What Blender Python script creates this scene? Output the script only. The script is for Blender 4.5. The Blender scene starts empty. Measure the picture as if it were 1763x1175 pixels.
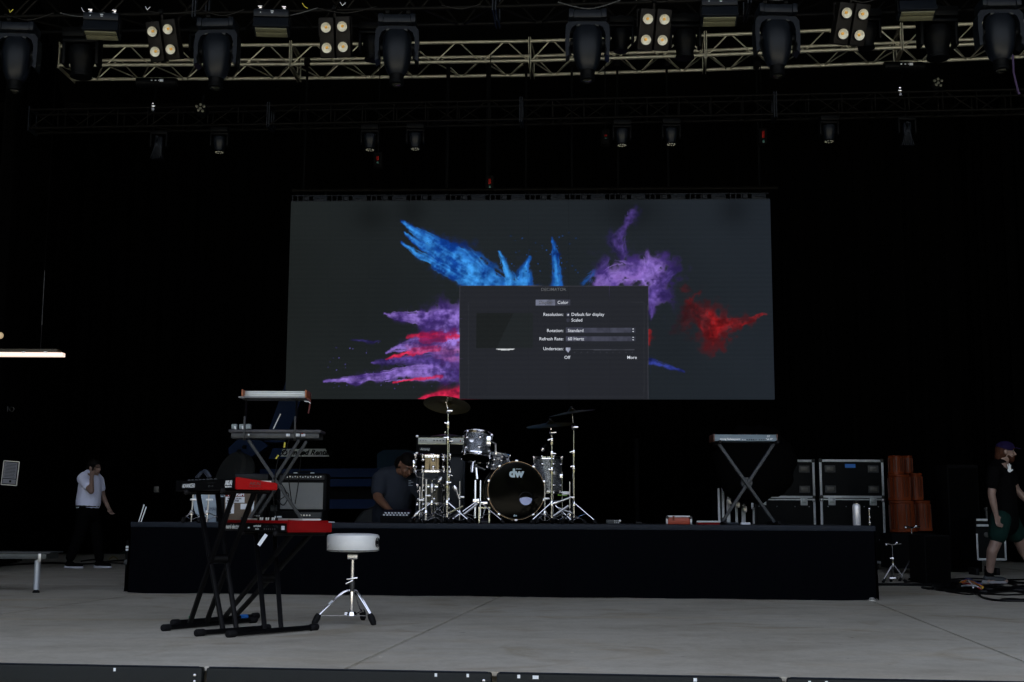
import bpy, bmesh, math, random
import numpy as np
from mathutils import Vector, Matrix, Euler

random.seed(7)
R = math.radians
V = Vector
scene = bpy.context.scene

# ------------------------------------------------------------------ camera
F, CX, CY = 2200.0, 881.5, 587.5
CAM = V((0, 0, 0.74))
PITCH, ROLL = math.atan(305.5 / F), 0.005
FWD = V((0, math.cos(PITCH), math.sin(PITCH)))
UP0 = V((0, -math.sin(PITCH), math.cos(PITCH)))
RT = math.cos(ROLL) * V((1, 0, 0)) + math.sin(ROLL) * UP0
UP = -math.sin(ROLL) * V((1, 0, 0)) + math.cos(ROLL) * UP0
cam_data = bpy.data.cameras.new('camera')
cam = bpy.data.objects.new('camera', cam_data)
scene.collection.objects.link(cam)
M = Matrix((RT, UP, -FWD)).transposed().to_4x4()
M.translation = CAM
cam.matrix_world = M
cam_data.sensor_width = 36.0
cam_data.lens = F / 1763 * 36
cam_data.clip_start, cam_data.clip_end = 0.05, 2000
scene.camera = cam

# ------------------------------------------------------------------ light
SUN_EL, SUN_ROT = 58, 25          # the sun stands behind the stage house
world = bpy.data.worlds.new('World'); scene.world = world
world.use_nodes = True
wn = world.node_tree
bg = wn.nodes['Background']
sky = wn.nodes.new('ShaderNodeTexSky')
sky.sky_type = 'NISHITA'; sky.sun_disc = False
sky.air_density = 0.8; sky.dust_density = 7.0; sky.ozone_density = 1.0
sky.sun_elevation = R(SUN_EL); sky.sun_rotation = R(SUN_ROT)
hs = wn.nodes.new('ShaderNodeHueSaturation'); hs.inputs['Saturation'].default_value = 0.50   # thin high cloud
wn.links.new(sky.outputs[0], hs.inputs['Color']); wn.links.new(hs.outputs[0], bg.inputs[0])
bg.inputs[1].default_value = 0.10
sl = bpy.data.lights.new('sun', 'SUN'); sl.energy = 4.5; sl.angle = R(0.5); sl.color = (1, .95, .88)
sun = bpy.data.objects.new('sun', sl); scene.collection.objects.link(sun)
sd = V((math.sin(R(SUN_ROT)) * math.cos(R(SUN_EL)), math.cos(R(SUN_ROT)) * math.cos(R(SUN_EL)), math.sin(R(SUN_EL))))
sun.rotation_euler = sd.to_track_quat('Z', 'Y').to_euler()
EXPO = 3.2
scene.view_settings.view_transform = 'Standard'
scene.view_settings.look = 'None'
scene.view_settings.exposure = EXPO
scene.view_settings.gamma = 1
scene.view_settings.use_curve_mapping = False
scene.cycles.use_denoising = True
scene.cycles.max_bounces = 6
scene.cycles.diffuse_bounces = 3
scene.cycles.glossy_bounces = 3
scene.cycles.transmission_bounces = 3
scene.cycles.sample_clamp_indirect = 4
scene.cycles.caustics_reflective = False
scene.cycles.caustics_refractive = False
GAIN = 2 ** (-EXPO)

# ------------------------------------------------------------------ pixel rays -> real points
def ray(px, py):
    return FWD + RT * ((px - CX) / F) + UP * ((CY - py) / F)
def P(px, py, d):                 # point at ground distance d
    r = ray(px, py); return CAM + r * (d / r.y)
def Z(px, py, z):                 # point at height z
    r = ray(px, py); return CAM + r * ((z - CAM.z) / r.z)
def G(px, py): return Z(px, py, 0)
RZ = 0.69
def T(px, d, z=RZ):               # point over the riser deck
    p = P(px, 895, d); return V((p.x, d, z))

# ------------------------------------------------------------------ mesh helpers
COL = scene.collection
class MB:
    def __init__(s): s.bm = bmesh.new()
    def add(s, vs, fs):
        bv = [s.bm.verts.new(v) for v in vs]
        for f in fs:
            try: s.bm.faces.new([bv[i] for i in f])
            except ValueError: pass
        return s
    def box(s, c, size, rot=None, b=0.0):
        m = Matrix.Translation(V(c)) @ ((rot.to_4x4() if rot else Matrix.Identity(4))) @ Matrix.Diagonal((*size, 1))
        g = bmesh.ops.create_cube(s.bm, size=1, matrix=m)
        if b:
            es = list({e for v in g['verts'] for e in v.link_edges})
            bmesh.ops.bevel(s.bm, geom=es, offset=b, segments=2, affect='EDGES', profile=.5)
        return s
    def tube(s, pts, r, n=8, cap=True):
        pts = [V(p) for p in pts]; k = len(pts)
        rs = r if isinstance(r, (list, tuple)) else [r] * k
        vs, fs = [], []
        up = None
        for i, p in enumerate(pts):
            t = (pts[min(i + 1, k - 1)] - pts[max(i - 1, 0)])
            if t.length < 1e-9: t = V((0, 0, 1))
            t.normalize()
            if up is None:
                up = t.orthogonal().normalized()
            else:
                up = (up - t * up.dot(t))
                up = up.normalized() if up.length > 1e-6 else t.orthogonal().normalized()
            w = t.cross(up)
            for j in range(n):
                a = 2 * math.pi * j / n
                vs.append(p + (up * math.cos(a) + w * math.sin(a)) * rs[i])
        for i in range(k - 1):
            for j in range(n):
                a, b = i * n + j, i * n + (j + 1) % n
                fs.append((a, b, b + n, a + n))
        if cap:
            fs.append(tuple(range(n - 1, -1, -1))); fs.append(tuple(range((k - 1) * n, k * n)))
        return s.add(vs, fs)
    def lathe(s, prof, n=24, m=None, sq=2.0, sx=1.0, sy=1.0, a0=0.0, a1=2 * math.pi, ring=False, cap=True):
        prof = list(prof)
        if ring: prof.append(prof[0])
        if prof[0] == prof[-1]: cap = False
        m = m or Matrix.Identity(4)
        closed = abs(a1 - a0 - 2 * math.pi) < 1e-6
        cnt = n if closed else n + 1
        vs, fs = [], []
        for (r, z) in prof:
            for j in range(cnt):
                a = a0 + (a1 - a0) * j / n
                c, q = math.cos(a), math.sin(a)
                k = (abs(c) ** sq + abs(q) ** sq) ** (-1 / sq)
                vs.append(m @ V((r * c * k * sx, r * q * k * sy, z)))
        for i in range(len(prof) - 1):
            for j in range(cnt if closed else n):
                a, b = i * cnt + j, i * cnt + (j + 1) % cnt
                fs.append((a, b, b + cnt, a + cnt))
        if closed and cap:
            if prof[0][0] > 1e-4: fs.append(tuple(range(cnt - 1, -1, -1)))
            if prof[-1][0] > 1e-4: fs.append(tuple(range((len(prof) - 1) * cnt, len(prof) * cnt)))
        return s.add(vs, fs)
    def ball(s, c, r, sx=1, sy=1, sz=1, n=12, rot=None):
        m = Matrix.Translation(V(c)) @ (rot.to_4x4() if rot else Matrix.Identity(4)) @ Matrix.Diagonal((sx, sy, sz, 1))
        k = max(6, n // 2 + 2)
        s.lathe([(max(.00005, r * math.sin(math.pi * i / k)) if 0 < i < k else .0001 * r + .00001, -r * math.cos(math.pi * i / k)) for i in range(k + 1)], n, m, cap=False)
        return s
    def prism(s, poly, thick):    # polygon of world points pushed back along +Y
        k = len(poly)
        vs = [V(p) for p in poly] + [V(p) + V((0, thick, 0)) for p in poly]
        fs = [tuple(range(k)), tuple(range(2 * k - 1, k - 1, -1))] + [(i, i + k, (i + 1) % k + k, (i + 1) % k) for i in range(k)]
        return s.add(vs, fs)
    def mesh(s, name, off=None):
        bmesh.ops.recalc_face_normals(s.bm, faces=s.bm.faces)
        me = bpy.data.meshes.new(name)
        s.bm.to_mesh(me); s.bm.free()
        if off is not None: me.transform(Matrix.Translation(-V(off)))
        me.shade_smooth()
        me.set_sharp_from_angle(angle=R(38))
        return me

def axis(a, b):                   # matrix taking +Z to a->b, origin at a
    q = (V(b) - V(a)).to_track_quat('Z', 'Y')
    m = q.to_matrix().to_4x4(); m.translation = V(a); return m

class Thing:
    def __init__(s, name, label, cat, loc, group=None, rotz=0.0, rot=None, kind=None):
        s.o = bpy.data.objects.new(name, None); COL.objects.link(s.o)
        s.o.empty_display_size = .1
        s.loc = V(loc); s.o.location = s.loc
        s.o.rotation_euler = rot or (0, 0, rotz)
        s.local = False
        if label: s.o['label'] = label
        if cat: s.o['category'] = cat
        if group: s.o['group'] = group
        if kind: s.o['kind'] = kind
    def part(s, name, mb, mat, parent=None, label=None, kind=None):
        me = mb if isinstance(mb, bpy.types.Mesh) else mb.mesh(name, None if s.local else s.loc)
        o = bpy.data.objects.new(name, me)
        if mat and not me.materials: me.materials.append(mat)
        COL.objects.link(o); o.parent = parent or s.o
        if label: o['label'] = label
        if kind: o['kind'] = kind
        return o
    def rod(s, name, a, b, r, mat, parent=None, n=8, label=None):
        me = unit_rod(mat, n)
        o = bpy.data.objects.new(name, me); COL.objects.link(o); o.parent = parent or s.o
        a, b = V(a), V(b)
        if not s.local: a = a - s.loc; b = b - s.loc
        o.matrix_local = axis(a, b) @ Matrix.Diagonal((r, r, (b - a).length, 1))
        if label: o['label'] = label
        return o
    def text(s, txt, loc, size, mat, rot=(R(90), 0, 0), align='CENTER', shear=0, name='lettering', bold=0.0, sx=1.0, parent=None, ext=.0008):
        cu = bpy.data.curves.new(name, 'FONT'); cu.body = txt; cu.size = size
        cu.align_x = align; cu.align_y = 'CENTER'; cu.shear = shear; cu.extrude = ext; cu.offset = bold
        cu.resolution_u = 3
        cu.materials.append(mat)
        tmp = bpy.data.objects.new('tmp', cu); me = bpy.data.meshes.new_from_object(tmp); me.name = name
        bpy.data.objects.remove(tmp); bpy.data.curves.remove(cu)
        if not me.materials: me.materials.append(mat)
        o = bpy.data.objects.new(name, me); COL.objects.link(o); o.parent = parent or s.o
        o.location = V(loc) - (V((0, 0, 0)) if s.local else s.loc)
        o.rotation_euler = rot; o.scale = (sx, 1, 1)
        return o
_rods = {}
def unit_rod(mat, n=8):
    k = (mat.name, n)
    if k not in _rods:
        b = MB(); b.lathe([(1, 0), (1, 1)], n)
        me = b.mesh('rod'); me.materials.append(mat); _rods[k] = me
    return _rods[k]
def LT(*a, **k):
    t = Thing(*a, **k); t.local = True; return t
def single(name, mb, mat, label, cat, loc, group=None, kind=None):
    me = mb.mesh(name, loc); me.materials.append(mat)
    o = bpy.data.objects.new(name, me); COL.objects.link(o); o.location = V(loc)
    if label: o['label'] = label
    if cat: o['category'] = cat
    if group: o['group'] = group
    if kind: o['kind'] = kind
    return o
def copy_tree(o, parent=None):
    c = o.copy(); COL.objects.link(c)
    if parent: c.parent = parent
    for ch in o.children: copy_tree(ch, c)
    return c
def spline(pts, n=6):
    pts = [V(p) for p in pts]; out = []
    q = [pts[0]] + pts + [pts[-1]]
    for i in range(1, len(q) - 2):
        for k in range(n):
            t = k / n
            a, b, c, d = q[i - 1], q[i], q[i + 1], q[i + 2]
            out.append(.5 * ((2 * b) + (c - a) * t + (2 * a - 5 * b + 4 * c - d) * t * t + (3 * b - a - 3 * c + d) * t ** 3))
    out.append(pts[-1]); return out

# ------------------------------------------------------------------ materials
def mat(name, col, rough=.5, metal=0.0, var=.25, scale=6.0, bump=0.0, bscale=60.0, rvar=.15, emit=None, estr=1.0, spec=.5, coat=0.0, sheen=0.0):
    m = bpy.data.materials.new(name); m.use_nodes = True
    nt = m.node_tree; bs = nt.nodes['Principled BSDF']
    tc = nt.nodes.new('ShaderNodeTexCoord')
    nz = nt.nodes.new('ShaderNodeTexNoise'); nz.inputs['Scale'].default_value = scale; nz.inputs['Detail'].default_value = 6
    nt.links.new(tc.outputs['Object'], nz.inputs['Vector'])
    mx = nt.nodes.new('ShaderNodeMix'); mx.data_type = 'RGBA'
    mx.inputs[6].default_value = (*[c * (1 - var) for c in col], 1)
    mx.inputs[7].default_value = (*[min(1, c * (1 + var)) for c in col], 1)
    nt.links.new(nz.outputs['Fac'], mx.inputs[0])
    nt.links.new(mx.outputs[2], bs.inputs['Base Color'])
    mr = nt.nodes.new('ShaderNodeMapRange')
    mr.inputs[3].default_value = max(0.02, rough - rvar); mr.inputs[4].default_value = min(1, rough + rvar)
    nt.links.new(nz.outputs['Fac'], mr.inputs[0]); nt.links.new(mr.outputs[0], bs.inputs['Roughness'])
    bs.inputs['Metallic'].default_value = metal
    bs.inputs['Specular IOR Level'].default_value = spec
    bs.inputs['Coat Weight'].default_value = coat
    bs.inputs['Sheen Weight'].default_value = sheen
    if bump:
        n2 = nt.nodes.new('ShaderNodeTexNoise'); n2.inputs['Scale'].default_value = bscale; n2.inputs['Detail'].default_value = 4
        nt.links.new(tc.outputs['Object'], n2.inputs['Vector'])
        bp = nt.nodes.new('ShaderNodeBump'); bp.inputs['Strength'].default_value = bump; bp.inputs['Distance'].default_value = .01
        nt.links.new(n2.outputs['Fac'], bp.inputs['Height']); nt.links.new(bp.outputs[0], bs.inputs['Normal'])
    if emit:
        bs.inputs['Emission Color'].default_value = (*emit, 1); bs.inputs['Emission Strength'].default_value = estr
    return m
def lin(r, g, b):
    f = lambda c: ((c / 255 + .055) / 1.055) ** 2.4 if c > 10 else c / 255 / 12.92
    return (f(r), f(g), f(b))

black_metal = mat('black_painted_metal', (.012, .012, .013), .45, var=.3)
black_plastic = mat('black_plastic', (.0028, .003, .0036), .4, bump=.1, spec=.12)
black_tube = mat('black_powder_coat', (.0026, .0026, .0032), .40, spec=.09, scale=14)
grey_tube = mat('grey_worn_tube', (.036, .040, .044), .5, spec=.25, var=.35, scale=9)
rubber = mat('rubber', (.006, .006, .007), .7, spec=.15)
chrome = mat('chrome', (.80, .80, .84), .12, 1.0, var=.08, rvar=.08, scale=20)
brushed = mat('brushed_metal', (.55, .55, .57), .3, 1.0, var=.15, rvar=.12, scale=30)
alu = mat('aluminium', (.60, .59, .56), .42, .75, var=.25, rvar=.15, scale=14)
alu_edge = mat('scuffed_aluminium_edging', (.42, .45, .47), .5, .35, var=.35, rvar=.15, scale=25)
truss_alu = mat('truss_aluminium', (.43, .42, .35), .42, .7, var=.25, rvar=.14, scale=5)
truss_dark = mat('truss_black_paint', (.0022, .0021, .0019), .5, .0, var=.35, scale=5, spec=.06)
house_body = mat('fixture_housing', (.0050, .0068, .0105), .36, var=.25, scale=4, rvar=.1, spec=.15)
house_dark = mat('fixture_dark', (.0014, .0017, .0022), .5, var=.25, spec=.06)
velour = mat('black_velour', (.0012, .0012, .0014), .95, spec=.04, var=.4, scale=3)
skirt_cloth = mat('black_skirt_cloth', (.0011, .0014, .0025), .9, spec=.03, var=.25, scale=2.5, bump=.15, bscale=300)
deck_edge = mat('deck_edge_paint', (.010, .014, .022), .6, spec=.15, var=.3, scale=8)
wall_black = mat('black_wall', (.0022, .0022, .0026), .9, spec=.1)
vinyl = mat('black_tolex', (.0026, .0029, .0036), .6, spec=.07, bump=.35, bscale=350)
white_paint = mat('white_print', (.72, .76, .80), .6, var=.08)
paper = mat('white_paper', (.62, .66, .74), .7, var=.08)
red_gloss = mat('red_gloss_end', (.30, .004, .005), .45, var=.10, spec=.08)
red_metal = mat('red_painted_panel', (.17, .0022, .0035), .4, var=.25, spec=.08)
skin_m = mat('skin', (.22, .145, .118), .5, var=.15, scale=14, bump=.08)
skin_tan = mat('skin_tan', (.19, .095, .060), .5, var=.15, scale=14, bump=.08)
brown_hair = mat('hair_dark', (.004, .003, .0026), .6, spec=.12, bump=.6, bscale=160)
ginger_hair = mat('hair_ginger', (.045, .016, .008), .7, spec=.15, bump=.6, bscale=160)
yellow_m = mat('yellow_tape', (.55, .48, .06), .6)
orange_m = mat('orange_plastic', (.13, .023, .004), .55, var=.45, scale=3, spec=.2)
red_tag = mat('red_tag', (.22, .008, .006), .6, spec=.1)
blue_tape = mat('blue_tape', (.02, .16, .55), .6)
green_tape = mat('green_tape', (.14, .42, .03), .6)
blue_paint = mat('lift_blue_paint', (.0010, .010, .040), .55, var=.3, scale=2, spec=.08)
glass_dark = mat('eyes', (.01, .01, .01), .1)
cloth_white = mat('white_tshirt', (.66, .70, .92), .9, var=.06, scale=8, bump=.3, bscale=14)
cloth_grey = mat('charcoal_tshirt', (.030, .036, .050), .9, var=.1, scale=6, bump=.4, bscale=12, spec=.1)
cloth_black = mat('black_cloth', (.0020, .0020, .0024), .9, spec=.04, bump=.4, bscale=12)
cloth_green = mat('dark_green_shorts', (.004, .019, .016), .85, spec=.1, bump=.3, bscale=12)
cap_purple = mat('purple_cap', (.010, .006, .035), .85, spec=.1)

# ------------------------------------------------------------------ setting
def structure(name, mb, m):
    me = mb.mesh(name); me.materials.append(m)
    o = bpy.data.objects.new(name, me); COL.objects.link(o); o['kind'] = 'structure'; return o

def concrete():
    m = bpy.data.materials.new('stage_concrete'); m.use_nodes = True
    nt = m.node_tree; N = nt.nodes; L = nt.links; bs = N['Principled BSDF']
    g = N.new('ShaderNodeNewGeometry')
    def noise(s, d=6, dist=0, vec=None, rough=.55):
        n = N.new('ShaderNodeTexNoise'); n.inputs['Scale'].default_value = s; n.inputs['Detail'].default_value = d
        n.inputs['Distortion'].default_value = dist; n.inputs['Roughness'].default_value = rough
        L.new(vec or g.outputs['Position'], n.inputs['Vector']); return n
    def ramp(src, stops):
        r = N.new('ShaderNodeValToRGB'); L.new(src, r.inputs[0]); e = r.color_ramp.elements
        e[0].position, e[0].color = stops[0][0], (*stops[0][1], 1); e[1].position, e[1].color = stops[-1][0], (*stops[-1][1], 1)
        for p, c in stops[1:-1]:
            x = e.new(p); x.color = (*c, 1)
        return r
    def mul(a, b, f=1.0):
        x = N.new('ShaderNodeMix'); x.data_type = 'RGBA'; x.blend_type = 'MULTIPLY'; x.inputs[0].default_value = f
        L.new(a, x.inputs[6]); L.new(b, x.inputs[7]); return x.outputs[2]
    big = ramp(noise(.45, 5, .6).outputs['Fac'], [(.30, (.385, .36, .305)), (.48, (.455, .432, .376)), (.68, (.50, .482, .43))])
    mp = N.new('ShaderNodeMapping'); mp.inputs['Scale'].default_value = (.8, 1.5, 1); L.new(g.outputs['Position'], mp.inputs[0])
    streak = ramp(noise(1.3, 8, .5, mp.outputs[0], .62).outputs['Fac'], [(.3, (.84, .83, .81)), (.52, (1, 1, 1)), (.72, (1.0, .96, .90))])
    fine = ramp(noise(38, 4).outputs['Fac'], [(.3, (.91, .91, .91)), (.7, (1.05, 1.05, 1.05))])
    c = mul(big.outputs[0], streak.outputs[0]); c = mul(c, fine.outputs[0])
    sp = N.new('ShaderNodeTexVoronoi'); sp.inputs['Scale'].default_value = 3.3; sp.inputs['Randomness'].default_value = 1
    wv = noise(9, 3); ad = N.new('ShaderNodeVectorMath'); ad.operation = 'MULTIPLY_ADD'
    L.new(wv.outputs['Color'], ad.inputs[0]); ad.inputs[1].default_value = (.12, .12, 0); L.new(g.outputs['Position'], ad.inputs[2])
    L.new(ad.outputs[0], sp.inputs['Vector'])
    ad_out = lambda: ad.outputs[0]
    spots = ramp(sp.outputs['Distance'], [(.02, (.35, .33, .3)), (.055, (1, 1, 1))])
    c = mul(c, spots.outputs[0], .8)
    st = ramp(noise(1.1, 3, 1.5).outputs['Fac'], [(.56, (1, 1, 1)), (.66, (.84, .80, .74))])
    c = mul(c, st.outputs[0])
    mot = ramp(noise(7, 7, .4, None, .65).outputs['Fac'], [(.36, (.92, .915, .90)), (.58, (1.04, 1.04, 1.04))])
    c = mul(c, mot.outputs[0])
    # thin pale scuffs running across the floor
    mp2 = N.new('ShaderNodeMapping'); mp2.inputs['Scale'].default_value = (.25, 5.5, 1); mp2.inputs['Rotation'].default_value = (0, 0, .12); L.new(g.outputs['Position'], mp2.inputs[0])
    sc = ramp(noise(1.2, 9, 1.2, mp2.outputs[0], .7).outputs['Fac'], [(.66, (1, 1, 1)), (.74, (1.16, 1.12, 1.02))])
    c = mul(c, sc.outputs[0])
    # small dark specks and chips
    v2 = N.new('ShaderNodeTexVoronoi'); v2.inputs['Scale'].default_value = 9; L.new(ad_out(), v2.inputs['Vector'])
    ch = ramp(v2.outputs['Distance'], [(.0, (.3, .28, .26)), (.06, (1, 1, 1))])
    c = mul(c, ch.outputs[0], .7)
    v3 = N.new('ShaderNodeTexVoronoi'); v3.inputs['Scale'].default_value = 2.1; L.new(ad_out(), v3.inputs['Vector'])
    fl = ramp(v3.outputs['Distance'], [(.0, (1.5, 1.48, 1.42)), (.03, (1.4, 1.38, 1.32)), (.045, (1, 1, 1))])
    c = mul(c, fl.outputs[0])
    mp3 = N.new('ShaderNodeMapping'); mp3.inputs['Scale'].default_value = (.12, 2.6, 1); mp3.inputs['Location'].default_value = (3, 1.7, 0); L.new(g.outputs['Position'], mp3.inputs[0])
    br = ramp(noise(1.0, 6, .8, mp3.outputs[0], .6).outputs['Fac'], [(.60, (1, 1, 1)), (.68, (1.0, .93, .80))])
    c = mul(c, br.outputs[0], .8)
    L.new(c, bs.inputs['Base Color'])
    rr = ramp(noise(3, 4).outputs['Fac'], [(.3, (.55,) * 3), (.7, (.75,) * 3)]); L.new(rr.outputs[0], bs.inputs['Roughness'])
    bs.inputs['Specular IOR Level'].default_value = .35
    b = N.new('ShaderNodeBump'); b.inputs['Strength'].default_value = .25; b.inputs['Distance'].default_value = .004
    L.new(noise(55, 5).outputs['Fac'], b.inputs['Height']); L.new(b.outputs[0], bs.inputs['Normal'])
    return m
conc = concrete()
joint_m = mat('joint_filler', (.17, .145, .10), .9, scale=8, var=.4)
outside_m = mat('festival_ground', (.20, .193, .158), .95, scale=.4, var=.3)

E0, E1 = G(0, 1142), G(1763, 1174)                 # front edge of the stage
edge_dir = (E1 - E0).normalized()
J0, J1 = G(845, 1030), G(600, 1150)
J2, J3 = G(1510, 1035), G(1763, 1140)
jd = ((J0 - J1).normalized() + (J2 - J3).normalized()).normalized()
def on_edge(p):                                    # run along jd to the front edge line
    # solve E0 + a*edge = p + b*jd
    m = Matrix(((edge_dir.x, -jd.x), (edge_dir.y, -jd.y)))
    s = m.inverted() @ V((p.x - E0.x, p.y - E0.y)); return V((p.x, p.y, 0)) + jd * s[1]
base = MB(); bq = [E0 - edge_dir * 16 + V((0, .03, 0)), E1 + edge_dir * 16 + V((0, .03, 0)), V((20, 27.5, 0)), V((-20, 27.5, 0))]
base.add([V((p.x, p.y, -.022)) for p in bq] + [V((p.x, p.y, -1.21)) for p in bq], [(0, 1, 2, 3), (7, 6, 5, 4), (0, 4, 5, 1), (1, 5, 6, 2), (2, 6, 7, 3), (3, 7, 4, 0)])
structure('stage_platform', base, joint_m)
ja, jb = on_edge(J1), on_edge(J3)
step = (jb - ja).length
flo = bpy.data.objects.new('stage_floor', None); COL.objects.link(flo); flo['kind'] = 'structure'
LEN = 19.5
rows = [0.0, 7.3, 13.5, LEN]
for k in range(-3, 4):
    for j in range(3):
        a = ja + edge_dir * (step * k); g_ = .006
        q = [a + edge_dir * g_ + jd * (rows[j] + g_), a + edge_dir * (step - g_) + jd * (rows[j] + g_),
             a + edge_dir * (step - g_) + jd * (rows[j + 1] - g_), a + edge_dir * g_ + jd * (rows[j + 1] - g_)]
        b = MB(); b.add([V((p.x, p.y, 0)) for p in q] + [V((p.x, p.y, -.02)) for p in q],
                        [(0, 1, 2, 3), (0, 4, 5, 1), (1, 5, 6, 2), (2, 6, 7, 3), (3, 7, 4, 0)])
        es = [e for e in b.bm.edges if all(abs(v.co.z) < 1e-5 for v in e.verts)]
        bmesh.ops.bevel(b.bm, geom=es, offset=.006, segments=2, affect='EDGES')
        me = b.mesh('slab'); me.materials.append(conc)
        o = bpy.data.objects.new('slab', me); COL.objects.link(o); o.parent = flo
gr = MB(); gr.add([(-300, -300, -1.22), (300, -300, -1.22), (300, 300, -1.22), (-300, 300, -1.22)], [(0, 1, 2, 3)])
structure('ground', gr, outside_m)
def treeline():  # trees out of view, added with a gap to shape drum and chrome reflections
    rnd = random.Random(4); b = MB(); 
    for k in range(70):
        a = R(180 + 4 + k * 172 / 69); dist = rnd.uniform(48, 66); x, y = math.cos(a) * dist, math.sin(a) * dist + 4
        if -7 < x < 1 and y < 0: continue
        h = rnd.uniform(7, 15)
        for q_ in range(5): b.ball((x + rnd.uniform(-2.5, 2.5), y + rnd.uniform(-2, 2), -1.2 + h * rnd.uniform(.3, .8)), rnd.uniform(2.4, 4), sz=rnd.uniform(.8, 1.3), n=10)
    for v in b.bm.verts: v.co += V((rnd.uniform(-.4, .4), rnd.uniform(-.4, .4), rnd.uniform(-.4, .4)))
    me = b.mesh('treeline'); me.materials.append(mat('far_foliage', (.026, .031, .018), .8, scale=1.5, var=.5, spec=.1))
    o = bpy.data.objects.new('treeline', me); COL.objects.link(o); o['kind'] = 'stuff'; o['label'] = 'unseen distant wood added facing the stage to darken reflections'; o['category'] = 'wood'
treeline()
structure('roof', MB().box((0, 14.3, 9.7), (25.2, 24.6, .3)), wall_black)  # front edge brought forward to darken the rear of the stage
structure('back_wall', MB().box((0, 26.7, 4.4), (25, .3, 11.2)), wall_black)
structure('left_wall', MB().box((-12.4, 14.0, 4.4), (.3, 25, 11.2)), wall_black)  # out of view, added to block the sky from the side
structure('right_wall', MB().box((12.4, 14.0, 4.4), (.3, 25, 11.2)), wall_black)  # likewise unseen and added to keep side sky out

def drape(name, a, b, h, label, z0=0.02, m=velour, amp=.07, pitch=.35, cat='curtain', seed=1, group='black stage drapes'):
    a, b = V(a), V(b); d = (b - a); n = int(d.length / .06); d.normalize(); w = V((-d.y, d.x, 0))
    rnd = random.Random(seed); ph = [rnd.uniform(0, 6) for _ in range(4)]
    L = (b - a).length; vs, fs = [], []
    rowsz = [0, .25, .5, .75, 1]
    for r in rowsz:
        for i in range(n + 1):
            s = L * i / n
            off = amp * (1 - .35 * r) * (math.sin(6.28 * s / pitch + ph[0] + .4 * math.sin(s * 1.3 + ph[1])) + .5 * math.sin(6.28 * s / (pitch * 2.3) + ph[2] + r))
            p = a + d * s + w * off; vs.append((p.x, p.y, z0 + h * r))
    for r in range(len(rowsz) - 1):
        for i in range(n):
            k = r * (n + 1) + i; fs.append((k, k + 1, k + n + 2, k + n + 1))
    mb = MB().add(vs, fs); me = mb.mesh(name, a)
    me.materials.append(m); o = bpy.data.objects.new(name, me); COL.objects.link(o); o.location = a
    md = o.modifiers.new('thickness', 'SOLIDIFY'); md.thickness = .006
    o['label'] = label; o['category'] = cat; o['group'] = group
    return o
drape('backdrop_curtain', (-11.5, 25.6, 0), (11.5, 24.6, 0), 9, 'wide black backdrop curtain closing the rear of the stage', seed=2)
drape('side_curtain', (-6.9, 16.9, 0), (-9.2, 25.2, 0), 9, 'black side curtain on the left behind the walking man in white', seed=3)
drape('side_curtain', (11.0, 10.5, 0), (8.9, 24.6, 0), 9, 'black side curtain on the right behind the man in shorts', seed=4)

# front edge steel panels
front_steel = mat('front_black_steel', (.008, .010, .0105), .42, 0, spec=.15, var=.35, scale=7, rvar=.15)
def edge_at(px):
    r = ray(px, 1160); m = Matrix(((edge_dir.x, -r.x), (edge_dir.y, -r.y)))
    s = m.inverted() @ V((CAM.x - E0.x, CAM.y - E0.y)); return E0 + edge_dir * s[0]
ang = math.atan2(edge_dir.y, edge_dir.x)
for i, (pa, pb, lab) in enumerate([(-135, 354, 'black steel stage front panel at the left, two bolts at its right end'),
                                   (361, 848, 'middle black steel stage front panel, longest one fully in view'),
                                   (857, 1345, 'black steel stage front panel right of the middle gap, small white marks on its rim'),
                                   (1353, 1840, 'black steel stage front panel in the bottom right corner, barely in view')]):
    a, b = edge_at(pa), edge_at(pb); c = (a + b) / 2
    L_ = (b - a).length
    t = LT('stage_front_panel', lab, 'stage panel', V((c.x, c.y, 0)) + V((edge_dir.y, -edge_dir.x, 0)) * .06, rotz=ang, group='black steel panels along the stage front')
    t.part('face_panel', MB().box((0, .03, -.30), (L_, .05, .604), b=.010), front_steel)
    t.part('top_lip', MB().box((0, .009, .0045), (L_ - .03, .012, .006), b=.002), deck_edge)
    for sx in (1,):
        for zz in (-.035, -.065):
            t.part('bolt', MB().lathe([(.0075, 0), (.0075, .006), (.004, .008)], 10, Matrix.Translation((sx * (L_ / 2 - .035), .005, zz)) @ Matrix.Rotation(R(90), 4, 'X')), brushed)
    for q in ((.31, .42) if i == 1 else (-.42, -.36, .2)):
        t.part('scratch_mark', MB().box((q * L_, .0045, -.012 - .006 * random.random()), (.012 + .02 * random.random() * (i == 2), .0014, .016)), white_paint)

# ------------------------------------------------------------------ riser
A, B = G(222, 1021), G(1509, 1034.5)
ru = (B - A).normalized(); rn = V((-ru.y, ru.x, 0)); RL = (B - A).length; RD = 2.3
rang = math.atan2(ru.y, ru.x)
ris = LT('stage_riser', 'long low black skirted riser carrying the drum kit and amplifiers', 'stage riser', A, rotz=rang)
nd = 6
deck_top = mat('deck_top_plywood', (.02, .02, .022), .6, var=.3)
for k in range(nd):
    ris.part('deck_panel', MB().box((RL * (k + .5) / nd, RD / 2 + .02, RZ - .025), (RL / nd - .004, RD - .04, .046), b=.003), deck_top)
ris.part('edge_rail', MB().box((RL / 2, .004, RZ - .027), (RL + .02, .03, .05), b=.004), deck_edge)
ris.part('edge_rail', MB().box((.0, RD / 2, RZ - .027), (.026, RD, .05), b=.004), deck_edge)
ris.part('edge_rail', MB().box((RL, RD / 2, RZ - .027), (.026, RD, .05), b=.004), deck_edge)
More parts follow.
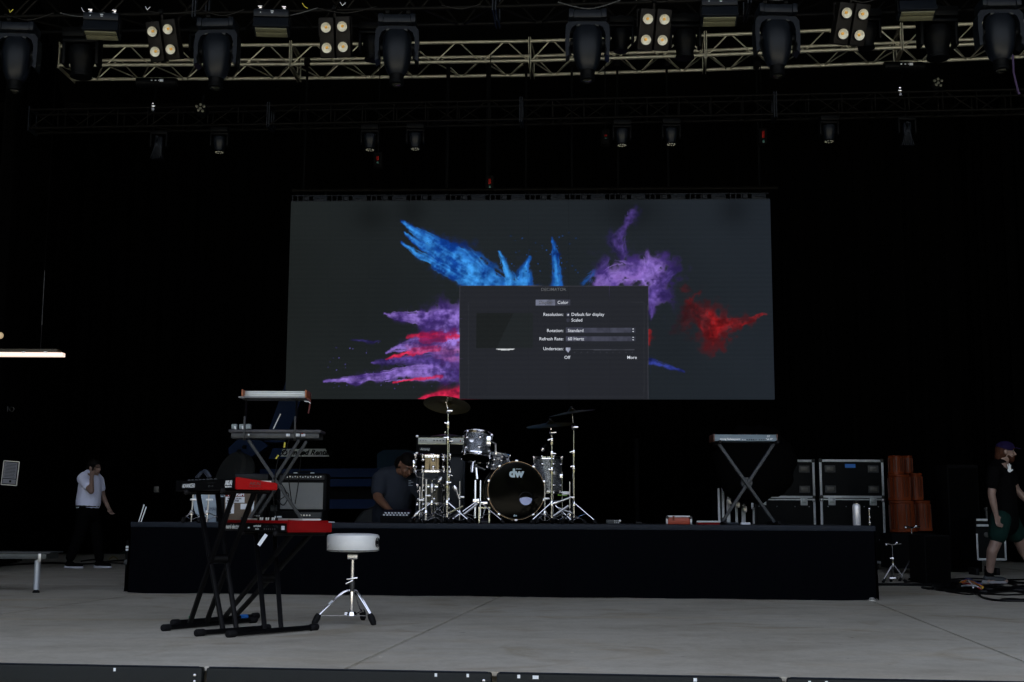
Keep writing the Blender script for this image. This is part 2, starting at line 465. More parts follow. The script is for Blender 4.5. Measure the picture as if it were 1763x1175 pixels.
def skirt(a, b, seed):
    rnd = random.Random(seed); L = (V(b) - V(a)).length; n = int(L / .035); rows_ = 9
    d = (V(b) - V(a)).normalized(); w = V((d.y, -d.x, 0)); vs, fs = [], []
    ph = [rnd.uniform(0, 6) for _ in range(6)]
    for r in range(rows_ + 1):
        t = r / rows_
        for i in range(n + 1):
            s = L * i / n
            f = (.8 + 1.4 * (1 - t)) * (.010 * math.sin(s * 3.1 + ph[0]) + .007 * math.sin(s * 7.7 + ph[1] + t) + .004 * math.sin(s * 17 + ph[2]) + .003 * math.sin(s * 31 + ph[3] - t * 2))
            if abs(s - L * .43) < .02: f += .006
            p = V(a) + d * s + w * (.012 + f + .02 * (1 - t))
            vs.append((p.x, p.y, .006 + (RZ - .058) * t + (.006 * math.sin(s * 5 + ph[4]) * (1 - t))))
    for r in range(rows_):
        for i in range(n):
            k = r * (n + 1) + i; fs.append((k, k + 1, k + n + 2, k + n + 1))
    return MB().add(vs, fs)
ris.part('skirt', skirt((0, 0, 0), (RL, 0, 0), 1), skirt_cloth)
ris.part('skirt', skirt((RL, 0, 0), (RL + .02, RD, 0), 2), skirt_cloth)
ris.part('skirt', skirt((-.01, RD, 0), (0, 0, 0), 3), skirt_cloth)
ris.part('foot', MB().lathe([(.040, 0), (.040, .010), (.022, .022), (.018, .03)], 14, Matrix.Translation((RL - .05, -.045, 0))), alu)
for x in (.3, 2.3, 4.6, RL - .4):
    for y in (.4, RD - .2): ris.part('leg', MB().lathe([(.025, 0), (.025, RZ - .05)], 10, Matrix.Translation((x, y, 0))), alu)

# ------------------------------------------------------------------ LED wall
SA = P(491, 687, 17.2)
SBp = Z(1334, 688, SA.z)
SU = V((SBp.x - SA.x, SBp.y - SA.y, 0)); SW = SU.length; SU.normalize()
SH = P(503, 347.5, 17.2).z - SA.z
sang = math.atan2(SU.y, SU.x)
led = LT('led_wall', 'huge LED video wall showing blue, purple and red powder bursts', 'video screen', SA, rotz=sang)
rng = np.random.default_rng(11)
def fbm(shape, base, oct=5, stretch=(1, 1), seed=0):
    g = np.random.default_rng(seed); h, w = shape; out = np.zeros(shape); amp, tot = 1, 0
    for o in range(oct):
        nx = max(2, int(base * stretch[0] * 2 ** o)) ; ny = max(2, int(base * stretch[1] * 2 ** o * h / w))
        r = g.random((ny + 2, nx + 2))
        y = np.linspace(0, ny, h, endpoint=False); x = np.linspace(0, nx, w, endpoint=False)
        yi, xi = y.astype(int), x.astype(int); fy, fx = (y - yi)[:, None], (x - xi)[None, :]
        fy = fy * fy * (3 - 2 * fy); fx = fx * fx * (3 - 2 * fx)
        v = (r[yi][:, xi] * (1 - fx) + r[yi][:, xi + 1] * fx) * (1 - fy) + (r[yi + 1][:, xi] * (1 - fx) + r[yi + 1][:, xi + 1] * fx) * fy
        out += v * amp; tot += amp; amp *= .55
    return out / tot
NX, NY = 12, 5
RES = 76
W_, H_ = NX * RES, NY * RES
yy, xx = np.mgrid[0:H_, 0:W_]
_x = (xx + .5) / W_ * SW; _z = (yy + .5) / H_ * SH
_d = [SA[k] + SU[k] * _x + (_z if k == 2 else 0) - CAM[k] for k in range(3)]
_f = sum(_d[k] * FWD[k] for k in range(3))
PX = CX + F * sum(_d[k] * RT[k] for k in range(3)) / _f; PY = CY - F * sum(_d[k] * UP[k] for k in range(3)) / _f
def sl_(c): return np.array(lin(*c))
img = np.zeros((H_, W_, 3))
bgc = sl_((29, 33, 33))[None, None] * (1 - ((PX - 497) / 834)[..., None]) + sl_((33, 39, 46))[None, None] * ((PX - 497) / 834)[..., None]  # grey includes daylight reflected by the black panels, put into the emission
img[:] = bgc
img *= (.86 + .28 * fbm((H_, W_), 5, 4, seed=5))[..., None]
for (sx_, sy_, sr) in ((640, 372, 34), (708, 362, 26), (1085, 365, 55), (1262, 362, 30)):
    img *= (1 - .38 * np.exp(-(((PX - sx_) / sr) ** 2 + ((PY - sy_) / 30) ** 2)))[..., None]
wx = (fbm((H_, W_), 9, 5, seed=21) - .5) * 2; wy = (fbm((H_, W_), 9, 5, seed=22) - .5) * 2
fine = fbm((H_, W_), 34, 5, seed=23); puff = fbm((H_, W_), 16, 5, seed=24)
cnt = [0]
unit = lambda q: (q - q.mean()) / q.std()
xf = fbm((H_, W_), 90, 3, seed=25)
nf, npf, nx_ = unit(fine), unit(puff), unit(xf)
nf2, nx2 = unit(fbm((H_, W_), 30, 5, seed=27)), unit(fbm((H_, W_), 90, 3, seed=28))
prnd = random.Random(5)
def plume1(pts, ws, cols, a, warp, edge, tone=0.0):
    xs_, ys_ = [p[0] for p in pts], [p[1] for p in pts]; mg = max(ws) * 2.2 + warp * 3 + 4
    cx0 = int(max(0, (min(xs_) - mg - 497) / 834 * W_)); cx1 = int(min(W_, (max(xs_) + mg - 497) / 834 * W_ + 1))
    cy0 = int(max(0, (1 - (max(ys_) + mg - 345.5) / 342.5) * H_)); cy1 = int(min(H_, (1 - (min(ys_) - mg - 345.5) / 342.5) * H_ + 1))
    if cx1 <= cx0 or cy1 <= cy0: return
    S = (slice(cy0, cy1), slice(cx0, cx1))
    qx = PX[S] + wx[S] * warp + nf2[S] * warp * .16 + nx_[S] * .6; qy = PY[S] + wy[S] * warp + nf[S] * warp * .16 + nx2[S] * .6
    best = np.full(qx.shape, 1e9)
    for i in range(len(pts) - 1):
        (x0, y0), (x1, y1) = pts[i], pts[i + 1]
        dx, dy = x1 - x0, y1 - y0; l2 = dx * dx + dy * dy + 1e-6
        t = np.clip(((qx - x0) * dx + (qy - y0) * dy) / l2, 0, 1)
        w = ws[i] + (ws[i + 1] - ws[i]) * t
        best = np.minimum(best, np.hypot(qx - x0 - t * dx, qy - y0 - t * dy) / np.maximum(w, .5))
    n = .5 * nf[S] + .5 * npf[S] + .45 * nx_[S]
    soft = .68 if warp < 6 else 1.05
    al = np.clip((1.22 + .14 * (soft > .9) - best - n * (.62 + .20 * (soft > .9)) * edge) / soft, 0, 1); al = al * al * (3 - 2 * al) * a
    halo = np.clip(1 - best * .48 - n * .30, 0, 1) ** 2.0 * .32 * a
    al = np.maximum(al * np.clip(.86 + .14 * n, .3, 1), halo)
    sh = np.clip(.42 + tone + .20 * npf[S] + .22 * nf[S] + .12 * nx_[S] - .40 * (best - .45), 0, 1.2)[..., None]
    c = sl_(cols[0]) * (1 - sh) + sl_(cols[1]) * sh
    img[S] = img[S] * (1 - al[..., None]) + c * al[..., None]
def plume(pts, ws, cols, a=1.0, warp=7, edge=.5, streak=.0, pow_=1.0):
    plume1(pts, ws, cols, a, warp, edge)
    L = sum(math.hypot(pts[i + 1][0] - pts[i][0], pts[i + 1][1] - pts[i][1]) for i in range(len(pts) - 1))
    ns = int(min(26, 5 + L * max(ws) / 130))
    def at(t):
        t *= len(pts) - 1; i = min(int(t), len(pts) - 2); f = t - i
        return [pts[i][k] * (1 - f) + pts[i + 1][k] * f for k in (0, 1)], ws[i] * (1 - f) + ws[i + 1] * f
    nxd, nyd = -(pts[-1][1] - pts[0][1]), pts[-1][0] - pts[0][0]; nl = math.hypot(nxd, nyd) + 1e-6; nxd, nyd = nxd / nl, nyd / nl
    for _ in range(ns):
        t0 = prnd.uniform(0, .75); t1 = min(1, t0 + prnd.uniform(.2, .5)); o = prnd.uniform(-1.05, 1.05)
        (p0, w0), (p1, w1) = at(t0), at(t1)
        q0 = (p0[0] + nxd * o * w0 * 1.1, p0[1] + nyd * o * w0 * 1.1); q1 = (p1[0] + nxd * o * w1 * .8, p1[1] + nyd * o * w1 * .8)
        plume1([q0, q1], [.8, max(1.2, w1 * prnd.uniform(.12, .30))], cols, a * prnd.uniform(.25, .7), warp * .7, edge, prnd.uniform(-.45, .45))
BL = ((12, 62, 150), (60, 150, 232)); BD = ((10, 40, 110), (30, 100, 190)); PU = ((70, 48, 124), (152, 122, 214)); PD = ((45, 35, 90), (98, 74, 160))
RD_ = ((90, 12, 16), (190, 26, 30)); PK = ((165, 18, 60), (240, 48, 90))
plume([(688, 381), (745, 415), (815, 455), (868, 500)], [1.5, 11, 22, 30], BD, .8, 5, .6)
plume([(689, 382), (735, 412), (800, 450), (850, 498)], [1.5, 11, 19, 23], BL, 1, 4, .5)
plume([(694, 400), (725, 424), (790, 465), (835, 498)], [1, 6, 14, 20], BL, 1, 4, .5)
plume([(691, 418), (722, 442), (775, 468), (822, 494)], [1.5, 7, 10, 12], BL, 1, 4, .5)
plume([(860, 434), (872, 466), (884, 498)], [1.5, 7, 17], BL, 1, 4, .5)
plume([(912, 442), (905, 470), (903, 498)], [3, 17, 25], BD, .95, 5, .5)
plume([(908, 452), (902, 475), (900, 498)], [2, 10, 18], BL, .9, 5, .6)
plume([(951, 408), (956, 440), (958, 498)], [1.5, 6, 15], BD, 1, 3, .5)
plume([(955, 440), (958, 498)], [2, 8], BL, .8, 3, .6)
plume([(1003, 492), (1022, 470)], [10, 8], BD, .6, 6, .6)
plume([(1085, 370), (1080, 385)], [10, 8], PD, .75, 7, .5)
plume([(1078, 392), (1062, 415), (1072, 440)], [6, 15, 9], PD, .7, 8, .6)
plume([(1040, 450), (1025, 490)], [10, 22], PD, .7, 9, .6)
plume([(1030, 488), (1062, 474), (1100, 470), (1128, 462)], [20, 24, 30, 20], PU, .9, 11, .6)
plume([(1055, 480), (1090, 478), (1120, 452)], [12, 18, 14], ((96, 74, 160), (150, 110, 205)), .6, 10, .7)
plume([(1110, 440), (1122, 470), (1128, 510)], [8, 22, 22], PU, .85, 9, .5)
plume([(1170, 460), (1140, 480), (1120, 500)], [2, 10, 16], PD, .9, 8, .5)
plume([(1126, 500), (1124, 545)], [20, 6], PD, .7, 8, .6)
plume([(1316, 541), (1275, 558), (1240, 568)], [1.5, 8, 15], RD_, .55, 8, .9)
plume([(1200, 540), (1240, 562), (1228, 585), (1218, 600)], [14, 20, 14, 8], RD_, .46, 13, .9)
plume([(1222, 545), (1236, 566), (1226, 592)], [8, 11, 8], RD_, .45, 11, .9)
plume([(1172, 498), (1195, 525), (1182, 560)], [6, 16, 12], ((50, 16, 20), (96, 18, 22)), .5, 13, 1)
plume([(1205, 505), (1185, 520)], [4, 9], ((60, 14, 16), (110, 18, 22)), .5, 9, 1)
plume([(1120, 570), (1116, 592)], [6, 5], RD_, .6, 4, .6)
plume([(1178, 641), (1145, 632), (1112, 622)], [1.5, 5, 9], ((20, 26, 80), (50, 62, 150)), .9, 3, .5)
plume([(660, 541), (710, 548), (795, 556)], [1.5, 11, 24], PU, 1, 6, .5)
plume([(738, 545), (768, 536), (795, 545)], [9, 20, 26], PU, 1, 9, .5)
plume([(666, 604), (720, 592), (795, 588)], [1.5, 13, 26], PU, 1, 7, .5)
plume([(640, 622), (700, 618), (795, 622)], [2, 11, 26], PD, .9, 7, .55)
plume([(560, 657), (620, 652), (700, 642), (795, 636)], [2, 7, 12, 22], PU, 1, 5, .5)
plume([(740, 590), (760, 610), (795, 640)], [12, 20, 26], PD, .6, 9, .6)
plume([(700, 581), (750, 576), (795, 578)], [1.5, 6, 10], PK, .8, 7, .8)
plume([(664, 616), (705, 606), (755, 598)], [1.5, 6, 5], PK, .85, 5, .7)
plume([(676, 659), (720, 652), (760, 648)], [1.5, 3, 3], PK, .8, 4, .6)
plume([(716, 690), (745, 682), (795, 675)], [3, 7, 11], PK, 1, 4, .5)
plume([(700, 596), (750, 600), (795, 604)], [4, 12, 22], ((96, 50, 120), (205, 120, 190)), .35, 9, .9)
plume([(605, 586), (632, 588), (655, 588)], [1, 3, 1], ((30, 26, 66), (60, 52, 120)), .8, 2, .6)
for _ in range(90):
    x = random.choice([random.uniform(560, 790), random.uniform(850, 1000)]); y = random.uniform(575, 670) if x < 800 else random.uniform(400, 470)
    m = np.hypot(PX - x, PY - y) < random.uniform(.5, 1.1); img[m] = sl_((96, 88, 170) if x < 800 else (40, 90, 170)) * random.uniform(.25, .9)
# settings window
def rect(x0, y0, x1, y1, c, a=1.0):
    m = (PX >= x0) & (PX < x1) & (PY >= y0) & (PY < y1)
    img[m] = img[m] * (1 - a) + sl_(c) * a
wt = lambda x0, x1, y: y
rect(791, 492.5, 1116, 690, (62, 62, 70)); rect(792, 493.5, 1115, 690, (37, 39, 45))
gx = np.clip((PX - 791) / 324, 0, 1)[..., None]
rect(806, 520, 1109, 521, (45, 47, 53)); rect(806, 520, 807, 690, (45, 47, 53)); rect(1108, 520, 1109, 690, (45, 47, 53)); rect(807, 683, 1108, 684, (45, 47, 53))
m = (PX > 820) & (PX < 918) & (PY > 539) & (PY < 600); img[m] = sl_((29, 32, 33))
m = m & ((PX - 884) + (PY - 539) * .48 > 0); img[m] = sl_((34, 38, 40))
m = (np.abs(PX - 870) < 16) & (PY > 600.5) & (PY < 603.2 - ((PX - 870) / 16) ** 2 * 1.8); img[m] = sl_((215, 220, 222))
rect(922.5, 516.5, 955.5, 526, (108, 112, 130)); rect(955.5, 516.5, 982.5, 526, (60, 62, 74))
for y0 in (564.6, 579.2): rect(974, y0, 1094, y0 + 8.8, (66, 68, 82)); rect(1086, y0, 1094, y0 + 8.8, (58, 60, 72))
for x in range(978, 1092, 11): rect(x, 606, x + 1.2, 608, (58, 60, 68))
rect(978, 601.6, 1092, 602.8, (62, 64, 72))
m = np.hypot(PX - 978, PY - 542) < 3.6; img[m] = sl_((70, 73, 88)); m = np.hypot(PX - 978, PY - 542) < 1.3; img[m] = sl_((225, 228, 235))
m = np.hypot(PX - 978, PY - 551.7) < 3.6; img[m] = sl_((56, 58, 70))
m = (np.abs(PX - 978) < 3.8 - np.clip(PY - 603, 0, 9) * .9) & (PY > 598.3) & (PY < 607); img[m] = sl_((165, 170, 190))
# pixel rows of the wall beat faintly with the picture
lum = img.sum(2) > .10
img[lum] *= (1 + .13 * np.clip(nx_[lum], -2, 2))[:, None]
img *= (1 + .045 * np.sin(PY * 2 * np.pi / 8.3 + (PX - 900) * .002))[..., None]
img *= (1 + .012 * rng.standard_normal((H_, W_)))[..., None]
def led_material():
    m = bpy.data.materials.new('led_picture'); m.use_nodes = True
    nt = m.node_tree; bs = nt.nodes['Principled BSDF']
    at = nt.nodes.new('ShaderNodeAttribute'); at.attribute_name = 'picture'
    bs.inputs['Base Color'].default_value = (.0016, .0016, .0018, 1); bs.inputs['Roughness'].default_value = .8; bs.inputs['Specular IOR Level'].default_value = .04
    nt.links.new(at.outputs['Color'], bs.inputs['Emission Color']); bs.inputs['Emission Strength'].default_value = GAIN * .92
    return m
ledm = led_material()
pw, ph_ = SW / NX, SH / NY
for cy in range(NY):
    for cx in range(NX):
        g_ = .0007
        xs = np.linspace(g_, pw - g_, RES); zs = np.linspace(g_, ph_ - g_, RES)
        gx_, gz_ = np.meshgrid(xs, zs)
        n0 = RES * RES
        co = np.zeros((n0 + 4, 3)); co[:n0, 0] = gx_.ravel() + cx * pw; co[:n0, 2] = gz_.ravel() + cy * ph_
        oy = random.uniform(0, .0012); co[:n0, 1] = oy
        i = np.arange(RES * (RES - 1)).reshape(RES - 1, RES)[:, :-1].ravel()
        fs = np.stack([i, i + 1, i + RES + 1, i + RES], 1)
        me = bpy.data.meshes.new('led_panel')
        corners = [0, RES - 1, RES * RES - 1, RES * (RES - 1)]
        for q, c in enumerate(corners): co[n0 + q] = co[c] + np.array((0, .075, 0))
        loops = fs.tolist()
        rim = [[r for r in range(RES)], [RES - 1 + RES * r for r in range(RES)], [RES * RES - 1 - r for r in range(RES)], [RES * (RES - 1) - RES * r for r in range(RES)]]
        for q in range(4): loops.append(rim[q][::-1] + [n0 + q, n0 + (q + 1) % 4])
        loops.append([n0 + 3, n0 + 2, n0 + 1, n0])
        me.from_pydata(co.tolist(), [], loops)
        ca = me.color_attributes.new('picture', 'FLOAT_COLOR', 'POINT')
        blk = img[cy * RES:(cy + 1) * RES, cx * RES:(cx + 1) * RES] * random.uniform(.985, 1.02)
        cols = np.ones((n0 + 4, 4), dtype=np.float32); cols[:n0, :3] = blk.reshape(-1, 3); cols[n0:, :3] = 0
        ca.data.foreach_set('color', cols.ravel())
        me.materials.append(ledm)
        o = bpy.data.objects.new('led_panel', me); COL.objects.link(o); o.parent = led.o
def s_xy(px, py):
    r = ray(px, py); nrm = V((-SU.y, SU.x, 0)); t = (SA - CAM).dot(nrm) / r.dot(nrm); p = CAM + r * t - SA
    return (p.dot(SU), -.004, p.z)
ui_white = mat('screen_text_white', (.1, .1, .1), .5, emit=lin(205, 210, 220), estr=GAIN)
ui_dark = mat('screen_text_dark', (.1, .1, .1), .5, emit=lin(42, 44, 54), estr=GAIN)
ui_dim = mat('screen_text_dim', (.1, .1, .1), .5, emit=lin(66, 68, 74), estr=GAIN)
for txt, x, y, al, mm in [('DECIMATOR', 953, 499, 'CENTER', ui_dim), ('Display', 939, 521.4, 'CENTER', ui_dark), ('Color', 969, 521.4, 'CENTER', ui_white),
                          ('Resolution:', 970, 542, 'RIGHT', ui_white), ('Default for display', 983.5, 542, 'LEFT', ui_white), ('Scaled', 983.5, 551.8, 'LEFT', ui_white),
                          ('Rotation:', 970, 569.8, 'RIGHT', ui_white), ('Standard', 977.5, 569.8, 'LEFT', ui_white), ('Refresh Rate:', 970, 584, 'RIGHT', ui_white),
                          ('60 Hertz', 977.5, 584, 'LEFT', ui_white), ('Underscan:', 970, 601, 'RIGHT', ui_white), ('Off', 976.5, 616, 'CENTER', ui_white), ('More', 1088, 616, 'CENTER', ui_white)]:
    led.text(txt, s_xy(x, y), .0600, mm, align=al, bold=.0002)
for y in (569, 583.4):
    for s_ in (-1, 1):
        x_, _, z_ = s_xy(1090, y); z_ += s_ * .012
        led.part('arrow_mark', MB().add([(x_ - .012, -.004, z_), (x_ + .012, -.004, z_), (x_, -.004, z_ + s_ * .014)], [(0, 1, 2)]), ui_white)
# header frames above the panels
for k in range(NX):
    x0 = k * pw
    if k % 2 == 0 or True:
        t_ = MB()
        t_.box((x0 + pw * .5, .04, SH + .008), (pw * .98, .06, .012)); t_.box((x0 + pw * .5, .04, SH + .088), (pw * .98, .05, .010))
        for q in (.03, .16, .30, .44): t_.box((x0 + pw * q, .04, SH + .048), (.012, .04, .075))
        t_.box((x0 + pw * .38, .04, SH + .048), (.05, .05, .05))
        led.part('top_frame', t_, house_body)
        led.part('bracket_plate', MB().box((x0 + pw * .73, .035, SH + .052), (pw * .36, .02, .078), b=.003), deck_edge)
        led.part('slot_mark', MB().box((x0 + pw * .68, .024, SH + .045), (.04, .003, .008)), wall_black)
        led.part('slot_mark', MB().box((x0 + pw * .79, .024, SH + .045), (.04, .003, .008)), wall_black)
led.rod('hanging_pipe', (.0, .05, SH + .17), (SW + .12, .05, SH + .17), .025, truss_dark, label='dark pipe the panels hang from')
for k in range(7): led.rod('shackle', (SW * (k + .5) / 7, .05, SH + .10), (SW * (k + .5) / 7, .05, SH + .15), .010, truss_dark)
led.part('rear_frame', MB().box((SW / 2, .35, SH * .5), (SW - .2, .06, SH - .2)), wall_black)

# ------------------------------------------------------------------ trusses
def truss(name, label, pts, h, w, rc, rb, bay, m, plates=True, group=None, vert=False, end_plate_m=None):
    t = Thing(name, label, 'truss', pts[0], group=group)
    for i in range(len(pts) - 1):
        a, b = V(pts[i]), V(pts[i + 1]); d = (b - a); L = d.length; d.normalize()
        back = V((-d.y, d.x, 0)).normalized() * w; upv = V((0, 0, h))
        if back.y < 0: back = -back
        e = d * .02
        for off in (V((0, 0, 0)), upv, back, upv + back):
            t.rod('chord', a + off + e, b + off - e, rc, m, n=10)
        n = max(2, round(L / bay)); n += n % 2
        for face, (o0, o1) in enumerate(((V((0, 0, 0)), upv), (back, back + upv), (V((0, 0, 0)), back))):
            for k in range(n):
                s0, s1 = L * (k + .07) / n, L * (k + .93) / n
                u0, u1 = (o0, o1) if (k + (face == 1)) % 2 == 0 else (o1, o0)
                t.rod('brace', a + d * s0 + u0, a + d * s1 + u1, rb, m, n=6)
                if vert and face < 2: t.rod('brace', a + d * (L * (k + 1) / n) + o0, a + d * (L * (k + 1) / n) + o1, rb, m, n=6)
        if plates:
            for p, s in ((a, .014), (b, -.014)):
                c = p + d * s + back / 2 + upv / 2
                rot = Matrix.Rotation(math.atan2(d.y, d.x), 3, 'Z')
                fr = MB()
                for z in (-h / 2 - rc, h / 2 + rc): fr.box(V((0, 0, z)), (.012, w + 2 * rc + .02, .05))
                for y in (-w / 2, w / 2): fr.box(V((0, y, 0)), (.012, .055, h + 2 * rc))
                bmesh.ops.transform(fr.bm, matrix=Matrix.Translation(c) @ rot.to_4x4(), verts=fr.bm.verts)
                t.part('end_plate', fr, end_plate_m or m)
    return t
# bright truss behind the first row of lights, built of straight sections that bend gently
zB = P(560, 111, 17.6).z
ptsB = [Z(x, y, zB) for x, y in ((100, 113), (500, 111), (912, 105), (1215, 95.5), (1553, 82), (1900, 66))]
hB = P(560, 78, ptsB[1].y).z - zB
wB = (Z(560, 135, zB) - Z(560, 111, zB)).length
truss('silver_truss', 'bright silver box truss curving across the top behind the moving lights', ptsB, hB, wB, .027, .011, .36, truss_alu)
zC = P(600, 212, 15.6).z
ptsC = [Z(x, y, zC) for x, y in ((48, 221), (462, 214), (897, 205.5), (1335, 197), (1800, 187))]
hC = .245; wC = .22
truss('black_truss', 'dark painted truss running just above the video wall', ptsC, hC, wC, .016, .009, .42, truss_dark, vert=True, end_plate_m=house_body)
zA = P(600, 21, 11.9).z
ptsA = [Z(x, y, zA) for x, y in ((-120, 31.5), (335, 23.5), (851, 12), (1290, -.5), (1900, -19))]
truss('dark_front_truss', 'dark truss at the very top that carries the big moving lights', ptsA, .42, .42, .02, .012, .42, truss_dark, end_plate_m=house_body)
def onA(px, dz=0.0):
    for a, b, (x0, x1) in zip(ptsA[:-1], ptsA[1:], ((-120, 335), (335, 851), (851, 1290), (1290, 1900))):
        if px <= x1 or x1 == 1900:
            r = ray(px, 20); m = Matrix(((b.x - a.x, -r.x), (b.y - a.y, -r.y)))
            s = m.inverted() @ V((CAM.x - a.x, CAM.y - a.y)); p = a + (b - a) * s[0]; p.z = zA + dz; return p
def onC(px, dz=0.0):
    for a, b, x1 in zip(ptsC[:-1], ptsC[1:], (462, 897, 1335, 1800)):
        if px <= x1 or x1 == 1800:
            r = ray(px, 205); m = Matrix(((b.x - a.x, -r.x), (b.y - a.y, -r.y)))
            s = m.inverted() @ V((CAM.x - a.x, CAM.y - a.y)); p = a + (b - a) * s[0]; p.z = zC + dz; return p
# second chord pipe and cable below the front truss
for k, (xa, xb, ya) in enumerate(((0, 330, 33), (560, 900, 26), (1190, 1763, 2))):
    pass

# ---- big moving head
def moving_head():
    t = LT('moving_head', None, 'stage light', (0, 0, 0), group='big moving heads under the front truss')
    t.part('base_box', MB().box((0, 0, -.115), (.33, .26, .085), b=.012).box((.155, -.02, -.115), (.05, .25, .09), b=.01).box((-.155, -.02, -.115), (.05, .25, .09), b=.01), house_body)
    for sx in (-1, 1):
        t.part('clamp', MB().box((sx * .1, 0, -.055), (.035, .05, .05), b=.006).lathe([(.032, -.02), (.032, .02)], 14, Matrix.Translation((sx * .1, 0, 0)) @ Matrix.Rotation(R(90), 4, 'Y')), house_dark)
    y = MB(); prof = []
    outer = [(-.205, -.53), (-.212, -.34), (-.205, -.21), (-.175, -.172), (.175, -.172), (.205, -.21), (.212, -.34), (.205, -.53)]
    inner = [(.168, -.50), (.172, -.30), (.150, -.235), (.105, -.205), (-.105, -.205), (-.150, -.235), (-.172, -.30), (-.168, -.50)]
    poly = outer + inner
    vs = [(x, -.075, z) for x, z in poly] + [(x, .075, z) for x, z in poly]
    n = len(poly); fs = []
    for i in range(7):
        fs.append((i, i + 1, n - 2 - i, n - 1 - i)); fs.append((n + n - 1 - i, n + n - 2 - i, n + i + 1, n + i))
    fs += [(i, (i + 1) % n, (i + 1) % n + n, i + n) for i in range(n)]
    y.add(vs, fs)
    yo = t.part('yoke', y, house_body)
    t.part('yoke_cap', MB().box((0, 0, -.157), (.20, .13, .03), b=.008), house_dark)
    for sx in (-1, 1):
        t.part('pivot', MB().lathe([(.05, 0), (.05, .03)], 18, Matrix.Translation((sx * .135, 0, -.37)) @ Matrix.Rotation(sx * R(90), 4, 'Y')), house_dark)
    body = [(.02, -.200), (.085, -.205), (.118, -.222), (.134, -.26), (.141, -.32), (.142, -.38), (.137, -.45), (.125, -.52), (.106, -.585), (.088, -.625), (.075, -.645)]
    t.part('head_shell', MB().lathe([(r * .965, z) for r, z in body], 40, sq=2.5, sy=.92), house_body)
    for k, (a0, a1) in enumerate(((R(-38), R(48)), (R(132), R(218)))):
        t.part('side_cover', MB().lathe([(r, z) for r, z in body[2:-1]], 12, sq=2.5, sy=.95, a0=a0, a1=a1), house_body)
    t.part('front_cover', MB().lathe([(r * .985, z) for r, z in body[2:]], 12, sq=2.5, sy=.95, a0=R(235), a1=R(305)), house_body)
    t.part('vent_slot', MB().box((0, -.121, -.30), (.004, .01, .12)).box((.07, -.112, -.42), (.012, .012, .02)), house_dark)
    t.part('lens_collar', MB().lathe([(.073, -.64), (.069, -.66), (.067, -.705), (.071, -.71), (.071, -.735), (.055, -.745), (.05, -.73)], 28), house_dark)
    t.part('lens', MB().lathe([(.052, -.733), (.03, -.742), (.0001, -.745)], 24), mat('lens_glass', (.05, .05, .035), .08, coat=1.0))
    for sx in (-1, 1):
        t.part('handle', MB().tube([(sx * .165, -.06, -.40), (sx * .172, -.085, -.46), (sx * .16, -.08, -.52)], .008), house_dark)
        t.part('clip_glint', MB().box((sx * .088, -.105, -.228), (.035, .02, .012), Matrix.Rotation(sx * R(22), 3, 'Y'), b=.003), grey_tube)
    return t.o
mh = moving_head()
where = ['leftmost big moving head, at the top left corner of the stage', 'big moving head between the first blinder and the second wash light',
         'big moving head just right of the second four-lamp blinder', 'big moving head just left of the third four-lamp blinder',
         'big moving head left of the fourth four-lamp blinder', 'rightmost big moving head, at the top right corner']
for i, (x, ztilt) in enumerate(((34, 4), (377, -3), (685, 1), (1011, -1), (1335, 2), (1718, -2))):
    o = mh if i == 0 else copy_tree(mh)
    o.location = onA(x) + V((0, .02, -.03)); o.rotation_euler = (R(-3), 0, R(ztilt)); o['label'] = where[i]
bpy.context.view_layer.update()

# ---- four-lamp blinder
lamp_white = mat('lamp_reflector', (.66, .66, .56), .3, var=.06, scale=30, coat=.4)
lamp_chip = mat('lamp_chip_orange', (.75, .38, .04), .4, var=.1)
blinder_black = mat('blinder_housing', (.0035, .003, .0028), .5, spec=.12)
def blinder():
    t = LT('blinder_light', None, 'blinder light', (0, 0, 0), group='four-lamp blinders under the front truss')
    rot = Matrix.Rotation(R(20), 4, 'X')
    t.part('bracket', MB().box((0, .03, -.09), (.33, .02, .02)).box((-.16, .03, -.17), (.008, .02, .18)).box((.16, .03, -.17), (.008, .02, .18)).tube([(0, 0, .0), (0, .02, -.09)], .014), blinder_black)
    t.part('clamp', MB().lathe([(.03, -.02), (.03, .02)], 14, Matrix.Rotation(R(90), 4, 'Y')), house_dark)
    for sx in (-1, 1):
        hb = MB()
        hb.box((0, .07, 0), (.142, .14, .385), b=.01)
        c = Matrix.Translation((sx * .079, -.02, -.30)) @ rot @ Matrix.Rotation(R(3), 4, 'Y')
        bmesh.ops.transform(hb.bm, matrix=c, verts=hb.bm.verts)
        h = t.part('housing', hb, blinder_black)
        for sz in (-1, 1):
            m = c @ Matrix.Translation((0, -.001, sz * .096)) @ Matrix.Rotation(R(90), 4, 'X')
            l = t.part('lamp', MB().lathe([(.0475, 0), (.0475, .028), (.044, .027), (.038, .018), (.028, .009), (.016, .0045), (.0001, .004)], 28, m, cap=False), lamp_white)
            t.part('lamp_rim', MB().lathe([(.055, -.001), (.054, .029), (.048, .030), (.0478, .004)], 28, m, ring=True), blinder_black)
            t.part('lamp_chip', MB().box((0, 0, 0), (.026, .024, .020), b=.006), lamp_chip).matrix_local = m @ Matrix.Translation((.0, .004, .010)) @ Matrix.Rotation(.3, 4, 'Z')
    return t.o
bl = blinder()
for i, (x, lab) in enumerate(((279, 'four-lamp blinder nearest the left edge, tilted, right of the first wash light'),
                              (576, 'four-lamp blinder in front of the second silver truss joint, left of centre'),
                              (1126, 'four-lamp blinder just right of the middle, by the fourth moving head'),
                              (1466, 'four-lamp blinder nearest the right edge of the stage'))):
    o = bl if i == 0 else copy_tree(bl)
    p = onA(x); o.location = p + V((0, -.02, .01)); o['label'] = lab
    o.rotation_euler = (0, R((6, 3, 0, -2)[i]) * -1, R((-8, -3, 3, 6)[i]))

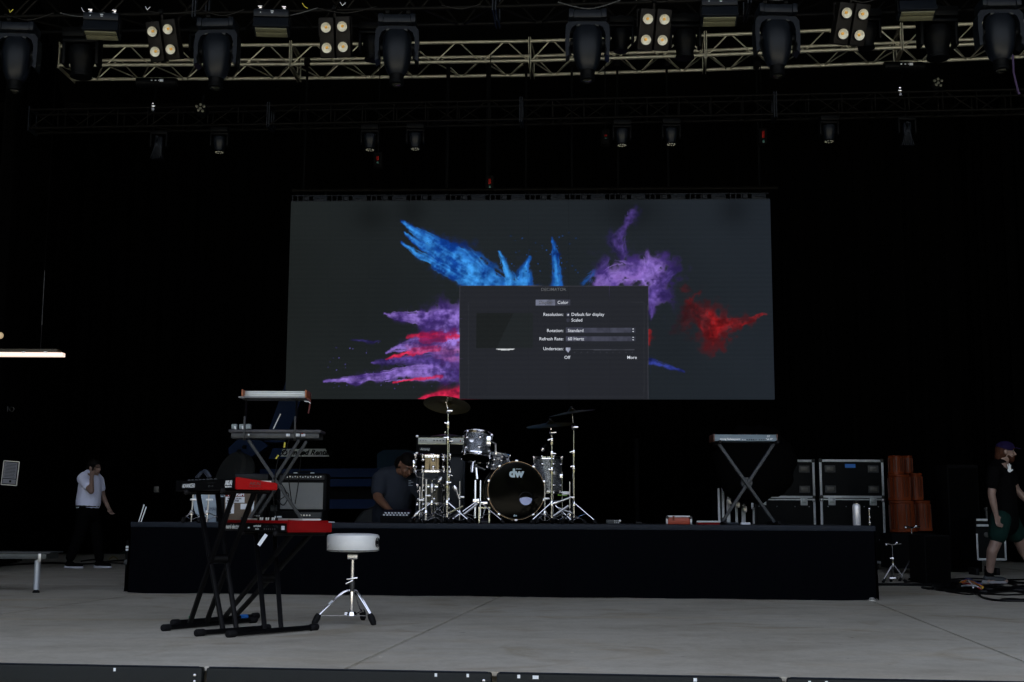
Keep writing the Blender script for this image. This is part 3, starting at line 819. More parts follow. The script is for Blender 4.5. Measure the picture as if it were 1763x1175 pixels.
# ---- wash / strobe boxes
panel_olive = mat('wash_light_lens', (.12, .12, .075), .35, var=.1)
def wash():
    t = LT('wash_light', None, 'wash light', (0, 0, 0), group='rectangular wash lights under the front truss')
    t.part('base_box', MB().box((0, 0, -.10), (.335, .2, .075), b=.008), house_body)
    for sx in (-1, 1):
        t.part('clamp', MB().box((sx * .115, -.03, -.045), (.045, .04, .018), b=.004).box((sx * .115, -.03, -.015), (.042, .045, .012), b=.004).box((sx * .115, -.01, -.03), (.02, .02, .06)), chrome)
    for sx in (-1, 1): t.part('yoke_arm', MB().box((sx * .172, 0, -.17), (.014, .09, .12)), house_dark)
    rot = Matrix.Rotation(R(-18), 4, 'X')
    def tr(mb):
        bmesh.ops.transform(mb.bm, matrix=Matrix.Translation((0, -.01, -.215)) @ rot, verts=mb.bm.verts); return mb
    t.part('head', tr(MB().box((0, 0, 0), (.335, .17, .11), b=.008)), house_body)
    t.part('head_lip', tr(MB().box((0, -.088, -.046), (.345, .012, .022), b=.003)), house_body)
    t.part('lens_panel', tr(MB().box((0, -.035, -.060), (.30, .05, .012), b=.002)), panel_olive)
    t.part('lens_panel', tr(MB().box((0, .035, -.060), (.30, .06, .012), b=.002)), panel_olive)
    t.part('status_label', MB().box((.01, -.1015, -.085), (.028, .002, .008)).box((.01, -.1015, -.102), (.02, .002, .008)).box((-.10, -.1015, -.10), (.008, .002, .008)), paper)
    return t.o
ws = wash()
for i, (x, lab) in enumerate(((181, 'rectangular wash light between the leftmost moving head and first blinder'),
                              (471, 'rectangular wash light between the second moving head and the second blinder'),
                              (1236, 'rectangular wash light right of the third blinder, above the truss bend'),
                              (1574, 'rectangular wash light right of the fourth blinder, near the right side'))):
    o = ws if i == 0 else copy_tree(ws)
    o.location = onA(x) + V((0, -.05, .03)); o['label'] = lab; o.rotation_euler = (0, 0, R((5, 3, -3, -5)[i]))

# ---- smaller dark moving heads (top row)
def small_head(ring=False):
    t = LT('small_moving_head', None, 'stage light', (0, 0, 0))
    t.part('base_box', MB().box((0, 0, -.05), (.24, .18, .07), b=.01), house_dark)
    t.part('clamp', MB().box((0, 0, -.005), (.05, .04, .05), b=.006), house_dark)
    t.part('yoke', MB().box((0, 0, -.10), (.25, .12, .03), b=.01), house_dark)
    for sx in (-1, 1): t.part('yoke_arm', MB().box((sx * .115, 0, -.185), (.025, .10, .17), b=.008), house_dark)
    t.part('head', MB().lathe([(.05, -.12), (.082, -.14), (.09, -.18), (.088, -.22), (.075, -.26), (.066, -.30), (.066, -.335)], 28, sq=2.4), house_body if ring else house_dark)
    t.part('lens_ring', MB().lathe([(.066, -.33), (.073, -.335), (.073, -.35), (.06, -.352)], 24), house_dark)
    t.part('lens', MB().lathe([(.06, -.349), (.0001, -.352)], 20), mat('small_lens', (.10, .10, .07), .2, coat=.6))
    if ring:
        for k in range(9):
            a = 2 * math.pi * k / 9
            t.part('lens_dot', MB().ball((.048 * math.cos(a), .048 * math.sin(a), -.353), .011, n=8), mat('lens_dot', (.5, .5, .42), .2) if k == 0 and 'lens_dot' not in bpy.data.materials else bpy.data.materials['lens_dot'])
    return t.o
sh = small_head()
for i, (x, s, lab) in enumerate(((124, 1.45, 'small dark moving head right of the leftmost big one'), (636, 1.1, 'small dark moving head tucked between second blinder and third big head'),
                                 (1074, 1.0, 'small dark moving head between fourth big head and third blinder'), (1187, 1.25, 'small dark moving head right of the third blinder'),
                                 (1508, 1.1, 'small dark moving head right behind the fourth blinder'), (1634, 1.45, 'small dark moving head left of the rightmost big one'),
                                 (335, 1.0, 'small dark moving head left of the second big head'))):
    o = sh if i == 0 else copy_tree(sh)
    o.location = onA(x) + V((0, .35, .0)); o.scale = (s, s, s); o['label'] = lab; o['group'] = 'small dark heads on the front truss'
sr_ = small_head(True)
for i, (x, lab) in enumerate(((378, 'small moving head under the black truss, far left one'), (637, 'small moving head under the black truss, left of the middle pair'),
                              (715, 'small moving head under the black truss, above the blue burst'), (1071, 'small moving head under the black truss, above the purple burst'),
                              (1156, 'small moving head under the black truss, right of the purple one'), (1428, 'small moving head under the black truss, right of the video wall'))):
    o = sr_ if i == 0 else copy_tree(sr_)
    o.location = onC(x, -.02) + V((0, .05, 0)); o['label'] = lab; o['group'] = 'small heads under the black truss'; o.scale = (.92,) * 3
for px, lab in ((276, 'long dark finned light hanging under the left end of the black truss'), (1560, 'long dark finned light hanging under the right end of the black truss')):
    t = LT('finned_light', lab, 'stage light', onC(px, -.02), group='long finned lights')
    t.part('yoke', MB().box((0, 0, -.08), (.22, .1, .04), b=.008), house_dark)
    for sx in (-1, 1): t.part('yoke_arm', MB().box((sx * .1, 0, -.18), (.02, .08, .16)), house_dark)
    fb = MB()
    for k in range(7):
        a = (k - 3) * .14
        fb.box((math.sin(a) * .07 - .01, -.02, -.28), (.006, .12, .30), Matrix.Rotation(-a * .7, 3, 'Y'))
    fb.box((0, 0, -.26), (.10, .10, .26), b=.02)
    t.part('fin_stack', fb, house_body)

dim_lens = mat('dim_lens', (.10, .10, .075), .3)
# ---- tube lights clamped on the black truss, with lens clusters
for px, py, lab in ((270, 143, 'dark tube light with printed white marks, clamped above the left truss'), (1556, 115, 'dark tube light with printed white marks, clamped above the right truss')):
    c = P(px, py, 15.5); t = Thing('tube_light', lab, 'stage light', c, group='dark tube lights')
    t.part('body_tube', MB().lathe([(.03, -.26), (.06, -.25), (.062, .22), (.05, .26)], 20, Matrix.Translation(c) @ Matrix.Rotation(R(90), 4, 'Y')), house_dark)
    q = onC(px - 6, .26)
    t.part('hook_clamp', MB().box(q + V((0, -.02, .03)), (.035, .05, .02), b=.004).box(q + V((0, -.02, -.005)), (.05, .05, .02), b=.004).box(q + V((0, -.02, -.05)), (.03, .04, .04)), chrome)
    t.rod('stem', q, c, .012, house_dark)
    for k, (dx, w_) in enumerate(((-.05, .02), (.0, .02), (.04, .01), (.075, .045))):
        t.part('printed_mark', MB().box(c + V((dx, -.0635, .01)), (w_, .002, .012 if k < 3 else .03)), paper)
    cc = P(px + (76 if px < 800 else 58), py + (46 if px < 800 else 30), 15.2)
    t2 = Thing('lens_cluster_light', 'small dark light with a cluster of pale lenses near the %s tube light' % ('left' if px < 800 else 'right'), 'stage light', cc, group='cluster lens lights')
    t2.part('housing', MB().ball(cc + V((0, .05, 0)), .085, n=16), house_dark)
    t2.rod('stem', cc + V((0, .05, 0)), V((cc.x, cc.y + .1, zC + hC)), .014, house_dark)
    for (dx, dz) in ((-.045, .03), (0, .052), (.045, .03), (-.025, -.02), (.03, -.03), (.0, .005)):
        t2.part('lens', MB().ball(cc + V((dx, -.025 - .01, dz)), .018, sy=.5, n=12), dim_lens)

# ---- drops and hoists
for i, px in enumerate((520, 768, 838, 905, 985, 1065, 1152, 1310)):
    pt = P(px, 106 - i * 1.5, 17.75); pb_ = P(px + .5, 324, 17.45)
    top = V((pb_.x, pb_.y + .15, zB + .02))
    t = Thing('rigging_drop', ('first', 'second', 'third', 'fourth', 'fifth', 'sixth', 'seventh', 'rightmost')[i] + ' black rigging drop from the left, between silver truss and video wall', 'rigging', top, group='rigging drops holding the video wall')
    t.rod('strap', top, V((pb_.x, pb_.y + .10, SA.z + SH + .17)), .028 if i in (1, 2) else .018, house_dark)
    t.part('truss_wrap', MB().box(top + V((0, -.02, 0)), (.085, .10, .10), b=.01), wall_black)
for px, py, lab, h in ((843, 314, 'black chain hoist with a red tag above the middle of the video wall', .14), (1314, 233, 'black chain hoist with a long red tag at the upper right of the wall', .2),
                       (650, 274, 'black chain hoist with a dark red tag between two small heads', .12), (1043, 235, 'black chain hoist with a tiny red tag left of the purple burst head', .06)):
    c = P(px, py, 17.1); t = Thing('chain_hoist', lab, 'chain hoist', c, group='chain hoists')
    t.part('motor_body', MB().box(c + V((0, .09, 0)), (.12, .14, .22), b=.02), wall_black)
    t.part('tag', MB().box(c + V((0, -.0, .01)), (.035, .012, h * .5), b=.003), red_tag)
    t.part('tag', MB().box(c + V((.003, -.0, -h * .45)), (.03, .012, h * .22), b=.003), mat('teal_tag', (.02, .09, .08), .5))
    t.rod('chain', c + V((0, .08, .1)), V((c.x, c.y + .08, zB)), .008, house_dark)
ug = P(1745, 125, 13.5)
single('hanging_strap', MB().tube([ug + V((0, 0, .2)), ug, ug + V((.02, 0, -.12)), ug + V((.05, 0, -.25))], .012, 6), mat('purple_strap', (.05, .03, .10), .7), 'purple strap hanging below the rightmost moving head', 'strap', ug)
# loose cables looped along the front truss
ncab = ['above the leftmost moving head', 'left of the first wash light', 'above the first blinder', 'above the second moving head', 'over the second wash light', 'over the second blinder',
        'in the gap right of the third moving head', 'above the fourth moving head', 'above the third blinder', 'over the third wash light', 'above the fifth moving head', 'over the fourth blinder', 'near the rightmost moving head']
for i, (px, lab) in enumerate(zip((10, 105, 255, 350, 440, 545, 760, 960, 1100, 1205, 1300, 1440, 1660), ncab)):
    a = onA(px, .02); b = onA(px + random.uniform(55, 110), .02)
    mid = (a + b) / 2 + V((0, -.03, -random.uniform(.03, .10)))
    single('truss_cable', MB().tube(spline([a + V((0, -.02, 0)), mid, b + V((0, -.02, 0))], 7), .006, 6), grey_tube if i % 3 == 1 else black_plastic, 'thin cable sagging under the front truss ' + lab, 'cable', a, group='loose cables on the front truss')
ties = ['yellow cable tie end at the top left corner', 'pale cable tie end left of the first wash light', 'pale cable tie end above the first blinder', 'yellow cable tie end between second wash light and second blinder', 'pale cable tie end above the second blinder',
        'pale cable tie end left of the third blinder', 'yellow cable tie end right of the third blinder', 'pale cable tie end above the third wash light', 'pale cable tie end left of the fourth blinder', 'yellow cable tie end above the fourth blinder']
for i, (px, lab) in enumerate(zip((15, 140, 250, 520, 585, 1085, 1190, 1250, 1425, 1480), ties)):
    a = onA(px, .08)
    single('cable_tie', MB().tube([a, a + V((.03, -.04, -.05)), a + V((.06, -.04, -.02 - .05 * (i % 2)))], .004, 5), yellow_m if i % 3 == 0 else paper, lab, 'cable tie', a, group='cable tie ends on the front truss')

# ================================================================== INSTRUMENTS AND PROPS
def frame_of(t):                  # local -> world for a rotated thing
    return Matrix.Translation(t.loc) @ t.o.rotation_euler.to_matrix().to_4x4()

# ---- front keyboards on the floor
KR = math.atan2(-.8, .6)
kN = P(405, 842, 8.1)
ak = LT('stage_keyboard', 'black keyboard with bright red end panel, upper one on the front stands', 'keyboard', kN, rotz=KR, group='keyboards')
L1 = .93; D1 = .27; H1 = .066
akb = MB()
vs = [(-L1, 0, 0), (0, 0, 0), (0, D1, 0), (-L1, D1, 0), (-L1, 0, H1), (0, 0, H1), (0, D1, .036), (-L1, D1, .036)]
akb.add(vs, [(0, 1, 2, 3), (4, 7, 6, 5), (0, 4, 5, 1), (1, 5, 6, 2), (2, 6, 7, 3), (3, 7, 4, 0)])
ak.part('body', akb, black_plastic)
def end_panel(x, th, h0, h1, d, y0=-.004):
    v = [(x, y0, -.004), (x + th, y0, -.004), (x + th, d, -.004), (x, d, -.004), (x, y0, h0), (x + th, y0, h0), (x + th, d, h1), (x, d, h1)]
    m = MB().add(v, [(0, 3, 2, 1), (4, 5, 6, 7), (0, 1, 5, 4), (1, 2, 6, 5), (2, 3, 7, 6), (3, 0, 4, 7)])
    bmesh.ops.bevel(m.bm, geom=list(m.bm.edges), offset=.004, segments=2, affect='EDGES'); return m
ak.part('end_panel', end_panel(0, .022, H1 + .008, .040, D1 + .012), red_gloss, label='bright red end panel')
ak.part('end_panel', end_panel(-L1 - .022, .022, H1 + .008, .040, D1 + .012), black_plastic, label='black end panel')
ak.text('ADVANCE61', (-.735, -.0012, .030), .040, white_paint, sx=.95)
ak.text('AKAI', (-.10, -.0012, .038), .042, white_paint, bold=.0015, sx=1.1)
ak.text('PROFESSIONAL', (-.10, -.0012, .014), .014, white_paint, sx=1.05)
ak.text('AKAI', (.0228, .125, .034), .028, mat('dark_red_print', (.12, .006, .006), .5), rot=(R(90), 0, R(90)), bold=.001, sx=1.25)
ak.text('PROFESSIONAL', (.0228, .125, .015), .010, bpy.data.materials['dark_red_print'], rot=(R(90), 0, R(90)), sx=1.2)
ak.part('socket_strip', MB().box((-.36, -.001, .044), (.14, .002, .002)), grey_tube)
for x, w in ((-.40, .008), (-.37, .004), (-.34, .006)): ak.part('socket', MB().lathe([(w, 0), (w, .002)], 10, Matrix.Translation((x, -.001, .022)) @ Matrix.Rotation(R(90), 4, 'X')), grey_tube)
for k in range(8): ak.part('knob', MB().lathe([(.012, 0), (.011, .018)], 14, Matrix.Translation((-.85 + .062 * k, .05, H1 - .008))), grey_tube)
key_w = mat('keys_white', (.6, .6, .58), .3, var=.04)
for k in range(36): ak.part('key', MB().box((-L1 + .06 + k * .0235, .20, .050), (.0225, .13, .012)), key_w)
fm = bpy.data.meshes.new('x')
single('goggles', MB().tube(spline([kN + V((-.19, .14, .075)), kN + V((-.235, .17, .12)), kN + V((-.29, .22, .078))], 6), .009, 8).tube(spline([kN + V((-.21, .16, .075)), kN + V((-.255, .19, .115)), kN + V((-.31, .24, .078))], 6), .006, 8),
       mat('coil_blue_grey', (.018, .024, .038), .4), 'small coiled blue grey cable lying on the upper front keyboard', 'cable', kN + V((-.19, .14, .075))).name = 'coiled_cable'
bpy.data.meshes.remove(fm)

nN = P(494, 916, 8.28)
nd4 = LT('stage_keyboard', 'black and red keyboard with large red end panel, lower one on the front stands', 'keyboard', nN, rotz=KR, group='keyboards')
L2 = 1.02; D2 = .30; H2 = .072
nd4.part('body', MB().box((-L2 / 2, D2 / 2, .026), (L2, D2, .052), b=.003), black_plastic)
nd4.part('top_panel', MB().box((-L2 / 2, D2 / 2, H2 - .0095), (L2 - .002, D2, .019), b=.002), red_metal, label='red painted top panel')
nd4.part('end_panel', end_panel(0, .03, H2 + .004, .056, D2 + .01), red_metal, label='large glossy red end panel')
nd4.part('end_panel', end_panel(-L2 - .03, .03, H2 + .004, .056, D2 + .01), black_plastic, label='black end panel')
nd4.text('nord electro4', (-.80, -.0012, .026), .045, white_paint, sx=.95, bold=.001)
nd4.part('logo_mark', MB().box((-.56, -.001, .022), (.025, .002, .010), b=.001), white_paint)
nd4.text('nord keyboard', (-.43, -.0012, .034), .020, white_paint, sx=.9)
nd4.text('handmade', (-.43, -.0012, .014), .014, white_paint, sx=.9)
for k in range(9): nd4.part('socket_print', MB().box((-.33 + .018 * k + (.05 if k > 4 else 0), -.001, .030 + .008 * (k % 2)), (.010, .002, .004)), grey_tube)
for k in range(6): nd4.part('socket', MB().lathe([(.006, 0), (.006, .002)], 10, Matrix.Translation((-.32 + .03 * k, -.001, .015)) @ Matrix.Rotation(R(90), 4, 'X')), brushed)
nd4.part('serial_label', MB().box((-.055, -.001, .024), (.040, .002, .026)), paper)
for k in range(36): nd4.part('key', MB().box((-L2 + .07 + k * .0235, .235, .078), (.0225, .13, .012)), key_w)
for k in range(10): nd4.part('knob', MB().lathe([(.009, 0), (.008, .018)], 12, Matrix.Translation((-.60 + .03 * k, .09, H2))), brushed if k % 3 else black_plastic)

FA, FN = frame_of(ak), frame_of(nd4)
def stand(name, label, bars, legs, supports, extra=None):
    t = Thing(name, label, 'keyboard stand', V(((bars[0][0].x + bars[1][1].x) / 2, (bars[0][0].y + bars[1][1].y) / 2, 0)), group='x-shaped keyboard stands on the floor')
    for a, b in bars:
        a = a + V((0, 0, .022)); b = b + V((0, 0, .022))
        t.part('foot_bar', MB().tube([a, b], .017, 10), black_tube)
        d = (b - a).normalized()
        for p, s in ((a, -1), (b, 1)):
            t.part('end_cap', MB().lathe([(.018, -.04), (.023, -.03), (.024, .02), (.02, .028)], 14, axis(p, p + d * s)), rubber)
    for a, b in legs:
        q = (V(b) - V(a)).to_track_quat('Z', 'Y').to_matrix()
        t.part('leg', MB().box((V(a) + V(b)) / 2, (.030, .026, (V(b) - V(a)).length), q, b=.005), black_tube)
    for a, b in supports:
        t.part('support_bar', MB().tube([a, b], .015, 10), black_tube)
        t.part('end_cap', MB().ball(a, .019, n=10), rubber)
    mids = [(V(a) + V(b)) / 2 for a, b in legs]
    c = sum(mids, V((0, 0, 0))) / len(mids)
    t.part('pivot', MB().lathe([(.03, -.05), (.03, .05)], 16, axis(c, c + V((.8, .6, 0)))), black_tube)
    for e in (extra or []): t.part(*e)
    return t
def lp(Fm, x, y, z=-.012): return Fm @ V((x, y, z))
v_ = V((.8, .6, 0))
b1a, b1b = G(343, 1096), G(458, 1087)
b2a, b2b = G(285, 1087), G(436, 1073)
def on(a, b, px):                 # point of floor segment at image column px
    r = ray(px, 1080); m = Matrix(((b.x - a.x, -r.x), (b.y - a.y, -r.y))); s = m.inverted() @ V((CAM.x - a.x, CAM.y - a.y)); return a + (b - a) * s[0]
n1, n2 = on(b1a, b1b, 384), on(b1a, b1b, 407)
f1, f2 = on(b2a, b2b, 326), on(b2a, b2b, 355)
zz = V((0, 0, .03))
stand('keyboard_stand', 'black double-braced stand under the upper red-ended keyboard', [(b1a, b1b), (b2a, b2b)],
      [(n1 + zz, lp(FA, -.72, .06)), (n2 + zz, lp(FA, -.72, .20)), (f1 + zz, lp(FA, -.14, .06)), (f2 + zz, lp(FA, -.14, .20))],
      [(lp(FA, -.72, -.02), lp(FA, -.72, .30)), (lp(FA, -.14, -.02), lp(FA, -.14, .30))],
      [('tape_mark', MB().tube([f1 + V((.002, -.02, .075)), f1 + V((.004, -.02, .085))], .006, 6), mat('green_dot', (.02, .3, .12), .5))])
c1a, c1b = G(397, 1098), G(541, 1086)
c2a, c2b = G(301, 1078), G(440, 1066)
m1, m2 = on(c1a, c1b, 456), on(c1a, c1b, 484)
h1, h2 = on(c2a, c2b, 386), on(c2a, c2b, 404)
stand('keyboard_stand', 'black double-braced stand under the lower red-ended keyboard, blue tape on its foot', [(c1a, c1b), (c2a, c2b)],
      [(m1 + zz, lp(FN, -.62, .08)), (m2 + zz, lp(FN, -.62, .22)), (h1 + zz, lp(FN, -.12, .10)), (h2 + zz, lp(FN, -.12, .24))],
      [(lp(FN, -.62, -.02), lp(FN, -.62, .34)), (lp(FN, -.12, -.02), lp(FN, -.12, .34))],
      [('tape_band', MB().lathe([(.0185, 0), (.0185, .07)], 10, axis(on(c2a, c2b, 412) + V((0, 0, .022)), c2b + V((0, 0, .022)))), blue_tape)])
tg = lp(FN, -.10, -.015, -.06)
single('paper_tag', MB().box(P(452, 930, 8.35), (.022, .003, .085), Matrix.Rotation(R(34), 3, 'Y')), paper, 'pale slanted tag hanging below the lower red keyboard', 'tag', P(452, 930, 8.35))

# ---- drum throne
tb = G(605, 1075)
th = Thing('drum_throne', 'white round drum throne on a chrome tripod beside the keyboards', 'drum throne', tb)
th.part('seat', MB().lathe([(.05, .500), (.155, .503), (.178, .507), (.183, .515), (.184, .56), (.185, .60), (.182, .615), (.172, .623), (.12, .630), (.0001, .632)], 48, Matrix.Translation(tb)),
        mat('white_vinyl_seat', (.72, .75, .78), .3, var=.06, scale=9, bump=.12, bscale=18, coat=.3))
th.part('seat_piping', MB().lathe([(.184, .509), (.187, .512), (.184, .515)], 48, Matrix.Translation(tb), ring=True), grey_tube)
th.part('seat_plate', MB().lathe([(.03, .488), (.085, .499)], 24, Matrix.Translation(tb)), rubber)
lm_ = Matrix.Translation(tb) @ Matrix.Rotation(R(-18), 4, 'Z') @ Matrix.Translation((.1862, 0, .568)) @ Matrix.Rotation(R(90), 4, 'Y')
for r0, r1 in ((.034, .030), (.024, .021), (.014, .002)):
    th.part('seat_logo', MB().lathe([(r0, -.0005), (r0, .0025), (r1, .0025), (r1, -.0005)], 28, lm_, ring=True), black_plastic)
th.part('collar', MB().box(tb + V((0, 0, .468)), (.07, .055, .036), b=.005), brushed)
th.part('threaded_post', MB().lathe([(.0125, .30)] + [(.0125 + .001 * (k % 2), .30 + .004 * k) for k in range(38)], 14, Matrix.Translation(tb)), brushed)
th.part('wing_nut', MB().box(tb + V((.0, -.01, .315)), (.08, .022, .012), Matrix.Rotation(R(-8), 3, 'Y'), b=.004), chrome)
th.part('wing_nut', MB().box(tb + V((-.02, -.01, .290)), (.055, .016, .012), Matrix.Rotation(R(-25), 3, 'Y'), b=.004), chrome)
th.part('upper_post', MB().lathe([(.021, .225), (.021, .285), (.017, .30)], 16, Matrix.Translation(tb)), black_metal)
th.part('post', MB().lathe([(.015, .055), (.015, .26)], 16, Matrix.Translation(tb)), chrome)
th.part('spider', MB().lathe([(.03, .05), (.036, .06), (.03, .085)], 14, Matrix.Translation(tb)).box(tb + V((-.035, 0, .072)), (.03, .02, .018), b=.003), chrome)
for (px, py) in ((537, 1077), (646, 1077), (626, 1068)):
    f = G(px, py); d = (f - tb); d.z = 0; dn = d.normalized(); s = V((-dn.y, dn.x, 0)) * .012
    for sg in (-1, 1):
        th.part('leg', MB().tube(spline([tb + V((0, 0, .235)) + dn * .02 + s * sg, tb + dn * (d.length * .30) + V((0, 0, .205)) + s * sg, tb + d * .88 + V((0, 0, .055)) + s * sg * .6], 5), .0065, 8), chrome)
    th.part('brace', MB().box(tb + d * .43 + V((0, 0, .062)), (d.length * .82, .018, .005), Matrix.Rotation(math.atan2(d.y, d.x), 3, 'Z') @ Matrix.Rotation(R(-2), 3, 'Y')), chrome)
    fm = axis(tb + d * .84 + V((0, 0, .085)), tb + d * 1.0 + V((0, 0, -.005)))
    th.part('rubber_foot', MB().lathe([(.013, 0), (.022, .02), (.024, .06), (.018, .085)], 14, Matrix.Translation(tb + d * .97 + V((0, 0, .0))) @ Matrix.Rotation(math.atan2(d.y, d.x), 4, 'Z') @ Matrix.Rotation(R(-28), 4, 'Y')), rubber)
lg = G(537, 1077); dd = lg - tb
th.part('leg_sticker', MB().box(tb + dd * .53 + V((0, -.022, .155)), (.036, .003, .014), Matrix.Rotation(R(-38), 3, 'Y')), paper)

# ---- drums
sparkle = bpy.data.materials.new('sparkle_wrap'); sparkle.use_nodes = True
nt = sparkle.node_tree; bs = nt.nodes['Principled BSDF']
tc = nt.nodes.new('ShaderNodeTexCoord'); vo = nt.nodes.new('ShaderNodeTexVoronoi'); vo.inputs['Scale'].default_value = 190
nt.links.new(tc.outputs['Object'], vo.inputs['Vector'])
rp = nt.nodes.new('ShaderNodeValToRGB'); rp.color_ramp.elements[0].position = .35; rp.color_ramp.elements[0].color = (.018, .021, .027, 1); rp.color_ramp.elements[1].position = .95; rp.color_ramp.elements[1].color = (.50, .54, .62, 1)
nt.links.new(vo.outputs['Color'], rp.inputs[0]); nt.links.new(rp.outputs[0], bs.inputs['Base Color'])
bs.inputs['Metallic'].default_value = .75; bs.inputs['Roughness'].default_value = .3; bs.inputs['Coat Weight'].default_value = 1; bs.inputs['Coat Roughness'].default_value = .05
bp = nt.nodes.new('ShaderNodeBump'); bp.inputs['Strength'].default_value = .5; bp.inputs['Distance'].default_value = .004
nt.links.new(vo.outputs['Color'], bp.inputs['Height']); nt.links.new(bp.outputs[0], bs.inputs['Normal'])
nickel = mat('black_nickel_shell', (.060, .053, .040), .07, 1.0, var=.2, rvar=.05)
head_clear = mat('drum_head', (.55, .56, .56), .35, var=.05)
head_black = mat('black_drum_head', (.0015, .0015, .0013), .10, var=.2, rvar=.04, spec=.035)
wood_hoop = mat('hoop_dark_gloss', (.006, .005, .0045), .15, coat=.15, spec=.2)
gold_line = mat('hoop_inlay', (.30, .20, .12), .3, .5)

def drum(name, label, c, r, h, finish, m=None, lugs=6, cat='drum', head=head_clear, ang0=.3, kick=False):
    """c: centre of the bottom rim; m: extra rotation"""
    t = Thing(name, label, cat, c); Mx = Matrix.Translation(V(c)) @ (m or Matrix.Identity(4))
    t.part('shell', MB().lathe([(r - .006, .012), (r, .014), (r, h - .014), (r - .006, h - .012)], 48, Mx), finish)
    for z0, nm in ((0, 'hoop'), (h, 'hoop')):
        s = 1 if z0 else -1
        t.part('hoop', MB().lathe([(r + .001, z0 - s * .022), (r + .010, z0 - s * .022), (r + .009, z0 - s * .012), (r + .007, z0 - s * .010), (r + .007, z0 + s * .004), (r + .014, z0 + s * .008), (r + .012, z0 + s * .011), (r + .001, z0 + s * .009), (r + .001, z0 - s * .022)], 48, Mx), chrome)
        t.part('drum_head', MB().lathe([(r, z0 - .003), (r + .002, z0), (r, z0 + .002)] if False else [(r + .001, z0 - .0015), (r + .001, z0 + .0015)], 48, Mx), head)
    for k in range(lugs):
        a = 2 * math.pi * k / lugs + ang0
        ca, sa = math.cos(a), math.sin(a)
        for z0, s in ((0, 1), (h, -1)):
            lz = z0 + s * min(.075, h * .28)
            t.part('lug', MB().lathe([(.019, -.003), (.019, .008), (.013, .015), (.008, .018)], 14, Mx @ Matrix.Translation((ca * r, sa * r, lz)) @ Matrix.Rotation(a, 4, 'Z') @ Matrix.Rotation(R(90), 4, 'Y')), chrome)
            e1 = Mx @ V((ca * (r + .011), sa * (r + .011), lz)); e2 = Mx @ V((ca * (r + .011), sa * (r + .011), z0 - s * .012))
            t.rod('tension_rod', e1, e2, .003, chrome)
            t.part('claw', MB().box(Mx @ V((ca * (r + .013), sa * (r + .013), z0 - s * .004)), (.014, .014, .022), (Mx.to_3x3() @ Matrix.Rotation(a, 3, 'Z')), b=.003), chrome)
    return t, Mx
RT_ = Matrix.Rotation
tom_c = T(818, 13.0, 0); tom_c.z = P(821, 789, 13.05).z
tm, Mt = drum('rack_tom', 'dark sparkle rack tom mounted high left of the bass drum', tom_c, .140, .245, sparkle, RT_(R(-17), 4, 'X') @ RT_(R(5), 4, 'Y'), 6, ang0=-1.35, head=head_black)
tm.part('badge', MB().lathe([(.026, 0), (.026, .005), (.018, .007)], 18, Mt @ Matrix.Translation((-.050, -.130, .14)) @ RT_(R(90), 4, 'X')), brushed)
tm.part('mount_bracket', MB().box(Mt @ V((.118, -.085, .16)), (.045, .045, .11), b=.012).tube([Mt @ V((.13, -.10, .16)), Mt @ V((.19, -.06, .15)), Mt @ V((.20, -.02, .05))], .012), chrome)
tm.part('mount_arm', MB().tube([Mt @ V((.02, 0, -.03)), Mt @ V((.0, -.02, -.09)), Mt @ V((.10, .05, -.10))], .016, 10).tube([Mt @ V((-.02, -.03, -.06)), Mt @ V((-.02, -.03, -.17))], .020, 10), chrome)
ft_c = T(943, 13.55, RZ + .32)
ft, Mf = drum('floor_tom', 'dark sparkle floor tom on legs behind the bass drum, right side', ft_c, .152, .37, sparkle, None, 8, ang0=-1.2)
ft.part('badge', MB().lathe([(.022, 0), (.022, .005), (.015, .007)], 18, Mf @ RT_(R(-62), 4, 'Z') @ Matrix.Translation((.152, 0, .20)) @ RT_(R(90), 4, 'Y')), brushed)
for a in (-2.3, -.55, 1.2):
    x, y = math.cos(a) * .175, math.sin(a) * .175
    ft.part('leg', MB().tube([ft_c + V((x, y, .22)), ft_c + V((x, y, -.24)), ft_c + V((x * 1.12, y * 1.12, -.31))], .006), chrome)
    ft.part('leg_bracket', MB().box(ft_c + V((x * .93, y * .93, .17)), (.03, .03, .05), b=.005), chrome)
    ft.part('rubber_foot', MB().ball(ft_c + V((x * 1.12, y * 1.12, -.306)), .014), rubber)
sn_c = T(743, 13.15, 0); sn_c.z = P(743, 812, 13.15).z
sn, Ms = drum('snare_drum', 'shiny black nickel snare drum left of the rack tom', sn_c, .178, .165, nickel, RT_(R(3), 4, 'X'), 10, ang0=-1.45)
sn.part('strainer', MB().box(Ms @ V((-.185, -.03, .07)), (.02, .03, .09), b=.004), chrome)
# second drum lower down behind the snare stand
lt_c = T(744, 13.5, RZ + .19)
lt_, _ = drum('low_tom', 'small dark drum standing low behind the snare stand', lt_c, .15, .20, mat('smoke_shell', (.02, .02, .02), .15, coat=.6), None, 8, ang0=-1.4)
for a in (-2.2, -.7, 1.5):
    x, y = math.cos(a) * .16, math.sin(a) * .16
    lt_.rod('leg', lt_c + V((x, y, .1)), lt_c + V((x, y, -.185)), .006, chrome)
gt_c = T(856, 13.5, 0); gt_c.z = P(856, 805, 13.5).z
gt, _ = drum('mounted_tom', 'grey tom mounted behind the bass drum rim', gt_c, .105, .13, sparkle, RT_(R(14), 4, 'X') @ RT_(R(8), 4, 'Y'), 8, ang0=-1.3)
gt.rod('mount_arm', gt_c, gt_c + V((.05, -.1, -.16)), .012, chrome)
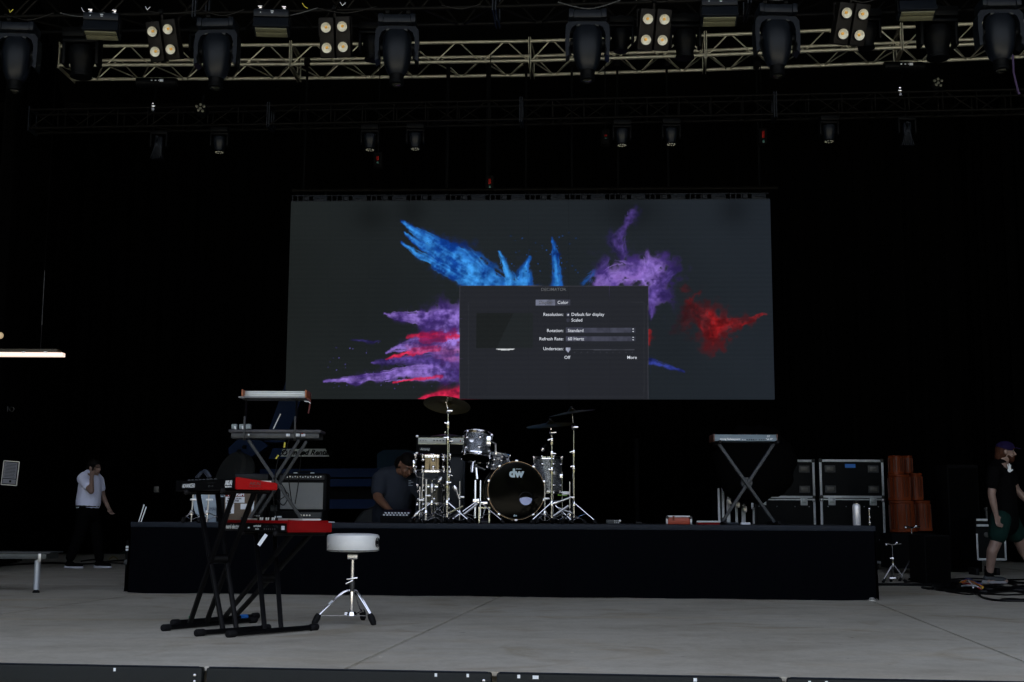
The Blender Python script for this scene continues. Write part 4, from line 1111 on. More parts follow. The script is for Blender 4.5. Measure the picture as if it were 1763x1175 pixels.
# bass drum
kc = P(888.5, 845, 13.25)
KRR = Matrix.Translation(V((kc.x, kc.y, kc.z))) @ RT_(R(9), 4, 'Z') @ RT_(R(90), 4, 'X')
kr = .292
kk = Thing('bass_drum', 'big bass drum with glossy black front head and white lettering', 'bass drum', V((kc.x, kc.y + .2, RZ)))
kk.part('shell', MB().lathe([(kr - .012, -.38), (kr - .012, 0)], 64, KRR), sparkle)
for z0, z1 in ((-.03, .022), (-.40, -.35)):
    kk.part('hoop', MB().lathe([(kr - .010, z0), (kr + .010, z0), (kr + .010, z1), (kr - .006, z1), (kr - .010, z0)], 72, KRR), wood_hoop)
kk.part('hoop_inlay', MB().lathe([(kr + .003, .0215), (kr + .0075, .0215), (kr + .0075, .0235), (kr + .003, .0235), (kr + .003, .0215)], 72, KRR), gold_line)
kk.part('front_head', MB().lathe([(kr - .011, -.004), (kr - .009, .010), (kr - .02, .0115), (.0001, .0115)], 72, KRR), head_black)
for k in range(10):
    a = 2 * math.pi * k / 10 + .31; ca, sa = math.cos(a), math.sin(a)
    kk.part('claw', MB().box(KRR @ V((ca * (kr + .012), sa * (kr + .012), .005)), (.022, .03, .05), (KRR.to_3x3() @ RT_(a, 3, 'Z')), b=.004), chrome)
    kk.rod('tension_rod', KRR @ V((ca * (kr + .016), sa * (kr + .016), -.02)), KRR @ V((ca * (kr + .016), sa * (kr + .016), -.13)), .004, chrome)
    kk.rod('tension_rod', KRR @ V((ca * (kr + .016), sa * (kr + .016), -.36)), KRR @ V((ca * (kr + .016), sa * (kr + .016), -.25)), .004, chrome)
    kk.part('lug', MB().lathe([(.018, 0), (.018, .012), (.01, .02)], 12, KRR @ Matrix.Translation((ca * (kr - .012), sa * (kr - .012), -.14)) @ RT_(a, 4, 'Z') @ RT_(R(90), 4, 'Y')), chrome)
# round port with a pale pillow showing in its lower half
pc = KRR @ V((.10, -.085, .0125))
pm = KRR @ Matrix.Translation((.10, -.085, .012))
kk.part('port_ring', MB().lathe([(.068, 0), (.074, .002), (.068, .004), (.066, .002), (.068, 0)], 40, pm), black_plastic)
hp = [(math.cos(a) * .064, math.sin(a) * .064, .0012) for a in np.linspace(R(188), R(352), 24)]
hp = [(.0625, .006, .0012)] + [(x, y, z) for x, y, z in reversed(hp)] + [(-.0625, .006, .0012)] + [(-.03, .016, .0012), (0, .019, .0012), (.03, .016, .0012)]
pmb = MB(); pv = [pm @ V(p) for p in hp] + [pm @ (V(p) + V((0, 0, .0015))) for p in hp]; nn = len(hp)
pmb.add(pv, [tuple(range(nn)), tuple(range(2 * nn - 1, nn - 1, -1))] + [(i, (i + 1) % nn, (i + 1) % nn + nn, i + nn) for i in range(nn)])
kk.part('pillow', pmb, mat('pillow_blue_white', (.50, .55, .85), .8))
tr_ = KRR.to_euler()
def ktext(s, x, y, size, **k):
    return kk.text(s, KRR @ V((x, y, .013)), size, mat('lettering_pale_blue', (.42, .54, .62), .4) if 'lettering_pale_blue' not in bpy.data.materials else bpy.data.materials['lettering_pale_blue'], rot=tr_, **k)
ktext('dw', .0, .175, .115, bold=.006, sx=1.05)
ktext('drums', .025, .222, .022)
ktext('dw', -.01, -.255, .03, bold=.001)
for sx in (-1, 1):
    kk.part('spur', MB().tube([KRR @ V((sx * (kr - .01), -.09, -.06)), V((kc.x + sx * .36, kc.y - .06, RZ + .01))], .009), chrome)
kk.part('tom_post', MB().tube([KRR @ V((0, kr - .02, -.2)), KRR @ V((-.12, kr + .08, -.2))], .013), chrome)

# ---- chrome stands
def tripod(t, b, rad, hz, angs, r=.009, foot=.03, m=chrome, mrad=None):
    for a in angs:
        d = V((math.cos(a), math.sin(a), 0)); s = V((-d.y, d.x, 0)) * .010
        for sg in (-1, 1): t.rod('leg', b + V((0, 0, hz)) + d * .015 + s * sg, b + d * rad * .93 + V((0, 0, foot)) + s * sg * .4, r * .62, m)
        t.rod('brace', b + V((0, 0, hz * .28)) + d * .012, b + d * rad * .55 + V((0, 0, foot + (hz - foot) * .42)), r * .6, m)
        t.part('rubber_foot', MB().lathe([(.012, 0), (.020, .012), (.016, .05)], 12, Matrix.Translation(b + d * rad) @ RT_(a, 4, 'Z') @ RT_(R(-40), 4, 'Y')), rubber)
    t.part('leg_collar', MB().lathe([(.02, hz - .02), (.022, hz), (.016, hz + .025)], 12, Matrix.Translation(b)), m)
def clampknob(t, p, s=1.0):
    sg_ = random.choice((-1, 1)) * s
    t.part('wing_nut', MB().box(p + V((.022 * sg_, -.012, random.uniform(-.01, .01))), (random.uniform(.025, .045), .012, .013), RT_(random.uniform(-.5, .5), 3, 'Y'), b=.003), chrome)
    t.part('collar', MB().lathe([(.017, -.02), (.019, -.012), (.019, .012), (.016, .02)], 12, Matrix.Translation(p)), chrome)
    t.part('memory_lock', MB().lathe([(.0165, -.05), (.0165, -.025)], 12, Matrix.Translation(p)), mat('brass_tint', (.45, .42, .27), .25, 1) if 'brass_tint' not in bpy.data.materials else bpy.data.materials['brass_tint'])
bronze = mat('cymbal_bronze', (.16, .125, .055), .34, 1.0, var=.3, scale=18, rvar=.1)
def cymbal(label, c, r, rot, dome=.022):
    """cymbal as a thing of its own, resting on a stand"""
    t = Thing('cymbal', label, 'cymbal', c, group='cymbals')
    prof = [(r, 0), (r * .98, .002), (r * .75, dome * .35), (r * .45, dome * .75), (r * .2, dome), (r * .17, dome + .006), (r * .10, dome + .024), (.0001, dome + .03)]
    bot = [(max(.0001, q - .0001), z - .0018) for q, z in reversed(prof[1:])]
    mx = Matrix.Translation(c) @ rot
    t.part('bow', MB().lathe(prof, 56, mx, cap=False).lathe([(q, z - .0015) for q, z in prof], 56, mx, cap=False), bronze)
    t.part('felt', MB().lathe([(.014, dome + .03), (.016, dome + .04), (.012, dome + .05)], 12, mx), rubber)
    for k in range(5):
        q = r * (.35 + .13 * k); z = dome * (.85 - .17 * k)
        t.part('lathe_groove', MB().lathe([(q, z + .0018), (q + .003, z + .0024), (q + .006, z + .0015)], 40, mx, ring=True), bronze)
    return t
def cym_stand(name, label, px, d, ztop, clampz, cymlabel, cr, rot, tri, top_px=None, rr=.0125, tri_a=(0.3, 2.6, 4.5)):
    b = T(px, d)
    t = Thing(name, label, 'cymbal stand', b, group='chrome cymbal stands')
    zl = clampz[0]
    t.rod('lower_post', b + V((0, 0, .06)), V((b.x, b.y, zl)), rr, chrome, n=12)
    for i, z in enumerate(clampz):
        clampknob(t, V((b.x, b.y, z)))
        z2 = clampz[i + 1] if i + 1 < len(clampz) else ztop
        t.rod('post', V((b.x, b.y, z)), V((b.x, b.y, z2)), rr * (.78 if i == 0 else .6), chrome, n=12)
    tripod(t, b, tri[0], tri[1], tri_a)
    tilt = V((b.x, b.y, ztop))
    if top_px is not None: tilt = P(*top_px, b.y)
    t.part('tilter', MB().ball(V((b.x, b.y, ztop)), .028, n=12).box(V((b.x + .02, b.y - .02, ztop)), (.05, .02, .02), b=.005), chrome)
    t.rod('top_post', V((b.x, b.y, ztop)), tilt + (tilt - V((b.x, b.y, ztop))).normalized() * .05, .006, chrome)
    t.part('wing_nut', MB().box(tilt + (tilt - V((b.x, b.y, ztop))).normalized() * .05, (.012, .012, .018)), chrome)
    if cymlabel: cymbal(cymlabel, tilt, cr, rot)
    return t
zp = lambda px, py, d: P(px, py, d).z
cym_stand('cymbal_stand', 'tall straight chrome cymbal stand in front of the amplifier', 769.5, 12.75, zp(770, 708, 12.75), [zp(770, 832, 12.75), zp(770, 755, 12.75), zp(770, 729, 12.75)],
          'large dark cymbal overlapping the bottom of the video wall', .238, RT_(R(6), 4, 'Y') @ RT_(R(-17), 4, 'X'), (.24, .20), (769.5, 698), tri_a=(-.25, 2.9, 1.4))
cym_stand('cymbal_stand', 'chrome cymbal stand directly right of the bass drum', 950, 12.85, zp(950, 745, 12.85), [zp(950, 808, 12.85), zp(950, 780, 12.85), zp(950, 757, 12.85)],
          'dark cymbal, the lower of the right pair', .245, RT_(R(-5), 4, 'Y') @ RT_(R(9), 4, 'X'), (.22, .20), (948, 733), tri_a=(-.2, 3.3, 1.5))
cym_stand('cymbal_stand', 'tallest chrome cymbal stand at the right end of the drum kit', 988, 13.1, zp(988, 736, 13.1), [zp(988, 805, 13.1), zp(988, 778, 13.1)],
          'dark cymbal seen nearly edge on, the higher of the right pair', .24, RT_(R(-9), 4, 'Y') @ RT_(R(4), 4, 'X'), (.23, .20), (985, 712), rr=.0135, tri_a=(-.1, 3.0, 1.7))
cym_stand('cymbal_stand', 'short chrome hi-hat stand half hidden behind the snare', 772, 13.7, zp(770, 760, 13.7), [zp(770, 820, 13.7)],
          'thin hi-hat cymbal level with the amplifier top', .18, RT_(0, 4, 'X'), (.28, .24), (770, 752), tri_a=(.6, 2.7, 4.6))
# boom arm of the middle stand holding a short microphone
def short_stand(label, px, d, h, kind='drum microphone stand', tape=None, r=.008, hook=True, spread=.17):
    b = T(px, d); t = Thing('microphone_stand', label, 'microphone stand', b, group='short stands around the drums')
    t.rod('post', b + V((0, 0, .03)), b + V((0, 0, h)), r, brushed, n=10)
    tripod(t, b, spread, .10, (.2, 2.3, 4.2), r=.007)
    if hook:
        t.part('boom_joint', MB().box(b + V((.02, -.01, h * .62)), (.055, .02, .022), b=.005), brushed)
    return t, b
t, b = short_stand('thin short stand left of the taped one, near the snare', 722, 12.8, .36)
t.rod('boom', b + V((.02, 0, .22)), b + V((.03, 0, .50)), .006, brushed)
t, b = short_stand('short pale stand with white clamp below the snare', 733, 12.7, .43, r=.012)
t, b = short_stand('thin upright rod stand between snare and bass drum', 791, 13.0, .42, r=.006)
t, b = short_stand('thin stand with white clip right of the floor tom', 981, 12.9, .42, r=.006)
t.part('clip', MB().lathe([(.022, 0), (.016, .07)], 12, Matrix.Translation(b + V((-.075, 0, .30))) @ RT_(R(85), 4, 'Y')), white_paint)
t, b = short_stand('thin stand just left of the floor tom leg', 938, 12.95, .40, r=.006)
b = T(823, 12.95); t = Thing('tom_stand', 'double-tube chrome stand carrying the rack tom', 'drum stand', b)
for dx in (-.03, .022): t.rod('post', b + V((dx, 0, .05)), b + V((dx, .03, .43)), .014 if dx < 0 else .009, chrome, n=12)
t.rod('cross_tube', b + V((-.01, 0, .44)), V((tom_c.x, tom_c.y, tom_c.z - .03)), .016, chrome)
t.part('clamp_block', MB().box(b + V((-.03, 0, .22)), (.045, .04, .045), b=.006).box(b + V((.06, -.02, .20)), (.07, .03, .03), b=.006), chrome)
tripod(t, b, .30, .22, (-.5, 3.4, 1.5))
b = T(743, 13.0); t = Thing('snare_stand', 'chrome basket stand under the shiny snare', 'drum stand', b)
t.rod('post', b + V((0, 0, .10)), V((b.x, b.y, sn_c.z - .09)), .011, chrome)
t.part('adjuster', MB().lathe([(.02, .30), (.027, .34), (.027, .39), (.012, .41)], 14, Matrix.Translation(b)), brushed)
tripod(t, b, .26, .2, (-.6, 3.6, 1.6))
for a in (-.9, 1.2, 3.3):
    d = V((math.cos(a), math.sin(a), 0)); c0 = V((b.x, b.y, sn_c.z - .09))
    t.part('basket_arm', MB().tube([c0, c0 + d * .15 + V((0, 0, .03)), c0 + d * .19 + V((0, 0, .10))], .007), chrome)
def drum_mic(label, tip, tail, stem, m=brushed):
    t = Thing('drum_microphone', label, 'microphone', tail, group='drum microphones')
    d = (V(tail) - V(tip)).length
    t.part('mic_body', MB().lathe([(.0001, 0), (.020, .004), (.024, .03), (.022, .05), (.013, .07), (.012, d)], 14, axis(tip, tail)), m)
    t.part('mic_grille', MB().lathe([(.0001, -.002), (.019, 0), (.0235, .016), (.0245, .03)], 14, axis(tip, tail)), chrome)
    t.part('mic_cable', MB().tube(spline([tail, V(tail) + V((.03, .02, -.05)), V(stem)], 6), .005, 6), black_plastic)
    return t
drum_mic('microphone lying diagonally right of the tall left stand', P(791, 847, 12.7) + V((-.05, 0, .06)), P(786, 856, 12.7) + V((.03, 0, -.02)), T(793, 12.8))
drum_mic('silver microphone pointing down at the snare', P(755, 832, 12.8), P(760, 822, 12.8), T(757, 12.9))
drum_mic('microphone aimed at the bass drum head from the right', P(951, 868, 12.6), P(982, 857, 12.6), T(966, 12.7))
drum_mic('microphone lying low left of the snare stand', P(713, 890, 12.55), P(724, 878, 12.55), T(716, 12.6))
drum_mic('microphone above the floor tom rim', P(933, 777, 13.3), P(940, 765, 13.3), P(940, 790, 13.4), black_plastic)
pb = T(966, 12.55)
tb2 = Thing('boom_tube', 'short pale boom tube lying across the right drum stand legs', 'boom tube', P(955, 888, 12.5))
tb2.rod('tube', P(953, 889, 12.5), P(979, 871, 12.5), .011, brushed)
tb2.rod('tube', P(961, 875, 12.5), P(985, 884, 12.5), .009, brushed)
tb3 = Thing('boom_tube', 'short yellowish boom tube between the left stands', 'boom tube', P(775, 885, 12.5))
tb3.rod('tube', P(773, 884, 12.5), P(797, 872, 12.5), .010, bpy.data.materials['brass_tint'])
tb3.rod('tube', P(799, 886, 12.5), P(822, 868, 12.5), .012, brushed)
single('tape_strip', MB().box(P(968, 853, 13.75), (.10, .01, .016)), mat('green_strip', (.16, .42, .03), .5), 'bright green strip behind the floor tom legs', 'tape', P(968, 853, 13.75))
pd = T(868, 12.95)
pdl = Thing('bass_drum_pedal', 'dark pedal hardware on the deck left of the bass drum', 'pedal', pd + V((-.2, 0, 0)))
pdl.part('footplate', MB().box(pd + V((-.2, .1, .03)), (.09, .26, .012), RT_(R(8), 3, 'X'), b=.004), black_metal)
pdl.part('frame', MB().box(pd + V((-.25, -.02, .08)), (.014, .02, .15)).box(pd + V((-.15, -.02, .08)), (.014, .02, .15)).box(pd + V((-.2, -.02, .155)), (.12, .014, .014)), chrome)

# ---- amplifiers
def knob_row(t, p0, dx, n, r=.008, m=black_plastic):
    for k in range(n): t.part('knob', MB().lathe([(r, 0), (r * .9, .012)], 12, Matrix.Translation(V(p0) + V((dx * k, 0, 0))) @ RT_(R(90), 4, 'X')), m)
hd_l = T(714.5, 14.05); hd_r = T(799, 14.05); hw = hd_r.x - hd_l.x
hz0, hz1 = zp(755, 783, 14.05), zp(755, 750, 14.05)
hd = Thing('amplifier_head', 'bass amplifier head with silver control strip on top of its cabinet', 'amplifier', V((hd_l.x + hw / 2, 14.2, hz0)))
cx_ = hd_l.x + hw / 2
hd.part('box', MB().box((cx_, 14.2, (hz0 + hz1) / 2), (hw, .30, hz1 - hz0), b=.008), vinyl)
hd.part('control_strip', MB().box((cx_ + .01, 14.045, hz1 - .062), (hw * .95, .01, .062), b=.002), mat('silver_panel', (.33, .35, .34), .45, .3, var=.1))
hd.part('strip_border', MB().box((cx_ + .01, 14.042, hz1 - .029), (hw * .95, .01, .004)).box((cx_ + .01, 14.042, hz1 - .095), (hw * .95, .01, .004)), chrome)
knob_row(hd, (cx_ - .07, 14.04, hz1 - .058), .034, 5); knob_row(hd, (cx_ - .22, 14.04, hz1 - .06), .03, 3, .005)
hd.part('jewel_lamp', MB().ball((cx_ + .22, 14.035, hz1 - .06), .008), red_tag)
hd.part('name_plate', MB().box((cx_ - .17, 14.045, hz0 + .058), (.115, .01, .032), b=.002), grey_tube)
hd.text('Ampeg', (cx_ - .17, 14.038, hz0 + .058), .036, white_paint, shear=.3)
for x in (-1, 1):
    for z in (hz0 + .012, hz1 - .012): hd.part('corner', MB().box((cx_ + x * (hw / 2 - .01), 14.05, z), (.03, .03, .03), b=.008), brushed)
cb = Thing('bass_cabinet', 'tall black bass speaker cabinet behind the left drums', 'speaker cabinet', V((cx_, 14.25, RZ)))
ch = hz0 - RZ - .004
grille = mat('blue_black_grille', (.016, .020, .027), .7, bump=.5, bscale=260)
cb.part('box', MB().box((cx_ + .005, 14.26, RZ + ch / 2), (hw * 1.0, .38, ch), b=.01), vinyl)
cb.part('grille_cloth', MB().box((cx_ + .005, 14.065, RZ + ch / 2), (hw * .90, .012, ch * .93), b=.003), grille)
cb.part('front_edge', MB().box((cx_ - hw * .475, 14.062, RZ + ch / 2), (.022, .014, ch * .97)).box((cx_ + hw * .485, 14.062, RZ + ch / 2), (.022, .014, ch * .97)), deck_edge)

def combo(label, x0, x1, ytop, d, ybot=None):
    a, b = T(x0, d), T(x1, d); w = b.x - a.x; cx = a.x + w / 2
    z0 = RZ if ybot is None else zp(x0, ybot, d); z1 = zp(x0, ytop, d); h = z1 - z0
    return a, b, w, cx, z0, z1, h
a, b, w, cx, z0, z1, h = combo('', 476, 561, 815, 13.6, 880)
am = Thing('guitar_amplifier', 'combo guitar amplifier with pale silver grille behind the keyboards', 'amplifier', V((cx, 13.7, z0)))
am.part('box', MB().box((cx, 13.73, z0 + h / 2), (w, .26, h), b=.01), vinyl)
am.part('grille_cloth', MB().box((cx, 13.598, z0 + h * .40), (w * .86, .012, h * .70), b=.002), mat('silver_grille', (.19, .20, .205), .8, bump=.6, bscale=200, var=.12))
am.part('control_panel', MB().box((cx, 13.596, z1 - .045), (w * .90, .012, .045), RT_(R(-18), 3, 'X')), black_metal)
for k in range(16): am.part('knob', MB().lathe([(.0075, 0), (.006, .014)], 10, Matrix.Translation((cx - w * .40 + k * w * .052, 13.586, z1 - .042 + .006 * (k % 2))) @ RT_(R(90), 4, 'X')), white_paint if k % 3 else brushed)
am.part('handle', MB().tube([(cx - .10, 13.7, z1), (cx - .07, 13.7, z1 + .02), (cx + .07, 13.7, z1 + .02), (cx + .10, 13.7, z1)], .009), black_plastic)
for x in (-.09, .09): am.part('handle_end', MB().box((cx + x, 13.7, z1 + .006), (.04, .022, .012), b=.003), white_paint)
a2, b2, w2, cx2, z02, z12, h2 = combo('', 462, 556, 878.5, 13.45)
a2h = Thing('amplifier_head', 'low amplifier head with knobs under the combo amplifier', 'amplifier', V((cx2, 13.6, z02)))
a2h.part('box', MB().box((cx2, 13.62, z02 + (z0 - z02) / 2), (w2, .34, (z0 - z02) - .004), b=.006), vinyl)
a2h.part('control_panel', MB().box((cx2 + w2 * .26, 13.445, z02 + .075), (w2 * .42, .01, .055)), grey_tube)
a2h.part('trim_line', MB().box((cx2 + w2 * .30, 13.444, z02 + .028), (w2 * .34, .01, .012)), white_paint)
knob_row(a2h, (cx2 + w2 * .10, 13.44, z02 + .072), .030, 4, .009, brushed)
a2h.part('name_mark', MB().box((cx2 - w2 * .32, 13.444, z02 + .055), (.07, .008, .016)), white_paint)

# ---- rear left keyboard rig
st = T(475, 12.7)
kst = Thing('keyboard_stand', 'grey double-tube stand with two tiers at the rear left of the riser', 'keyboard stand', st)
for (x0, y0, x1, y1) in ((428, 758, 521, 893), (515, 758, 428, 893), (528, 760, 440, 893)):
    dd_ = 12.7 + (.12 if x0 == 528 else 0)
    a, b = P(x0, y0, dd_), T(x1, dd_, RZ + .02)
    q = (b - a).to_track_quat('Z', 'Y').to_matrix()
    kst.part('leg', MB().box((a + b) / 2, (.034, .03, (b - a).length), q, b=.005), grey_tube)
for px in (421, 508):
    kst.part('upright', MB().box((P(px, 745, 12.66) + P(px, 722, 12.66)) / 2 + V((0, 0, -.02)), (.018, .03, .23), b=.004), grey_tube)
    kst.rod('upright_tube', P(px + 2, 722, 12.75), P(px + 3, 690, 12.85), .011, black_tube)
    kst.rod('tier_arm', P(px, 757, 12.62), P(px, 757, 13.1), .014, black_tube)
    kst.rod('tier_arm', P(px + 3, 688, 12.8), P(px + 3, 688, 13.2), .014, black_tube)
for x in (430, 520): kst.rod('foot_bar', T(x, 12.5, RZ + .02), T(x, 12.95, RZ + .02), .016, black_tube)
ka, kb_ = P(393, 754, 12.75), P(552, 754, 12.75); kw = kb_.x - ka.x; kz = ka.z
rk = Thing('stage_keyboard', 'long grey two-tier keyboard on the rear left stand', 'keyboard', V(((ka.x + kb_.x) / 2, 12.9, kz)), group='keyboards')
kcx = (ka.x + kb_.x) / 2
rk.part('body', MB().box((kcx, 12.92, kz + .024), (kw * .955, .30, .052), b=.006), mat('rear_keyboard_grey', (.030, .034, .038), .5))
rk.part('top_shell', MB().box((kcx, 12.92, kz + .068), (kw, .34, .032), b=.006), mat('rear_keyboard_top', (.030, .031, .040), .5))
for k in range(5): rk.part('socket', MB().box((kcx + kw * (-.25 + .02 * k + .12 * (k > 2)), 12.765, kz + .03), (.012, .006, .006)), grey_tube)
for fx, w_, m_ in ((-.28, .022, white_paint), (.145, .05, paper), (.25, .05, white_paint), (.265, .02, paper), (.31, .05, paper)):
    rk.part('plug', MB().box((kcx + kw * fx, 12.758, kz + .03), (w_ * .8, .016, .018 + .01 * (w_ > .04)), b=.003), m_)
rk.part('plug', MB().box((kcx + kw * .30, 12.756, kz + .045), (.02, .012, .01)), red_tag)
for k, (x0, m_) in enumerate(((402, paper), (415, paper), (426, paper))):
    rk.part('side_pedal', MB().box(P(x0 + 2, 735, 12.85), (.055, .06, .05), b=.008), mat('pale_pedal', (.22, .27, .29), .5) if 'pale_pedal' not in bpy.data.materials else bpy.data.materials['pale_pedal'])
    if k < 2: rk.part('pedal_mark', MB().box(P(x0 + 3, 737, 12.81), (.016, .004, .035), RT_(R(-20), 3, 'Y')), white_paint)
for pts in (((498, 757), (492, 775), (478, 795)),):
    c = [P(x, y, 12.6) for x, y in pts]
    cb_ = Thing('patch_cable', 'black patch cable with yellow tape bands hanging from the rear keyboard', 'cable', c[0])
    cb_.part('cord', MB().tube(spline(c + [T(470, 12.6, RZ + .25), T(478, 12.6)], 6), .006, 6), black_plastic)
    cb_.part('tape_band', MB().tube([P(490.5, 762, 12.59), P(489.5, 771, 12.59)], .009, 8), yellow_m)
    cb_.part('tape_band', MB().tube([P(479.5, 784, 12.59), P(475, 790, 12.59)], .009, 8), yellow_m)
for k, pts in enumerate((((495, 810), (500, 850), (503, 870)), ((520, 770), (514, 830), (508, 868)), ((482, 830), (493, 850), (480, 862)), ((485, 845), (497, 852), (488, 870), (476, 860)), ((440, 850), (455, 862), (462, 880)))):
    c = [P(x, y, 13.3) for x, y in pts]
    single('loose_cable', MB().tube(spline(c, 8), .006, 6), black_plastic, ('straight cable hanging in front of the pale amplifier grille', 'curving cable running down the right of the pale grille', 'short looped cable at the left of the pale grille', 'tangled cable low in front of the combo amplifier', 'dark cable near the small box left of the combo')[k], 'cable', c[0], group='cables around the combo amplifier')
single('antenna_rod', MB().tube([P(470.5, 739, 13.2), P(483, 713, 13.2)], .006, 6), white_paint, 'thin white slanted rod standing behind the rear keyboard', 'rod', P(470.5, 739, 13.2))
# silver slab keyboard on top
sa_, sb_ = P(415, 686, 12.9), P(530, 686, 12.9)
sx0, sx1 = P(420, 686, 12.9).x, P(526, 686, 12.9).x; sz = sa_.z; sc_ = (sx0 + sx1) / 2
sk = Thing('silver_synthesizer', 'silver slab keyboard with orange ends on the top tier', 'keyboard', V((sc_, 13.0, sz)), group='keyboards')
slab_m = mat('silver_slab', (.52, .56, .57), .38, .4, var=.06)
sk.part('back_plate', MB().box((sc_, 12.95, sz + .030), (sx1 - sx0, .05, .016), b=.003).box((sc_, 12.955, sz + .050), (sx1 - sx0, .05, .022), b=.003).box((sc_, 12.965, sz + .071), (sx1 - sx0, .05, .016), b=.004), slab_m)
sk.part('base_tray', MB().box((sc_ - .02, 13.02, sz + .008), (sx1 - sx0 + .05, .34, .016), b=.003), mat('tray_grey', (.20, .21, .23), .5))
for s, x in ((-1, sx0), (1, sx1)): sk.part('end_cheek', MB().box((x + s * .008, 13.0, sz + .045), (.016, .30, .08), b=.004), mat('orange_wood', (.33, .09, .025), .45) if 'orange_wood' not in bpy.data.materials else bpy.data.materials['orange_wood'])
sk.part('power_plug', MB().tube(spline([P(528, 686, 12.9), P(534, 691, 12.9), P(533, 700, 12.9), P(531, 712, 12.9)], 5), .008, 8), mat('dark_red_cable', (.12, .02, .02), .5))
sk.part('cable_tie', MB().tube([P(524, 691, 12.85), P(531, 692, 12.85), P(535, 695, 12.85)], .005, 6), white_paint)

# ---- stuff behind the front keyboards
bd = P(352, 905, 13.2); 
hc = V((P(370, 900, 13.2).x, 13.2, RZ + .20))
wm = mat('pale_blue_drum_head', (.30, .38, .47), .5)
yd = Thing('marching_drum', 'pale blue drum head half hidden behind the front keyboard stand', 'drum', V((hc.x, 13.3, RZ)))
yd.part('shell', MB().lathe([(.225, -.02), (.225, .28)], 48, Matrix.Translation(hc) @ RT_(R(-90), 4, 'X')), wm)
yd.part('front_head', MB().lathe([(.215, -.024), (.0001, -.024)], 48, cap=False, m= Matrix.Translation(hc) @ RT_(R(-90), 4, 'X')), wm)
yd.text('YAMAHA', (P(366, 877, 13.17).x, 13.17, P(366, 877, 13.17).z), .05, mat('navy_print', (.05, .08, .16), .5), sx=.8)
yd.part('foot', MB().box((hc.x, 13.32, RZ + .006), (.2, .2, .012)), rubber)
blk = T(379, 12.95); t = Thing('small_box', 'black box standing between the pale blue drum and the printed box', 'box', blk); t.part('case', MB().box(blk + V((0, .05, .125)), (.085, .10, .25), b=.006), vinyl); t.part('handle', MB().tube([blk + V((-.02, .05, .25)), blk + V((-.015, .05, .265)), blk + V((.015, .05, .265)), blk + V((.02, .05, .25))], .004), black_plastic)
bx = P(412, 866, 12.9)
bt = Thing('printed_box', 'upright box printed in red and white with the word TOUGH', 'box', V((bx.x, 12.98, RZ)))
bw, bh = .30, .30
bt.part('carton', MB().box((bx.x, 12.98, RZ + bh / 2), (bw, .14, bh), b=.004), mat('carton_tan', (.10, .075, .055), .8, scale=40, var=.35))
yf = 12.908
bt.part('printed_panel', MB().box((bx.x - .045, yf, RZ + bh - .022), (.19, .004, .044)), red_metal)
bt.text('TOUGH', (bx.x - .04, yf - .004, RZ + bh - .024), .048, paper, bold=.002)
bt.part('printed_panel', MB().box((bx.x - .045, yf, RZ + bh - .078), (.19, .004, .058)), paper)
bt.text('PROTECTION', (bx.x - .05, yf - .004, RZ + bh - .068), .022, black_plastic, bold=.001); bt.text('BOX COVER', (bx.x - .065, yf - .004, RZ + bh - .09), .022, black_plastic, bold=.001)
bt.part('printed_panel', MB().box((bx.x - .095, yf, RZ + bh - .165), (.085, .004, .10)), paper)
bt.part('printed_shape', MB().add([(bx.x - .12, yf - .003, RZ + .09), (bx.x - .08, yf - .003, RZ + .09), (bx.x - .085, yf - .003, RZ + .12), (bx.x - .10, yf - .003, RZ + .14), (bx.x - .115, yf - .003, RZ + .12)], [(0, 1, 2, 3, 4)]), black_plastic)
bt.part('printed_panel', MB().box((bx.x + .05, yf, RZ + bh - .145), (.075, .004, .055)), paper)
bt.part('printed_panel', MB().box((bx.x + .135, yf, RZ + bh - .15), (.022, .004, .12)), paper)
bt.part('printed_panel', MB().box((bx.x + .132, yf - .002, RZ + bh - .225), (.03, .004, .03)), red_metal)
for k, (px, lab) in enumerate(((329, 'thin chrome stand at the left edge of the pale blue drum'), (356, 'short chrome stand with a white clamp above the pale blue drum'))):
    b = T(px, 12.8); t = Thing('percussion_stand', lab, 'stand', b, group='thin percussion stands')
    t.rod('post', b + V((0, 0, .0)), b + V((.012, 0, .29)), .008, brushed)
    t.part('clamp', MB().box(b + V((.02, 0, .22)), (.07, .03, .02), b=.004).ball(b + V((.0, -.01, .10)), .018), white_paint if k else brushed)
    tripod(t, b, .16, .09, (.3, 2.4, 4.4), r=.007)
for k, (px, h_) in enumerate(((239, .165), (243, .145))):
    b = T(px, 12.4); single('slanted_rod', MB().tube([b, b + V((.045, 0, h_))], .005, 6), white_paint, ('taller', 'shorter')[k] + ' thin white rod leaning at the left end of the riser', 'rod', b, group='white rods at the left end of the riser')
for k, (px, w_, h_, m_, lab) in enumerate(((444, .07, .09, black_plastic, 'small black box with white specks between printed box and amplifier'), (430, .16, .05, house_body, 'flat grey box behind the lower red keyboard'))):
    b = T(px, 12.8); t = Thing('small_box', lab, 'box', b); t.part('case', MB().box(b + V((0, 0, h_ / 2 + .001)), (w_, .1, h_), b=.004), m_)
    for q in range(4): t.part('knob', MB().ball(b + V((-.02 + .015 * q, -.052, h_ * .7)), .004, n=6), white_paint)
# dark seat / tyre-like shape and grey case behind the front keyboards
b = T(433, 13.9); t = Thing('grey_case', 'flat dark grey case standing behind the upper red keyboard', 'case', b)
t.part('lid', MB().box((b.x, 13.95, zp(433, 824, 13.9)), (.36, .25, .10), b=.01), house_body); t.part('base', MB().box((b.x, 13.95, (RZ + zp(433, 824, 13.9) - .05) / 2), (.34, .24, zp(433, 824, 13.9) - .055 - RZ), b=.01), vinyl)

